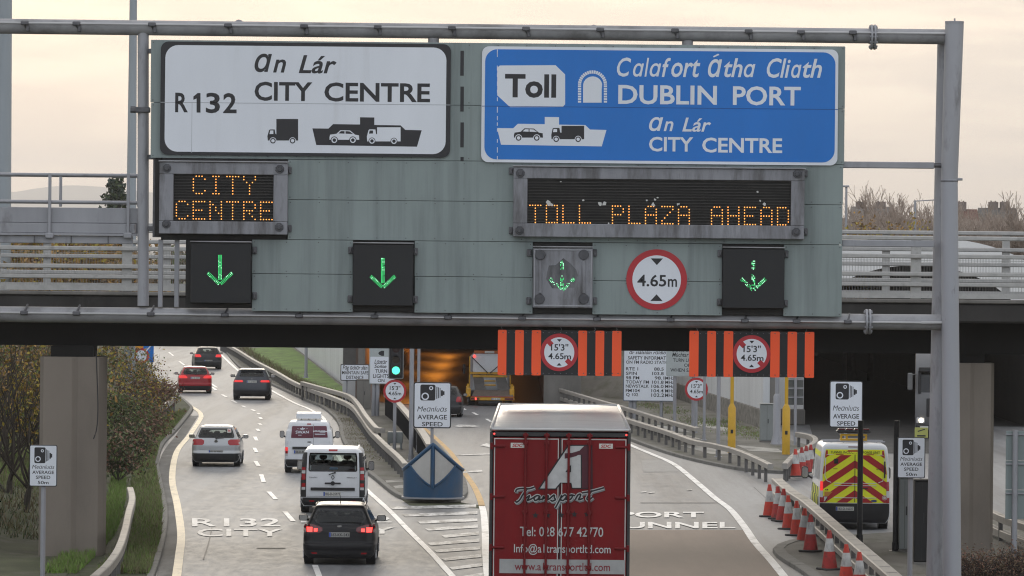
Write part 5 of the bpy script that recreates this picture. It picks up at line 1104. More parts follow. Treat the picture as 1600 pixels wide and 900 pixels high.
    quad(.35, 3.3, 2.2, 2.36, cyel, "flank_band"); quad(.5, 2.9, 1.5, 2.1, fl, "flank_graphic")
    for i in range(8):
        for j in range(2): quad(.3 + i * .45, .75 + i * .45, .72 + j * .28, 1.0 + j * .28, cyel if (i + j) % 2 else M("flank check dark", (.03, .05, .06), .5), "flank_check")
vehicle("response_van", "white tunnel response van with red and yellow chevrons on its rear doors", "van", place(1335, 829), R(-.6), van_rows(2.06, 2.64, 5.5, .1, 1.05, .09), vanwhite, None, [[(1.5, 3.7, 4.5), (1.7, 3.7, 4.3), (2.0, 3.7, 4.0)]], [(1.5, -.8, .8), (2.1, -.7, .7)], [], ("182-D-16027", -.28, .66, .12), ([(.23, -.90, .90), (.34, -.96, .96), (.44, -.99, .99), (.6, -1.0, 1.0), (.82, -1.0, 1.0)], plast), [(.88, 1.1, .35, .22), (.88, 4.4, .35, .22)], (1.22, 4.2, 1.55, .2, .38, plast), extras=extra_transit, seats=(1.5, 3.6)).scale = (1, 1, .95)
# ------------------------------------------------------------------ red lorry
rl = G(876, 0) if 0 else None
dl = F / 86.0; pl = P(874.5, 790, dl)
lo = thing("articulated_lorry", "red box lorry with white lettering passing under the gantry", "lorry", (pl.x, dl, 0), R(-.45))
tw, th = 1.28, 4.75
lred = M("lorry red doors", (.20, .0095, .0125), .5, spec=.22, var=.1, vs=1.2, stretch=(1, 1, .3), dirt=(.12, .012, .014), ds=1.4, dthr=(.48, .75), dst=(1.3, 1, .25), damt=.6)
lredd = M("lorry red bars", (.15, .009, .012), .5, spec=.25, var=.15, vs=2)
lframe = M("lorry frame dark", (.045, .045, .047), .5, .2, var=.25, vs=2)
roofm = M("lorry roof sheet", (.5, .5, .495), .36, .5, var=.12, vs=1.4, stretch=(.15, 3, 1), dirt=(.25, .22, .21), ds=.8, dthr=(.5, .75), dst=(.2, 2, 1), damt=.6, rvar=.08)
lside = M("lorry side curtain", (.28, .02, .028), .5, var=.1)
door0, door1, zt0, zt1 = -1.212, 1.212, 1.25, 4.545
Ltr = 13.6
mb = MB()
mb.box(-tw, -1.215, 0, .12, 1.05, th - .1, .015); mb.box(1.215, tw, 0, .12, 1.05, th - .1, .015); mb.box(-1.214, 1.214, 0, .12, 4.56, th - .1, .015); mb.box(-1.214, 1.214, 0, .12, 1.05, 1.235, .01); mb.build("rear_frame", lframe, lo, smooth=30)
for sg in (-1, 1): mb = MB(); mb.box(sg * (tw - .03), sg * tw, .13, Ltr, 1.1, th - .12); mb.build("side_wall", lside, lo)
mb = MB(); mb.box(-tw, tw, Ltr, Ltr + .06, 1.1, th - .12); mb.build("front_wall", lside, lo)
mb = MB(); nx, ny = 10, 150; rn = random.Random(3); ph = [rn.uniform(-1, 1) for _ in range(200)]
mb.add([(-1.24 + 2.48 * i / nx, .02 + (Ltr) * j / ny, th - .03 - .025 * abs(2 * i / nx - 1) ** 3 + .007 * math.sin(j * 1.9 + ph[j] * .8 + .5 * math.sin(i * 1.3 + j * .05))) for j in range(ny + 1) for i in range(nx + 1)], [(j * (nx + 1) + i, j * (nx + 1) + i + 1, (j + 1) * (nx + 1) + i + 1, (j + 1) * (nx + 1) + i) for j in range(ny) for i in range(nx)])
mb.build("roof", roofm, lo, smooth=80)
mb = MB()
for sg in (-1, 1): mb.tube([(sg * 1.255, 0, th - .07), (sg * 1.25, .1, th - .045), (sg * 1.25, Ltr, th - .045)], .032, 8)
mb.tube([(-1.25, 0, th - .055), (1.25, 0, th - .055)], .028, 8); mb.tube([(-1.25, Ltr, th - .04), (1.25, Ltr, th - .04)], .03, 8); mb.build("roof_edge", M("roof rail aluminium", (.5, .5, .5), .35, .6, var=.1), lo, smooth=40)
for x0, x1 in ((door0, -.013), (.013, door1)):
    mb = MB(); mb.box(x0, x1, -.04, .03, zt0, zt1, .012); dr = mb.build("door", lred, lo)
    mb = MB(); e_ = .018; xa_, xb_ = x0 + .012, x1 - .012
    for q in ((xa_, xb_, zt1 - .03, zt1 - .03 + e_), (xa_, xa_ + e_, zt0 + .02, zt1 - .031), (xb_ - e_, xb_, zt0 + .02, zt1 - .031)): mb.box(q[0], q[1], -.046, -.0405, q[2], q[3])
    mb.build("edge_trim", M("door seal white", (.5, .5, .48), .6, var=.2), dr)
mb = MB(); mb.box(-.008, .008, -.035, 0, zt0, zt1); mb.build("door_gap", signblack, lo)
for x in (-.63, -.245, .155, .535):
    mb = MB(); mb.cyl((x, -.085, 1.15), (x, -.085, 4.64), .022, n=10)
    for z in (4.45, 3.2, 2.2, 1.5): mb.box(x - .045, x + .045, -.1, -.041, z - .035, z + .035, .012)
    mb.box(x - .05, x + .05, -.09, -.001, 4.56, 4.62, .012); mb.build("lock_rod", lredd, lo, smooth=40)
for sg in (-1, 1):
    for z in (4.39, 3.47, 2.55, 1.63):
        mb = MB(); mb.box(sg * 1.0, sg * 1.272, -.075, -.041, z - .022, z + .022, .01); mb.cyl((sg * 1.245, -.06, z - .06), (sg * 1.245, -.06, z + .06), .028, n=8); mb.build("hinge", lredd, lo)
for x in (-.9, .705): 
    mb = MB(); mb.box(x, x + .25, -.046, -.0405, 4.36, 4.45); bdg = mb.build("maker_plate", platew, lo)
    mb = MB(); mb.txt("SDC", x + .03, x + .22, 4.375, 4.435, -.0485, .03, .25); mb.build("lettering", signred, bdg)
# lettering measured from the photograph: 3.4454 zoom px per photo px, 86 px per metre, centre 876.5
def lp(a, b): u, v = unroll(760 + a / 3.7478, 660 + b / 3.75); return (u / 86.0 - pl.x, HCAM + v / 86.0)
yL = -.052
lwhite = M("lorry lettering white", (.5, .5, .5), .5, var=.12, vs=6); ldark = M("lorry logo dark", (.012, .01, .014), .5); lmar = M("lorry logo maroon", (.075, .008, .02), .5)
def lpoly(pts, mat, name, y): mb = MB(); mb.xz([lp(*p) for p in pts], y - .0015, y); mb.build(name, mat, lo)
lpoly([(300, 392), (476, 130), (620, 130), (622, 388), (500, 388), (492, 356), (436, 356), (410, 392)], ldark, "logo_shadow", yL)
lpoly([(500, 190), (540, 170), (575, 136), (616, 136), (616, 384), (560, 384), (560, 190)], lmar, "logo_shadow", yL - .002)
lpoly([(314, 386), (482, 137), (572, 137), (545, 165), (500, 178), (458, 180), (458, 212), (500, 204), (540, 190), (552, 190), (553, 382), (504, 382), (498, 352), (432, 352), (404, 386)], lwhite, "logo", yL - .004)
lpoly([(462, 290), (496, 246), (496, 291)], ldark, "logo_gap", yL - .006)
lpoly([(458, 180), (500, 178), (545, 165), (528, 196), (500, 204), (458, 212)], lmar, "logo_gap", yL - .006)
def stroke(pts, wd, mat, name, y, k=5):
    pts = [Vector((q[0], 0, q[1])) for q in [lp(*p) for p in pts]]; pts = smooth_path(pts, k); mb = MB(); vs = []
    for i, p in enumerate(pts):
        t = pts[min(i + 1, len(pts) - 1)] - pts[max(i - 1, 0)]; t.normalize(); n_ = Vector((t.z, 0, -t.x)); vs += [(p.x + n_.x * wd / 2, y, p.z + n_.z * wd / 2), (p.x - n_.x * wd / 2, y, p.z - n_.z * wd / 2)]
    return vs, [(2 * i, 2 * i + 1, 2 * i + 3, 2 * i + 2) for i in range(len(pts) - 1)]
SCRIPT = [[(172, 408), (178, 392), (210, 386), (250, 388), (282, 378)], [(240, 388), (215, 420), (196, 452), (178, 466), (170, 460)],
          [(226, 446), (246, 432), (252, 428), (246, 446), (240, 456), (262, 448), (290, 430)], [(312, 432), (296, 428), (280, 442), (284, 456), (300, 450), (314, 432), (308, 452), (324, 448)], [(324, 456), (338, 430), (334, 446), (358, 428), (362, 436), (352, 454), (370, 446)],
          [(370, 446), (396, 424), (398, 440), (404, 452), (386, 460), (376, 454)], [(404, 500), (420, 470), (442, 426), (436, 440), (458, 424), (468, 434), (450, 456), (434, 452)], [(496, 424), (476, 434), (474, 452), (494, 448), (504, 430), (496, 424), (518, 428)], [(520, 452), (536, 424), (552, 420), (548, 436), (540, 452), (566, 444)],
          [(620, 396), (600, 424), (588, 446), (600, 452), (622, 436)], [(560, 412), (600, 406), (640, 396), (688, 382)], [(262, 448), (272, 442)], [(462, 452), (474, 444)]]
for mat, wd, dy, ox, oy, nm in ((M("lettering shadow grey", (.2, .2, .21), .5), .062, .000, 5, 7, "script_shadow"), (lwhite, .060, .002, 0, 0, "script_outline"), (ldark, .030, .004, 0, 0, "script_lettering")):
    mb = MB()
    for i, s_ in enumerate(SCRIPT):
        vs, fs = stroke([(a + ox, b + oy) for a, b in s_], wd, mat, nm, yL - .008 - dy - i * .0001); mb.add(vs, fs)
    mb.build(nm, mat, lo)
mb = MB()
for x, y in ((287, 544), (359, 543), (437, 542), (515, 538), (589, 536)):
    c_ = lp(x, y); mb.xz([(c_[0] + (.062 if i % 2 == 0 else .027) * math.sin(i * math.pi / 5), c_[1] + (.062 if i % 2 == 0 else .027) * math.cos(i * math.pi / 5)) for i in range(10)], yL - .002, yL)
mb.build("star_row", ldark, lo)
def ltext(t_, a0, b0, a1, b1, mat, y, off=.008): p, q = lp(a0, b1), lp(a1, b0); mb = MB(); mb.txt(t_, p[0], q[0], p[1], q[1], y, off); mb.build("lettering", mat, lo)
ltext("Tel: 028 677 42770", 196, 614, 684, 666, lwhite, yL); ltext("Info@a1transportltd.com", 161, 715, 728, 776, lwhite, yL)
p, q = lp(76, 882), lp(812, 806); mb = MB(); mb.box(p[0], q[0], yL + .002, yL + .006, p[1] + .0, q[1]); mb.build("web_band", M("web band grey", (.36, .36, .36), .5, var=.12, vs=4), lo)
ltext("www.a1transportltd.com", 165, 824, 724, 880, M("web lettering red", (.22, .02, .03), .5), yL)
for sg in (-1, 1): mb = MB(); mb.cyl((sg * 1.2, -.015, 4.61), (sg * 1.2, .01, 4.61), .018, n=8); mb.build("marker_lamp", brake, lo)
# chassis below the picture's edge
mb = MB(); mb.box(-1.2, 1.2, -.06, .1, .55, .75, .02); mb.box(-.9, .9, .1, 13, .95, 1.04); mb.box(-.5, -.38, .1, 13, .75, .95); mb.box(.38, .5, .1, 13, .75, .95); mb.build("chassis", lframe, lo)
for sg in (-1, 1): mb = MB(); mb.box(sg * .7, sg * 1.15, -.08, -.061, .58, .72, .01); mb.build("tail_lamp", lampred, lo)
for y in (2.2, 3.5, 4.8, 11.5):
    for sg in (-1, 1): wheel(lo, sg * 1.02, y, .5, .38)
mb = MB(); mb.box(-1.24, 1.24, 14.4, 16.6, .9, 3.7, .15); mb.box(-1.1, 1.1, 11, 16.4, .6, .9, .05); mb.build("cab", lside, lo)
for sg in (-1, 1): wheel(lo, sg * 1.02, 15.3, .5, .35)
# ------------------------------------------------------------------ tow truck in the tunnel mouth
dtw = F / 30.4; pt = P(766, 600, dtw); tt = thing("tow_truck", "yellow and white recovery truck with a sloping grey ramp bed in the tunnel mouth", "tow truck", (pt.x, dtw, 0), R(.6))
amber = M("recovery truck yellow", (.62, .33, .02), .45, var=.15, vs=2, dirt=(.25, .16, .05), ds=2, dthr=(.5, .7)); deckg = M("ramp tread grey", (.13, .125, .12), .7, var=.2, vs=4)
mb = MB(); mb.box(-1.05, 1.05, 3.4, 6.0, .6, 2.62, .16); mb.box(-.98, .98, 3.39, 3.6, 1.55, 2.6, .1); mb.build("cab", vanwhite, tt, smooth=35)
mb = MB(); mb.box(-1.1, 1.1, 3.2, 3.32, 1.55, 1.68, .02); mb.box(-1.1, -1.02, 3.2, 3.3, .9, 2.5, .02); mb.box(1.02, 1.1, 3.2, 3.3, .9, 1.55, .02); mb.box(-.9, .9, 2.9, 3.0, 1.40, 1.52, .02); mb.box(-.3, .3, 2.2, 2.3, 1.2, 1.28, .02); mb.box(-.3, .3, 1.6, 1.7, 1.0, 1.08, .02); mb.build("bed_frame", amber, tt)
mb = MB(); mb.tube([(-.95, 3.18, 2.45), (-.1, 3.18, 1.62)], .025, 6); mb.tube([(.95, 3.18, 2.45), (-.0, 3.18, 1.62)], .025, 6); mb.build("brace", darksteel, tt)
def slab(poly4, th_, name, mat): mb = MB(); mb.add([Vector(p) for p in poly4] + [Vector(p) - Vector((0, 0, th_)) for p in poly4], [(0, 1, 2, 3), (7, 6, 5, 4), (0, 4, 5, 1), (1, 5, 6, 2), (2, 6, 7, 3), (3, 7, 4, 0)]); mb.build(name, mat, tt)
slab([(-.78, 1.0, .82), (-.22, 1.0, .82), (-.35, 3.1, 1.45), (-.88, 3.1, 1.45)], .05, "ramp", deckg); slab([(.42, 1.0, .84), (1.0, 1.0, .84), (.8, 3.1, 1.47), (.28, 3.1, 1.47)], .05, "ramp", deckg)
slab([(-.95, -.02, .50), (1.2, -.02, .50), (1.1, .98, .8), (-.8, .98, .8)], .06, "tail_ramp", M("ramp brown grey", (.15, .12, .10), .7, var=.2, vs=4))
mb = MB(); mb.box(-1.0, 1.25, -.1, -.0, .30, .47, .02); mb.build("tail_bar", amber, tt); mb = MB(); mb.box(-.98, 1.24, -.11, -.03, .475, .505); mb.build("red_edge", signred, tt)
for x0, x1, mt in ((-.98, -.55, lampdark), (.75, 1.2, lampdark), (-.78, -.7, brake)): mb = MB(); mb.box(x0, x1, -.125 if mt is brake else -.115, -.101, .33, .44); mb.build("tail_lamp", mt, tt)
plate_obj(tt, "05 D 9023", .3, .38, .45, .11, -.115)
for sg in (-1, 1):
    mb = MB(); mb.box(sg * 1.0, sg * 1.25, .3, .9, .45, .9, .03); mb.tube([(sg * 1.05, .2, .5), (sg * 1.2, .6, 1.0)], .05, 6); mb.box(sg * 1.05, sg * 1.2, 1.4, 2.6, .5, 1.1, .04); mb.build("side_locker", amber, tt)
    wheel(tt, sg * .95, 1.3, .38, .35); wheel(tt, sg * .98, 5.0, .38, .28)
    mb = MB(); mb.box(sg * 1.28, sg * 1.42, 4.6, 4.7, 1.55, 2.05, .03); mb.tube([(sg * 1.0, 4.7, 1.9), (sg * 1.3, 4.66, 1.9)], .02, 5); mb.build("mirror", plast, tt)
mb = MB(); mb.box(-.85, 1.0, 4.0, 4.35, 2.62, 2.78, .03); mb.build("light_bar", M("amber light bar", (.45, .12, .02), .3), tt); mb = MB(); mb.box(-.28, .22, 3.98, 3.999, 2.64, 2.76, .01); mb.build("light_bar_centre", platew, tt)
mb = MB(); mb.cyl((-.82, 3.3, 2.5), (-.82, 3.38, 2.5), .075, n=12); mb.build("brake_lamp", brake, tt)
mb = MB(); mb.box(-.6, .6, -.05, 2, .12, .3, .03); mb.build("subframe", darksteel, tt)
# ------------------------------------------------------------------ oncoming lorry
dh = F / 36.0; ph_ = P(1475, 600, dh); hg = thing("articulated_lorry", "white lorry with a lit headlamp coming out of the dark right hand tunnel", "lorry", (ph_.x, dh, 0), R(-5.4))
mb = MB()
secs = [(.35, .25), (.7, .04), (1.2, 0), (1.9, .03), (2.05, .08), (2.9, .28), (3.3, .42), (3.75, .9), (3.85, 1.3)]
mb.loft([[(x, y0 + (.10 if abs(x) > 1 else 0), z) for x, y0 in ((-1.24, y_), (-1.0, y_), (1.0, y_), (1.24, y_))] + [(1.24, 2.3, z), (-1.24, 2.3, z)] for z, y_ in secs]); mb.build("cab", M("oncoming lorry shaded white", (.17, .17, .175), .4, var=.05), hg, smooth=40)  # white cab greyed in its base colour, standing for the shadow it is in
mb = MB(); mb.add([(-1.1, .06, 1.98), (1.1, .06, 1.98), (1.06, .24, 2.86), (-1.06, .24, 2.86)], [(0, 1, 2, 3)]); mb.build("windscreen", frit, hg)
mb = MB(); mb.box(-1.1, 1.1, -.12, .3, 2.9, 3.1, .03); mb.box(-1.12, -1.0, -.02, .2, 1.95, 2.95, .02); mb.box(1.0, 1.12, -.02, .2, 1.95, 2.95, .02); mb.build("sun_visor", plast, hg)
mb = MB(); mb.box(-.75, .75, -.04, .05, .95, 1.75, .02); mb.box(-1.2, 1.2, -.06, .1, .3, .6, .03); mb.build("grille", plast, hg)
for sg in (-1, 1):
    mb = MB(); mb.box(sg * .82, sg * 1.18, -.03, .1, .66, .92, .03); mb.build("headlamp_housing", lampclear, hg)
    mb = MB(); mb.cyl((sg * .97, -.05, .80), (sg * .97, -.02, .80), .10, n=14); mb.build("headlamp", glow("lit headlamp", (1, .88, .62), 7), hg)
    mb = MB(); mb.box(sg * 1.36, sg * 1.58, -.05, .1, 2.1, 2.85, .04); mb.tube([(sg * 1.2, .2, 2.8), (sg * 1.45, .05, 2.75)], .025, 5); mb.build("mirror", M("mirror grey", (.15, .15, .15), .5), hg)
    for y in (1.3, 6, 7.3, 8.6): wheel(hg, sg * 1.0, y, .5, .33)
mb = MB(); mb.box(-1.27, 1.27, 2.9, 15.5, 1.1, 4.05, .04); mb.build("trailer", M("oncoming trailer tan", (.28, .2, .14), .6, var=.2), hg)
mb = MB(); mb.box(-1.02, -.66, -.08, -.061, .4, .55); mb.build("number_plate", platew, hg)
# ================================================================== crash barriers
def barrier(label, px, ztop, posts_px=None, pitch=2.4, h=.2, wd=.2, second=None, zlow=None, grp="steel crash barriers beside the roads", base=.12):
    pts = smooth_path([G(a, b, ztop) for a, b in px], 5); t = thing("crash_barrier", label, "crash barrier", (pts[0].x, pts[0].y, base), 0, grp)
    prof = [(-wd / 2, -h), (wd / 2, -h), (wd / 2, -.02), (wd / 2 - .02, 0), (-wd / 2 + .02, 0), (-wd / 2, -.02)]
    MB().sweep(pts, prof).build("beam", barr, t, True, smooth=30)
    if zlow: MB().sweep([p + Vector((.05, 0, zlow - ztop)) for p in pts], prof).build("beam", barr, t, True, smooth=30)
    # joint marks and posts
    acc = 0; nx = .3; k = 0; jm = MB(); first = None
    for a, b in zip(pts, pts[1:]):
        L_ = (b - a).length
        while nx <= acc + L_ and k < 98:
            p = a + (b - a) * ((nx - acc) / L_); t_ = (b - a).normalized(); n_ = Vector((t_.y, -t_.x, 0))
            q = p + n_ * (wd / 2 + .04)
            jm.add([p - n_ * wd * .35 - t_ * .09 + Vector((0, 0, .004)), p + n_ * wd * .35 - t_ * .09 + Vector((0, 0, .004)), p + n_ * wd * .35 + t_ * .09 + Vector((0, 0, .004)), p - n_ * wd * .35 + t_ * .09 + Vector((0, 0, .004))], [(0, 1, 2, 3)])
            if first is None:
                mb = MB(); mb.box(-.055, .055, -.075, .075, base - p.z - .1, -.02, .01); first = mb.build("post", barrpost, t); o = first
            else: o = first.copy(); col.objects.link(o); o.parent = t
            r0 = ORG[t.name]; o.location = (p.x + n_.x * .0 - r0.x, p.y - r0.y, p.z - r0.z - (h if not zlow else .01)); o.rotation_euler = (0, 0, math.atan2(t_.y, t_.x) - math.pi / 2)
            k += 1; nx += pitch
        acc += L_
    jm.build("splice_plate", steel, t, True)
    return t
def k3(l, ox, oy, k): return [(ox + a / k, oy + b / k) for a, b in l]
barrier("long low barrier right of the left road, ending at the blue crash cushion", [(345, 533), (369, 545), (397, 562), (430, 579), (460, 596), (490, 608), (520, 619), (549, 632), (565, 650), (580, 671), (601, 692), (622, 711), (634, 724)], .75)
barrier("upper barrier with a square cut end, behind the long low barrier on the grass", [(472, 596), (505, 605), (544, 616), (559, 629), (571, 647), (586, 665), (592, 668), (598, 669)], .98)
barrier("two rail barrier running from the tunnel mouth below the radio frequency sign", [(852, 600), (900, 614), (941, 626), (975, 635), (1041, 655), (1090, 668)], .95, zlow=.5, h=.16)
barrier("low barrier curving round in front of the two yellow poles", [(975, 652), (1041, 672), (1084, 687), (1116, 693), (1145, 700), (1165, 707), (1190, 718), (1204, 725)], .72, h=.18)
barrier("short curling barrier behind the cones at the striped van", [(1226, 724), (1240, 710), (1256, 700), (1272, 690), (1274, 684), (1266, 679), (1246, 675)], .72, pitch=1.8)
barrier("heavy double barrier in the foreground beside the row of cones", [(1214, 747), (1236, 766), (1262, 783), (1300, 815), (1348, 856), (1402, 902), (1440, 935)], .85, zlow=.40, pitch=2.0, wd=.34, h=.15, base=0.0)
barrier("barrier on the grass verge in front of the left bridge pier", [(203, 761), (206.5, 778), (201, 800), (196, 824), (186, 854), (169, 879), (146, 900), (118, 925)], .75)
barrier("short barrier end showing under the shrubs far up the left verge", [(272, 620), (262, 628), (247, 638), (228, 652)], .8)
barrier("dark double barrier at the right edge behind the back of a sign", [(1545, 795), (1556, 800), (1575, 808), (1610, 820), (1660, 838)], .85, zlow=.42, base=0.02)
# dark barred parapet left of the tunnel carriageway
t = thing("railing", "dark vertical barred parapet with a pale top rail on the median", "railing", G(630, 655, .12))
pp = smooth_path([G(a, b, 1.12) for a, b in [(604, 616), (621, 628), (636, 644), (651, 662), (663, 679), (672, 694)]], 6)
MB().sweep(pp, [(-.14, -.12), (.14, -.12), (.14, 0), (-.14, 0)]).build("top_rail", barr, t, True)
mb = MB(); vs = [q for p in pp for q in (Vector((p.x, p.y, .14)), p - Vector((0, 0, .125)))]; mb.add(vs, [(2 * i, 2 * i + 1, 2 * i + 3, 2 * i + 2) for i in range(len(pp) - 1)]); mb.build("infill", M("dark parapet infill", (.03, .03, .03), .7, var=.3, vs=3), t, True)
mb = MB()
for a, b in zip(pp, pp[1:]):
    for k in range(7): p = a + (b - a) * (k / 7); mb.box(p.x - .07, p.x - .03, p.y - .02, p.y + .02, .13, p.z - .125)
mb.build("bars", darksteel, t, True)
# ================================================================== cones
def cone(loc, label, faded):
    t = thing("traffic_cone", label, "traffic cone", loc, random.uniform(0, 6), "traffic cones beside the barrier")
    mt = coneredd if faded else conered
    mb = MB(); mb.box(-.25, .25, -.25, .25, 0, .05, .02); mb.build("base", conebase, t)
    def fr(z0, z1, r0, r1, nm, m_, e_=0): MB().loft([[(r * math.cos(k * math.pi / 12), r * math.sin(k * math.pi / 12), z) for k in range(24)] for z, r in ((z0, r0), (z1, r1))]).build(nm, m_, t, smooth=40)
    fr(.05, .46, .195, .135, "lower_band", mt); fr(.461, .78, .137, .083, "sleeve", conewhite); fr(.781, .98, .08, .045, "tip", mt)
    return t
CL = [(1202, 807.5, 0, "cone nearest the carriageway, standing clear at the head of the row"), (1215, 811, 1, "cone partly behind the foremost cone of the row"), (1222, 815, 1, "third cone of the row, close behind its neighbour"), (1232.5, 827, 0, "fourth cone of the row, bright red base"), (1245, 837, 0, "brightest red cone at the middle of the row, against the barrier"),
      (1255, 850, 0, "slim pale sleeved cone just after the brightest red one"), (1266.5, 862, 1, "dirty dark red cone at the corner of the near kerb"), (1296, 890, 1, "tall dirty cone on the near paving beside the barrier"), (1322.5, 915, 0, "cone cut by the bottom of the photo, second from the last"), (1343, 929, 0, "last cone at the bottom edge, mostly hidden by the barrier"),
      (1243.5, 745, 0, "bright cone left of the striped van, in front of the curling barrier"), (1253, 742, 1, "second cone of the cluster beside the striped van's door mirror"), (1260, 739, 1, "third cone of the cluster by the striped van"), (1267, 737, 1, "cone of the cluster nearest the striped van's flank")]
protos = {}
for x, y, fd, lb in CL:
    p = G(x, y, .125 if (y > 855 or y < 750) and x > 1240 else .015); lb = ("grubby " if fd else "") + "red and white " + lb
    if fd in protos: c_ = dup(protos[fd], p, random.uniform(0, 6), lb, "traffic cones beside the barrier"); c_.rotation_euler = (random.uniform(-.04, .04), random.uniform(-.05, .05), c_.rotation_euler.z)
    else: protos[fd] = cone(p, lb, fd)
# ================================================================== blue crash cushion
cp = G(676, 779, .13); t = thing("crash_cushion", "blue peaked crash cushion with two pale kite shaped panels on the median nose", "crash cushion", cp)
RX, RY = .94, 1.1
def skin(a, z, k=1.0): return Vector((cp.x + RX * k * math.sin(a), cp.y + RY * .5 - RY * .95 * k * max(0, math.cos(a)) ** .7, cp.z + z))
def gable(a): return 1.74 - .84 * abs(math.sin(a)) ** 1.0
mb = MB(); na = 40; rings = []
for z_ in (0, .25, .5, .75, 1.0):
    rings.append([skin(-math.pi / 2 + math.pi * i / na, gable(-math.pi / 2 + math.pi * i / na) * z_) for i in range(na + 1)] + [skin(math.pi / 2 - math.pi * i / na, gable(math.pi / 2 - math.pi * i / na) * z_) + Vector((0, 2 * (cp.y + RY * .5 - skin(math.pi / 2 - math.pi * i / na, 0).y) * .35 + .3, 0)) for i in range(na + 1)])
mb.loft(rings); mb.build("shell", blueshell, t, True, smooth=50)
mb = MB(); mb.tube([skin(-math.pi / 2 + math.pi * i / na, gable(-math.pi / 2 + math.pi * i / na), 1.0) for i in range(na + 1)], .06, 8); mb.tube([skin(0, .35, 1.02), skin(0, 1.72, 1.02)], .05, 8); mb.build("rib", blueshell, t, True, smooth=50)
for sg in (-1, 1):
    mb = MB(); rows = []
    for i in range(15):
        q = i / 14; a = sg * (.075 + q * .80); zt = gable(a) - .10; zb_ = .45 + .66 * q ** 1.2; zb_ = min(zb_, zt)
        rows.append([skin(a, zb_ + (zt - zb_) * j / 6, 1.012) for j in range(7)])
    mb.add([p for r_ in rows for p in r_], [(i * 7 + j, i * 7 + j + 1, (i + 1) * 7 + j + 1, (i + 1) * 7 + j) for i in range(14) for j in range(6)]); mb.build("reflective_panel", kite, t, True, smooth=60)
    mb = MB(); mb.tube([skin(sg * (.075 + i / 14 * .80), .45 + .66 * (i / 14) ** 1.2 - .02, 1.02) for i in range(15)], .03, 6); mb.build("lip", blueshell, t, True, smooth=50)
mb = MB(); mb.xy([(skin(-math.pi / 2 + math.pi * i / 20, 0, 1.06).x, skin(-math.pi / 2 + math.pi * i / 20, 0, 1.06).y) for i in range(21)], -.0 + cp.z, cp.z + .05); mb.build("base_flange", galv, t, True)
# ================================================================== poles, signals, plain signs
def pole(name, label, cat, px, py, ytop, r, mat, base=.12, grp=None, r2=None, extra=None, n=14, zt=None):
    p = G(px, py, base); s_ = F / p.y; z = zt if zt else HCAM + unroll(px, ytop)[1] / s_
    t = thing(name, label, cat, p, 0, grp); mb = MB(); mb.tube([p, (p.x, p.y, z)], [r, r2 or r], n); mb.build("shaft", mat, t, True, smooth=50)
    mb = MB(); mb.cyl((p.x, p.y, base), (p.x, p.y, base + .25), r * 1.25, n=n); mb.box(p.x - r * 2, p.x + r * 2, p.y - r * 2, p.y + r * 2, base - .01, base + .03, .01); mb.build("foot", mat, t, True, smooth=50)
    if extra: extra(t, p, z, s_)
    return t
def yp(t, p, z, s_):
    mb = MB(); mb.tube([(p.x, p.y, .12), (p.x, p.y, HCAM - 239 / s_), (p.x, p.y, HCAM - 232 / s_)], [.155, .155, .07], 16); mb.build("sleeve", yellow, t, True, smooth=50)
    mb = MB(); mb.box(p.x - .05, p.x + .05, p.y - .165, p.y - .13, .9, 1.05, .01); mb.build("hatch", darksteel, t, True)
pole("camera_pole", "yellow pole standing before the pale wall, left of two", "pole", 1143, 708, 540, .07, yellow, zt=6.2, extra=yp, grp="yellow poles on the right pavement")
pole("camera_pole", "yellow pole by the pale wall end, right of two", "pole", 1228, 710, 540, .07, yellow, zt=6.2, extra=yp, grp="yellow poles on the right pavement")
pole("lamp_post", "grey lamp column with a flared base beside the grey cabinet", "lamp post", 1213.5, 694, 540, .09, galv, zt=9.5 if 0 else 5.2, extra=lambda t, p, z, s_: (MB().tube([(p.x, p.y, .12), (p.x, p.y, .5), (p.x, p.y, 2.1), (p.x, p.y, 2.2)], [.26, .16, .15, .09], 14).build("flared_base", galv, t, True, smooth=50)))
pole("signal_pole", "tall grey pole just left of the large camera sign above the cushion", "pole", 642, 720, 540, .085, galv, zt=5.3)
pole("signal_pole", "thin grey pole behind the large camera sign above the cushion", "pole", 653, 706, 540, .06, galv, zt=5.2)
pole("bollard_post", "dark steel post in front of the striped van's rear doors", "post", 1343, 850, 657, .075, darksteel, base=.1, grp="dark steel posts by the striped van")
pole("bollard_post", "dark steel post right of the striped van", "post", 1399, 862, 657, .075, darksteel, base=.1, grp="dark steel posts by the striped van")
pole("barrier_pole", "red pole at the left side of the tunnel mouth", "pole", 572, 622, 540, .09, signred, zt=5.0)
pole("sign_post", "grey post on the grass slope by the pale retaining wall", "post", 478, 590, 540, .09, galv, base=.5, zt=3.5)
pole("sign_post", "bare grey post between the round limit sign and the left yellow pole", "post", 1122, 714, 540, .075, galv, zt=5.2)
pole("sign_post", "bare grey post beside the tunnel's white signs", "post", 1100, 688, 540, .06, galv, zt=5.2)
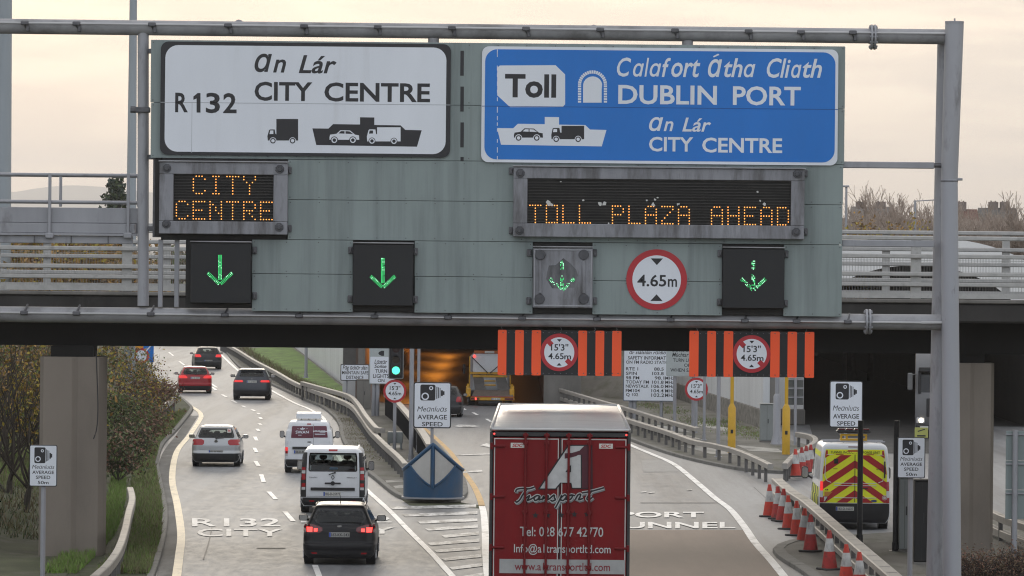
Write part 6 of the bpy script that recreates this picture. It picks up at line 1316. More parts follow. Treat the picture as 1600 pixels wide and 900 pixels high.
def mast(px, d, wtop, wbot, label):
    p = P(px, 400, d); s_ = F / d; t = thing("light_mast", label, "mast", (p.x, d, 0), 0, "tall lighting masts behind the bridge")
    mb = MB(); k = R(0); mb.tube([(p.x, d, 0), (p.x, d, HCAM), (p.x, d, 26)], [wbot / s_ / 2 * 1.1, wbot / s_ / 2, wtop / s_ / 2 * .8], 16); mb.build("shaft", M("mast galvanised", (.34, .38, .41), .5, .2, var=.15, vs=.8, stretch=(1, 1, .1)), t, True, smooth=50)
    mb = MB(); mb.cyl((p.x, d, 25.9), (p.x, d, 26.3), .5, n=12)
    for q in range(4): mb.box(p.x + math.cos(q * 1.57) * .7 - .25, p.x + math.cos(q * 1.57) * .7 + .25, d + math.sin(q * 1.57) * .7 - .2, d + math.sin(q * 1.57) * .7 + .2, 26, 26.3, .05)
    mb.build("lamp_head", galv, t, True)
    mb = MB(); mb.box(p.x - .3, p.x + .3, d - .3, d + .3, 0, .3, .05); mb.build("footing", conc, t, True)
mast(3, 190, 26, 28, "thick tall lighting mast cut by the left edge of the photo"); mast(204.5, 230, 12, 16, "slim tapering lighting mast left of the gantry upright")
def plain_sign(label, px, d, face, border, lines, posts, top=None, name="road_sign", bz=None, lift=0, cat="road sign", ink=None):
    x0, y0, x1, y1 = px; s_ = F / d; c_ = P((x0 + x1) / 2, (y0 + y1) / 2, d); w_, h_ = (x1 - x0) / s_, (y1 - y0) / s_
    t = thing(name, label, cat, (c_.x, d, .12))
    k = 1.2 / s_
    mb = MB(); mb.xz(rrect(c_.x - w_ / 2, c_.x + w_ / 2, c_.z - h_ / 2, c_.z + h_ / 2, 2 / s_), d - .03, d); mb.build("plate", border, t, True)
    mb = MB(); mb.xz(rrect(c_.x - w_ / 2 + k, c_.x + w_ / 2 - k, c_.z - h_ / 2 + k, c_.z + h_ / 2 - k, 1.5 / s_), d - .035, d - .0305); mb.build("face", face, t, True)
    mb = MB(); q = lambda px_, py_: (c_.x + (px_ - (x0 + x1) / 2) / s_, c_.z - (py_ - (y0 + y1) / 2) / s_)
    for tx, a0, b0, a1, b1, *sh in lines:
        p0, p1 = q(a0, b1), q(a1, b0); mb.txt(tx, p0[0], p1[0], p0[1], p1[1], d - .0375, .014, sh[0] if sh else 0)
    if lines: mb.build("lettering", ink or signblack, t, True)
    for px_, r in posts:
        p = q(px_, y1); mb = MB(); mb.cyl((p[0], d + .06 + r, .1), (p[0], d + .06 + r, c_.z + h_ / 2 - .05), r, n=12); mb.build("post", galv, t, True, smooth=50)
    return t, q, s_, d
t, q, s_, d = plain_sign("white sign reading MAINTAIN SAFE DISTANCE low beside the pale wall", (532, 569, 577, 595), F / 31, signwhite, signblack, [("Fɑg ɑchɑr slɑ́n" if 0 else "Fɑg ɑchɑr slán", 535.5, 571, 574, 579.5, .2), ("MAINTAIN SAFE", 534.5, 579.5, 575.5, 585), ("DISTANCE", 541, 587, 568, 592.5)], [(542, .05), (568, .05)])
t, q, s_, d = plain_sign("grey bordered sign reading TURN LIGHTS ON with a lamp symbol", (577, 538, 617, 600), F / 33, signgrey, signgrey, [], [(584, .1), (590, .1)])
mb = MB(); a, b = q(578.5, 599), q(615.5, 557.5); mb.xz(rrect(a[0], b[0], a[1], b[1], .04), d - .038, d - .0355); mb.build("white_panel", signwhite, t, True)
mb = MB(); 
for tx, a0, b0, a1, b1, sh in (("Lɑstɑr", 585, 562, 605, 568.5, .25), ("Soilse", 585, 569.5, 604, 575, .25), ("TURN", 586.5, 577, 605, 582.5, 0), ("LIGHTS", 583, 584.5, 608, 590.5, 0), ("ON", 590.5, 592, 601, 597, 0)): p0, p1 = q(a0, b1), q(a1, b0); mb.txt(tx, p0[0], p1[0], p0[1], p1[1], d - .0395, .016, sh)
mb.xz([q(600, 548), q(596, 548), q(592, 550), q(591, 552), q(592, 554), q(596, 556), q(600, 556)], d - .0375, d - .0355); mb.build("lettering", signblack, t, True)
rad = [("RTE 1", 978, 574, 997, 579, "88.5", 1022, 1037, ""), ("SPIN", 978, 581, 995, 586, "103.8", 1019, 1037, ""), ("98 FM", 978, 588, 999, 593, "98.1", 1023, 1038, "MHz"), ("TODAY FM", 978, 594.5, 1014, 599.5, "101.8", 1019, 1037, "MHz"), ("NEWSTALK", 978, 601, 1014, 606, "106.0", 1018, 1037, "MHz"), ("FM104", 978, 608, 1000, 613, "104.4", 1018, 1037, "MHz"), ("Q 102", 978.5, 614.5, 997.5, 620, "102.2", 1018, 1038, "MHz")]
ln_ = [("ɑr stáisiúin rɑidió", 983, 548, 1040, 553.5, .2), ("SAFETY INFORMATION", 981, 556.5, 1053, 562), ("ON FM RADIO STATIONS", 978, 563.5, 1053, 568.5)]
for a, x0, y0, x1, y1, b, u0, u1, m_ in rad: ln_ += [(a, x0, y0, x1, y1), (b, u0, y0, u1, y1)] + ([(m_, 1039.5, y0, 1053.5, y1)] if m_ else [])
plain_sign("tall white sign listing FM radio stations and frequencies", (974, 533, 1055.5, 627), F / 34, signwhite, M("sign edge blue grey", (.1, .13, .18), .5), ln_, [(986, .1), (992, .1), (1034, .08), (1055, .08)], name="information_sign", cat="information sign")
plain_sign("grey bordered TURN LIGHTS OFF sign right of the radio sign, partly behind an orange board", (1041, 535, 1096, 588), F / 35.5, signgrey, signgrey, [("Múchtar", 1050, 551, 1076, 557.5, .25), ("soilse", 1050, 543.5, 1076, 549.5, .25), ("TURN LIGHTS", 1051.5, 560, 1093, 565.5), ("OFF", 1069, 568, 1082, 573.5), ("WHEN SAFE", 1047.5, 575.5, 1088, 581)], [(1055, .08), (1084, .08)])
def post_roundel(label, cx, cy, r, base_y, name="height_limit_sign"):
    p = G(cx, base_y, .12); s_ = F / p.y; c_ = P(cx, cy, p.y); t = thing(name, label, "road sign", p)
    roundel(t, c_, r / s_, [("15'3''", 0.02, .27, .36, .92), ("4.65m", 0, -.2, .33, 1.12)], p.y - .1, False, .13)
    mb = MB(); mb.cyl((c_.x, p.y, .1), (c_.x, p.y, c_.z + r / s_ * .8), .07, n=12); mb.build("post", galv, t, True, smooth=50); return t, p, s_, c_
t, p, s_, c_ = post_roundel("round 15'3'' height limit sign below the green traffic light", 617, 611, 18, 702)
mb = MB(); mb.box(p.x - .3, p.x + .3, p.y + .1, p.y + .5, .35, .8, .02); mb.box(p.x - .28, p.x - .2, p.y + .12, p.y + .4, .12, .35); mb.box(p.x + .2, p.x + .28, p.y + .12, p.y + .4, .12, .35); tag(mb.build("junction_box", cabinet, None, loc=(p.x, p.y + .3, .12), smooth=30), "small grey junction box on legs at the foot of the traffic light", "cabinet")
post_roundel("round 15'3'' height limit sign on the right pavement before the yellow poles", 1088, 608, 18, 676)
# traffic light on the roundel's post
z0 = HCAM + unroll(619, 592)[1] / s_; xl_ = P(619, 570, p.y).x; t = thing("traffic_light", "traffic light showing green with a pale edged black backboard", "traffic light", (xl_, p.y - .05, z0))
H_ = 62 / s_; W_ = 23.5 / s_; yy = p.y - .15
mb = MB(); mb.xz(rrect(xl_ - W_ / 2, xl_ + W_ / 2, z0, z0 + H_, .05), yy, yy + .04); mb.build("backboard", cabinet, t, True)
mb = MB(); mb.xz(rrect(xl_ - W_ / 2 + .03, xl_ + W_ / 2 - .03, z0 + .03, z0 + H_ - .03, .04), yy - .012, yy - .001); mb.box(xl_ - .19, xl_ + .19, yy - .18, yy - .013, z0 + .12, z0 + H_ - .15, .03); mb.build("signal_head", signblack, t, True)
for i, mt in enumerate((glow("lit green signal", (.10, 1, .58), 1.5), M("unlit amber lens", (.03, .02, .012), .2), M("unlit red lens", (.03, .008, .008), .2))):
    zc = z0 + .34 + i * .42; mb = MB(); mb.cyl((xl_, yy - .195, zc), (xl_, yy - .175, zc), .155 if i == 0 else .14, n=24); mb.build("lens", mt, t, True)
    mb = MB(); mb.add([(xl_ + .175 * math.cos(R(a)), yy - .18 - dd, zc + .175 * math.sin(R(a))) for dd in (0, .2) for a in range(0, 181, 15)], [(k, k + 1, 13 + k + 1, 13 + k) for k in range(12)]); mb.build("visor", plast, t, True)
mb = MB(); mb.box(xl_ - .05, xl_ + .05, yy + .041, p.y, z0 + .3, z0 + .4); mb.build("bracket", galv, t, True)
# cabinets
def cab(label, px0, py0, px1, py1, base_y, depth, mat, base=.12, legs=False):
    p = G((px0 + px1) / 2, base_y, base); s_ = F / p.y; w_ = (px1 - px0) / s_; h_ = (base_y - py0) / s_
    t = thing("roadside_cabinet", label, "cabinet", p); mb = MB(); mb.box(p.x - w_ / 2, p.x + w_ / 2, p.y, p.y + depth, base + .06, base + h_, .02); mb.build("body", mat, t, True, smooth=30)
    mb = MB(); mb.box(p.x - w_ / 2 - .02, p.x + w_ / 2 + .02, p.y - .02, p.y + depth + .02, base + h_ + .001, base + h_ + .04, .01); mb.build("lid", mat, t, True)
    mb = MB(); mb.box(p.x - w_ / 2 - .01, p.x + w_ / 2 + .01, p.y - .01, p.y + depth, base - .02, base + .058); mb.build("plinth", conc, t, True)
    mb = MB(); mb.box(p.x - .004, p.x + .004, p.y - .002, p.y - .0005, base + .1, base + h_ - .05); mb.box(p.x + .03, p.x + .06, p.y - .02, p.y - .001, base + h_ * .5, base + h_ * .62, .005); mb.build("door_line", darksteel, t, True)
cab("grey two door roadside cabinet against the rubble based wall", 1187.5, 632, 1209, 691, 691, .5, cabinet)
cab("pale concrete coloured cabinet beside the left of the tunnel mouth", 557, 594, 579, 640, 640, .6, conc)
cab("tall dark cabinet behind the small camera sign by the gantry leg", 1428, 752, 1452, 882, 882, .5, M("black cabinet", (.012, .012, .012), .7))
cab("tall pale grey cabinet between the dark post and the dark cabinet", 1405, 748, 1421, 862, 862, .4, cabinet)
# backs of signs
def sign_back(label, x0, y0, x1, y1, d, posts, base_y=None, mat=None):
    s_ = F / d; a, b = P(x0, y0, d), P(x1, y1, d); t = thing("road_sign", label, "road sign", ((a.x + b.x) / 2, d, .1), 0)
    zb_, zt_2 = b.z, a.z; mb = MB(); k = 3
    for i in range(k): mb.box(a.x, b.x, d, d + .03, zb_ + (zt_2 - zb_) * i / k + .006, zb_ + (zt_2 - zb_) * (i + 1) / k - .006, .006)
    mb.build("plate", mat or panelgrey, t, True)
    mb = MB()
    for i in range(k): z = zb_ + (zt_2 - zb_) * (i + .9) / k; mb.box(a.x - .01, b.x, d - .04, d - .001, z - .04, z, .008)
    mb.build("stiffener", galv, t, True)
    for px_ in posts: p = P(px_, y0, d); mb = MB(); mb.cyl((p.x, d - .1, -.02), (p.x, d - .1, zt_2 + .02), .07 if d < 150 else .06, n=12); mb.build("post", galv, t, True, smooth=50)
sign_back("grey green back of a tall sign at the right edge of the photo", 1572, 673, 1640, 812, F / 62, [1586, 1625])
sign_back("small dark grey back of a sign beside the right yellow pole", 1231, 591, 1255, 633, F / 38, [1243], mat=M("dark sign back", (.10, .105, .10), .6, var=.1))
# yellow green plate below the oncoming lorry's headlamp
dq = F / 47; c_ = P(1439.5, 676, dq); t = thing("marker_board", "small yellow green marker board under the oncoming lorry's headlamp", "road sign", (c_.x, dq, .02))
mb = MB(); mb.box(c_.x - .22, c_.x + .22, dq - .02, dq, c_.z - .17, c_.z + .17, .01); mb.build("plate", M("yellow green plate", (.42, .43, .12), .5, var=.1), t, True)
mb = MB(); mb.xz([(c_.x - .12, c_.z + .02), (c_.x + .12, c_.z + .1), (c_.x + .12, c_.z + .13), (c_.x - .12, c_.z + .06)], dq - .024, dq - .021); mb.box(c_.x - .14, c_.x + .14, dq - .024, dq - .021, c_.z - .13, c_.z - .08); mb.build("marking", signblack, t, True)
mb = MB(); mb.cyl((c_.x, dq + .04, 0), (c_.x, dq + .04, c_.z + .1), .04, n=10); mb.build("post", galv, t, True)
# far direction sign among the shrubs
dq = F / 29.0; t = thing("direction_sign", "small blue and orange sign with a red ring rising from the far shrubs", "road sign", (P(222, 550, dq).x, dq, .3))
def fq(x0, y0, x1, y1, y, mat, nm): a, b = P(x0, y0, dq), P(x1, y1, dq); mb = MB(); mb.box(a.x, b.x, y - .01, y, b.z, a.z, .004); mb.build(nm, mat, t, True); return a, b
fq(224, 528, 240, 566, dq, signblue, "blue_panel"); fq(206, 528, 223.8, 550, dq + .0, M("sign orange", (.75, .33, .02), .5), "orange_panel")
a = P(221, 556, dq); mb = MB(); ring_faces(mb, a.x, a.z, .30, .42, dq - .035, dq - .015, n=28); mb.build("red_ring", signred, t, True); mb = MB(); mb.xz(circ(a.x, a.z, .30, 24), dq - .03, dq - .012); mb.build("ring_face", signwhite, t, True)
mb = MB(); a = P(228, 546, dq); mb.tube([(a.x, dq - .014, a.z - .1), (a.x + .35, dq - .014, a.z + .3)], .045, 4); mb.build("arrow", signwhite, t, True)
for px_ in (226, 237): a = P(px_, 560, dq); mb = MB(); mb.cyl((a.x, dq + .08, 0), (a.x, dq + .08, a.z + 1.2), .05, n=10); mb.build("post", galv, t, True)
# ================================================================== vegetation
bark = M("bark", (.075, .064, .054), .9, var=.3, vs=4); twig = M("hazed winter twigs", (.36, .29, .24), .9, var=.25, vs=2); twigd = M("dark twigs", (.065, .053, .043), .9, var=.3, vs=3)  # skyline twigs paled in base colour to carry the haze
def leafm(n_, c_): return M(n_, c_, .75, var=.3, vs=1.5)
LG, LD, LY, LR, LO, LB = leafm("leaf green", (.11, .145, .042)), leafm("leaf dark green", (.055, .078, .03)), leafm("leaf yellow", (.34, .26, .035)), leafm("leaf russet", (.20, .10, .068)), leafm("leaf ochre", (.32, .18, .045)), leafm("leaf brown", (.18, .13, .08))
def leaf_quads(mb, c_, r, n_, size, rnd, mats, flat=1.0):
    for _ in range(n_):
        while True:
            u = Vector((rnd.uniform(-1, 1), rnd.uniform(-1, 1), rnd.uniform(-1, 1)))
            if u.length <= 1: break
        p = c_ + Vector((u.x * r, u.y * r, u.z * r * flat)); a = Vector((rnd.gauss(0, 1), rnd.gauss(0, 1), rnd.gauss(0, 1))).normalized(); b = a.cross(Vector((rnd.gauss(0, 1), rnd.gauss(0, 1), rnd.gauss(0, 1)))).normalized()
        s_ = size * rnd.uniform(.6, 1.3); mb.add([p - a * s_, p + b * s_ * .5, p + a * s_, p - b * s_ * .5], [(0, 1, 2, 3)], mats[int(rnd.random() ** 1.3 * len(mats))])
def branches(mb, tips, p, d_, L_, r, lev, rnd, spread, kids=3, droop=0.0, wob=.18, up=.25, rmin=.004):
    segs = 4; path = [p]; q = p.copy(); dd = d_.normalized()
    for i in range(segs):
        dd = (dd + Vector((rnd.gauss(0, wob), rnd.gauss(0, wob), rnd.gauss(0, wob) + up * .25 - droop))).normalized(); q = q + dd * (L_ / segs); path.append(q.copy())
    mb.tube(path, [max(rmin, r * (1 - .55 * i / segs)) for i in range(segs + 1)], 5 if lev > 1 else 3)
    if lev == 0: tips.append(path[-1]); tips.append(path[2]); return
    for k in range(kids):
        t_ = rnd.uniform(.35, 1.0); i = min(segs - 1, int(t_ * segs)); s_ = path[i] + (path[i + 1] - path[i]) * (t_ * segs - i)
        a = Vector((rnd.gauss(0, 1), rnd.gauss(0, 1), rnd.gauss(0, .5))); nd = (dd + a.normalized() * spread).normalized(); nd.z += up; branches(mb, tips, s_, nd, L_ * rnd.uniform(.5, .75), r * .5, lev - 1, rnd, spread, kids, droop, wob, up, rmin)
    branches(mb, tips, path[-1], dd, L_ * .6, r * .42, lev - 1, rnd, spread, kids, droop, wob, up, rmin)
def tree(name, label, base, h, seed, leaves=0, mats=(LG,), size=.15, lev=3, kids=3, spread=.8, tw=twig, trunk_h=.28, r=None, clump=.6, stems=1, cat="tree", grp=None, up=.25, rmin=.004):
    rnd = random.Random(seed); base = Vector(base); t = thing(name, label, cat, base, 0, grp); tips = []; r = r or h * .014
    mb = MB(); mb2 = MB()
    for s_ in range(stems):
        lean = Vector((rnd.gauss(0, .06 if stems == 1 else .3), rnd.gauss(0, .06 if stems == 1 else .3), 1)).normalized(); top = base + lean * h * trunk_h
        mb.tube([base - Vector((0, 0, .2)), base + (top - base) * .5 + Vector((rnd.gauss(0, .05), 0, 0)), top], [r * 1.3, r, r * .85], 7)
        for k in range(kids + 1):
            a = 6.283 * k / (kids + 1) + rnd.uniform(-.4, .4); branches(mb2, tips, top - lean * h * trunk_h * rnd.uniform(0, .25), Vector((math.cos(a) * spread, math.sin(a) * spread, 1)), h * .36, r * .6, lev - 1, rnd, spread, kids, 0, .16, up, rmin)
    mb.build("trunk", bark, t, True, smooth=50); mb2.build("twigs", tw, t, True)
    if leaves:
        m3 = MB(); per = max(1, int(leaves / max(1, len(tips))))
        for q in tips:
            if rnd.random() < .82: leaf_quads(m3, q, clump, per + rnd.randint(0, per), size, rnd, list(range(len(mats))))
        m3.build("crown", list(mats), t, True)
    return t
# shrubs along the left verge (photo foot points)
SH = [(186, 745, 1.9, (LD, LB, LG, LR), "dark green shrub nearest the left pier, above the verge barrier", 1), (204, 724, 2.2, (LD, LB, LR, LG), "dark leafy shrub second along the left verge", 2), (214, 700, 2.4, (LB, LR, LG), "mixed green and brown shrub at the middle of the verge row", 3), (192, 690, 3.4, (LB, LY, LG, LO), "tall yellow green shrub rising behind the verge row", 4), (232, 674, 2.0, (LR, LB, LG), "russet brown shrub bulging towards the road bend", 5),
      (222, 652, 2.9, (LR, LR, LB, LY), "russet shrub above the far barrier end", 6), (198, 650, 4.2, (LY, LG, LO, LB), "tall yellowish shrub with sparse leaves beside the pier top", 7), (250, 632, 1.9, (LR, LB, LR), "reddish twiggy shrub tip farthest along the verge", 8), (176, 640, 4.4, (LO, LG, LB), "ochre shrub tucked behind the right side of the left pier", 9), (172, 704, 3.2, (LD, LG, LG), "very dark shrub close to the left pier's right side", 10)]
for x, y, h_, mt, lb, sd_ in SH:
    p = G(x, y, .4); p.z = bank_z(p.x, p.y)
    tree("shrub", lb, p, h_, sd_ * 11, 1350, mt, .07, 3, 3, .8, twigd, .08, .03, .40, 4, "shrub", "shrubs along the left verge", .15)
# saplings at the far left
for x, y, h_, lv, mt, lb, sd_ in [(14, 770, 6.2, 700, (LY, LB, LG), "bare sapling with a few yellow leaves at the left edge of the photo", 31), (40, 782, 6.0, 500, (LY, LO), "dark stemmed sapling just left of the left pier", 32), (-22, 760, 6.5, 900, (LO, LB), "leaning sapling half cut by the left edge", 33)]:
    p = G(x, y, .8); p.z = bank_z(p.x, p.y); tree("sapling", lb, p, h_, sd_, lv, mt, .07, 3, 3, .5, twigd, .12, .07, .5, 3, "tree", "saplings on the left bank", .35)
for x, y, h_, mt, lb, sd_ in [(8, 735, 4.6, (LY, LG, LB, LO), "yellow green thicket behind the saplings at the far left", 41), (50, 728, 5.0, (LO, LY, LB, LG), "ochre thicket immediately left of the pier", 42), (30, 690, 6.0, (LB, LG, LO), "brown green thicket farther back at the far left", 43), (62, 680, 6.5, (LG, LB, LY), "thicket mostly hidden behind the left pier", 44), (-15, 700, 5.5, (LG, LO, LB), "thicket cut by the left edge of the photo", 45)]:
    p = G(x, y, .8); p.z = bank_z(p.x, p.y); tree("shrub", lb, p, h_, sd_, 3600, mt, .085, 3, 3, .9, twigd, .08, .035, .6, 4, "shrub", "shrubs on the left bank", .2)
# near hedge bottom right
for x, h_, lb, sd_ in [(1525, 1.5, "leafless twiggy hedge bush in front of the right pier", 51), (1575, 1.6, "leafless twiggy hedge bush at the bottom right corner", 52)]:
    p = P(x, 940, F / 68); p.z = .1; tree("hedge_bush", lb, p, h_, sd_, 500, (LB, LR), .03, 4, 3, 1.1, M("purple brown twigs", (.06, .045, .042), .9, var=.3, vs=4), .08, .02, .3, 5, "bush", "leafless bushes at the bottom right", .05)
# autumn trees beyond the bridge on the left
for x, top, d_, mt, lb, sd_ in [(18, 372, 200, (LO, LY, LB, LG), "orange brown tree seen through the bridge railing at the far left", 61), (62, 362, 215, (LG, LY, LB), "green yellow tree behind the bridge railing, second from left", 62), (105, 366, 190, (LO, LY, LO, LB), "brightest orange tree behind the left bridge railing", 63), (140, 380, 230, (LO, LB, LG), "small dull orange tree behind the railing near the gantry upright", 64), (262, 392, 430, (LB, LG), "dull brown tree behind the railing between gantry upright and lane signal", 65)]:
    p = P(x, top, d_); z = p.z; p.z = 0; tree("autumn_tree", lb, p, z * 1.12, sd_, 5200, mt, .16, 3, 3, .75, twigd, .3, None, .9, 1, "tree", "autumn trees behind the left railing")
# conifer
p = P(180, 284, 330); h_ = p.z; p.z = 0; t = thing("conifer_tree", "dark conifer rising behind the gantry walkway", "tree", p); rnd = random.Random(5)
mb = MB(); mb.tube([p - Vector((0, 0, .2)), p + Vector((0, 0, h_))], [.3, .04], 7); mb.build("trunk", bark, t, True)
mb = MB()
for k in range(150):
    f_ = rnd.random() ** .8; z = h_ * (.25 + .74 * f_); L_ = (1 - f_) * 3.6 * rnd.uniform(.5, 1.15) + .3; a = rnd.uniform(0, 6.283)
    for i in range(7): leaf_quads(mb, p + Vector((math.cos(a) * L_ * i / 6, math.sin(a) * L_ * i / 6, z - .25 * L_ * (i / 6) ** 1.0 + .5 * (i / 6) ** 2)), .3, 4, .2, rnd, [0, 1])
mb.build("crown", [leafm("hazed conifer green", (.045, .065, .05)), LD], t, True)  # conifer foliage lightened in base colour for distance haze
# bare winter trees on the right skyline
BT = [(1332, 322, 340, 71, "bare tree at the sign's edge on the right skyline"), (1372, 318, 330, 72, "bare tree behind the yellow leaved tree"), (1405, 282, 360, 73, "tallest bare tree on the skyline between sign and gantry leg"), (1436, 296, 350, 74, "bare tree left of the gantry leg, beside the tallest one"), (1456, 306, 330, 75, "bare tree touching the gantry leg's left side"), (1520, 318, 340, 76, "bare brown tree right of the gantry leg"), (1548, 312, 370, 77, "bare brown tree below the right chimneys"), (1575, 322, 335, 78, "dense bare tree toward the right edge"), (1602, 290, 330, 79, "taller bare tree at the right edge of the photo"), (1500, 330, 330, 80, "low bare tree hidden partly by the gantry leg")]
for x, top, d_, sd_, lb in BT:
    p = P(x, top, d_); z = p.z; p.z = 0; tree("bare_tree", lb, p, z * .98, sd_, 0, (), .1, 5, 3, .6, twig, .22, .16, .6, 2, "tree", "bare trees on the right skyline", .35, .017)
for x, top, d_, mt, lb, sd_ in [(1362, 336, 300, (LY, LO, LY), "yellow leaved tree on the right skyline beside the sign", 91), (1338, 342, 310, (LO, LB), "ochre tree at the sign's right edge above the railing", 92)]:
    p = P(x, top - 6, d_); z = p.z; p.z = 0; tree("autumn_tree", lb, p, z * 1.05, sd_, 2200, mt, .14, 3, 3, .8, twigd, .3, None, .8, 1, "tree", "yellow trees on the right skyline")
# low scrub mass behind the skyline trees
mb = MB(); rnd = random.Random(8)
for k in range(420):
    x = rnd.uniform(1300, 1700); d_ = rnd.uniform(345, 400); p = P(x, rnd.uniform(336, 356) - 5 * math.sin(x * .03), d_)
    for j in range(10): q = p + Vector((rnd.gauss(0, 1.0), rnd.gauss(0, 1.0), -abs(rnd.gauss(0, 3.0)))); mb.tube([q - Vector((rnd.gauss(0, .3), 0, 1.4)), q + Vector((rnd.gauss(0, .5), 0, .7))], [.035, .008], 3)
for k in range(60):
    x = 1300 + k * 7; d_ = 402; p = P(x, 352 + 4 * math.sin(k * .9) + 3 * math.sin(k * 2.3), d_); r_ = 1.6; n_ = 9
    mb.add([(p.x - 1.2, d_, 0), (p.x + 1.2, d_, 0), (p.x + 1.1, d_ + 1, p.z), (p.x - 1.1, d_ + 1, p.z + .3)], [(0, 1, 2, 3)])
tag(mb.build("scrub_mass", twig), "brown leafless scrub massed below the skyline trees", "scrub", kind="stuff")
# street lamps and roofs on the right skyline
for x, y, d_, lb, arm in ((1322.5, 292, 300, "slim lamp post at the right edge of the big sign", -3), (1430, 313, 300, "slim lamp post with a long arm above the bridge railing", 36)):
    p = P(x, y, d_); t = thing("street_lamp", lb, "street lamp", (p.x, d_, 0), 0, "street lamps beyond the bridge"); mb = MB(); mb.tube([(p.x, d_, 0), (p.x, d_, p.z)], [.13, .07], 10); mb.build("shaft", galv, t, True)
    L_ = arm * d_ / F; mb = MB(); mb.tube([(p.x, d_, p.z - .05), (p.x + L_, d_, p.z + .05)], .035, 6); mb.build("arm", galv, t, True); mb = MB(); mb.box(p.x + L_ - .3, p.x + L_ + .3, d_ - .15, d_ + .15, p.z - .02, p.z + .1, .03); mb.build("lamp_head", galv, t, True)
for x0, x1, top, d_, rc, lb, chim in ((1338, 1395, 322, 430, (.20, .19, .18), "grey roofed house with two chimneys left of the gantry leg", (1345, 1376)), (1495, 1530, 326, 440, (.16, .09, .07), "red brown roofed house right of the gantry leg", (1502,)), (1538, 1592, 324, 450, (.14, .13, .12), "dark roofed house with chimneys near the right edge", (1552, 1570))):
    a, b = P(x0, top, d_), P(x1, top, d_); xm = (a.x + b.x) / 2; t = thing("house", lb, "house", (xm, d_, 0), 0, "houses on the right skyline"); zr = a.z; ze = zr - 2.2
    mb = MB(); mb.box(a.x, b.x, d_, d_ + 8, 0, ze); mb.build("wall", M("house render " + str(x0), (.35, .33, .3), .9, var=.1), t, True)
    mb = MB(); mb.prism([(d_ - .3, ze), (d_ + 8.3, ze), (d_ + 4, zr)], lambda u, v: (a.x - .2, u, v), lambda u, v: (b.x + .2, u, v)); rf_ = mb.build("roof", M("roof tile " + str(x0), rc, .85, var=.2, vs=2), t, True)
    for cx in chim:
        q = P(cx, 317, d_ + 4); mb = MB(); mb.box(q.x - .45, q.x + .45, d_ + 3.6, d_ + 4.4, zr - .8, q.z + .1, .03)
        for o_ in (-.2, .2): mb.cyl((q.x + o_, d_ + 4, q.z + .1), (q.x + o_, d_ + 4, q.z + .2), .08, n=8)
        mb.build("chimney", M("chimney brick", (.22, .18, .16), .9, var=.2), rf_, True)
    for k in range(3):
        xx = a.x + (b.x - a.x) * (k + .5) / 3; mb = MB(); mb.box(xx - .5, xx + .5, d_ - .03, d_ - .003, ze - 1.7, ze - .6); mb.build("window", frit, t, True)
# ------------------------------------------------------------------ grass and weeds (beyond counting)
def blades(name, label, gen, n_, h0, h1, mats, seed, wd=.012):
    rnd = random.Random(seed); mb = MB()
    for _ in range(n_):
        p = gen(rnd)
        if p is None: continue
        a = rnd.uniform(0, 6.283); hh = rnd.uniform(h0, h1); l_ = Vector((rnd.gauss(0, .35), rnd.gauss(0, .35), 1)) * hh; u = Vector((math.cos(a), math.sin(a), 0)) * wd
        mb.add([p - u, p + u, p + l_], [(0, 1, 2)], rnd.randrange(len(mats)))
    tag(mb.build(name, list(mats)), label, "grass", kind="stuff")
def between(A_, B_):
    pa, pb = [G(*q) for q in A_], [G(*q) for q in B_]
    def g(rnd):
        i = rnd.randrange(len(pa) - 1); t_ = rnd.random(); a = pa[i].lerp(pa[i + 1], t_); b = pb[i].lerp(pb[i + 1], t_); p = a.lerp(b, rnd.random()); p.z = max(.12, bank_z(p.x, p.y) if p.x < 0 else .12); return p
    return g
VA = [(232, 905), (238, 891), (250, 849), (254, 807), (250, 773), (242, 727), (250, 697), (272, 672), (292, 646)]; VB = [(150, 905), (176, 880), (192, 850), (200, 815), (205, 785), (206, 745), (216, 715), (232, 685), (255, 655)]
blades("verge_grass", "rough green grass on the left verge between kerb and barrier", between(VA, VB), 26000, .06, .22, (grassm, grassm2, grassm2, grassm3), 3, .016)
VC = [(120, 905), (160, 868), (182, 838), (190, 815), (196, 785), (196, 752)]; VD = [(60, 905), (120, 862), (150, 830), (166, 800), (172, 775), (176, 745)]
blades("bank_grass", "bright green grass behind the verge barrier by the left pier", between(VC, VD), 12000, .08, .25, (grassm, grassm, grassm2), 4, .016)
VE = [(-40, 800), (0, 805), (40, 800), (70, 792)]; VF = [(-40, 720), (0, 730), (40, 735), (70, 735)]
blades("bank_grass", "dull grass at the foot of the saplings on the left bank", between(VE, VF), 6000, .1, .35, (grassm2, grassm3, grassm), 5, .018)
VG = [(366, 560), (396, 580), (430, 600), (470, 618), (505, 634), (535, 660), (552, 690), (580, 730)]; VH = [(378, 553), (410, 573), (446, 594), (486, 611), (520, 628), (554, 655), (575, 685), (612, 722)]
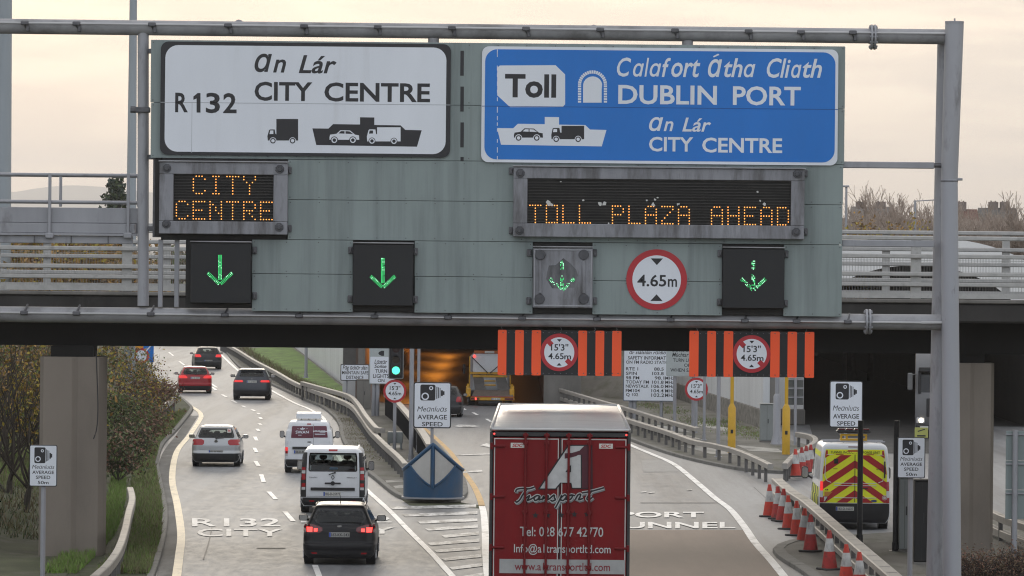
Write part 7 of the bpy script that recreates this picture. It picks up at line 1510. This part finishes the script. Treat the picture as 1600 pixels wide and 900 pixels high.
def clumpy(g, seed, n_=60, r=.8):
    rr_ = random.Random(seed); cs_ = [g(rr_) for _ in range(n_)]
    return lambda rnd: (lambda c_: Vector((c_.x + rnd.gauss(0, r * .3), c_.y + rnd.gauss(0, r), .125)))(cs_[rnd.randrange(n_)])
blades("median_weeds", "tufts of weeds in the median paving beside the low barrier", clumpy(between(VG, VH), 6, 90, .9), 3500, .02, .07, (grassm2, grassm3, LB), 6, .014)
VI = [(1000, 640), (1080, 664), (1140, 684), (1200, 690)]; VJ = [(1010, 630), (1090, 650), (1170, 672), (1220, 700)]
blades("pavement_weeds", "weeds along the right pavement below the yellow poles", clumpy(between(VI, VJ), 7, 60, 1.2), 4000, .03, .11, (grassm2, grassm3, grassm), 7, .014)
def bank_any(rnd): d_ = rnd.uniform(98, 168); x = bank_x0(d_) - abs(rnd.gauss(0, 1)) * 5 - (2.6 if d_ < 126 else .3); return Vector((x, d_, bank_z(x, d_) - .03))
blades("bank_undergrowth", "dull matted undergrowth over the left bank beneath the trees", bank_any, 22000, .08, .34, (grassm2, grassm3, LB, LD), 9, .02)
def lawn_edge(rnd):
    t_ = rnd.random(); i = rnd.randrange(len(A) - 1); a = A[i]; b = A[i + 1]; x = a[0] + (b[0] - a[0]) * t_; y = a[1] + (b[1] - a[1]) * t_
    return G(x + rnd.gauss(0, 5), y - abs(rnd.gauss(0, 2.0)), .13)
blades("barrier_weeds", "straw coloured weeds along the foot of the barrier below the lawn", lawn_edge, 5000, .08, .3, (grassm3, grassm2, LB), 10, .02)
# ================================================================== haze
hz = MB(); hz.box(-5200, 5200, -30, 17500, -1, 330)
hm = bpy.data.materials.new("haze"); hm.use_nodes = True; n_ = hm.node_tree.nodes; l_ = hm.node_tree.links
n_.remove(n_["Principled BSDF"]); pv = n_.new("ShaderNodeVolumePrincipled"); pv.inputs["Color"].default_value = (.97, .97, 1, 1); pv.inputs["Density"].default_value = HAZE = .000105; pv.inputs["Anisotropy"].default_value = .6
l_.new(pv.outputs[0], [q for q in n_ if q.type == 'OUTPUT_MATERIAL'][0].inputs["Volume"])
tag(hz.build("haze", hm), kind="stuff")
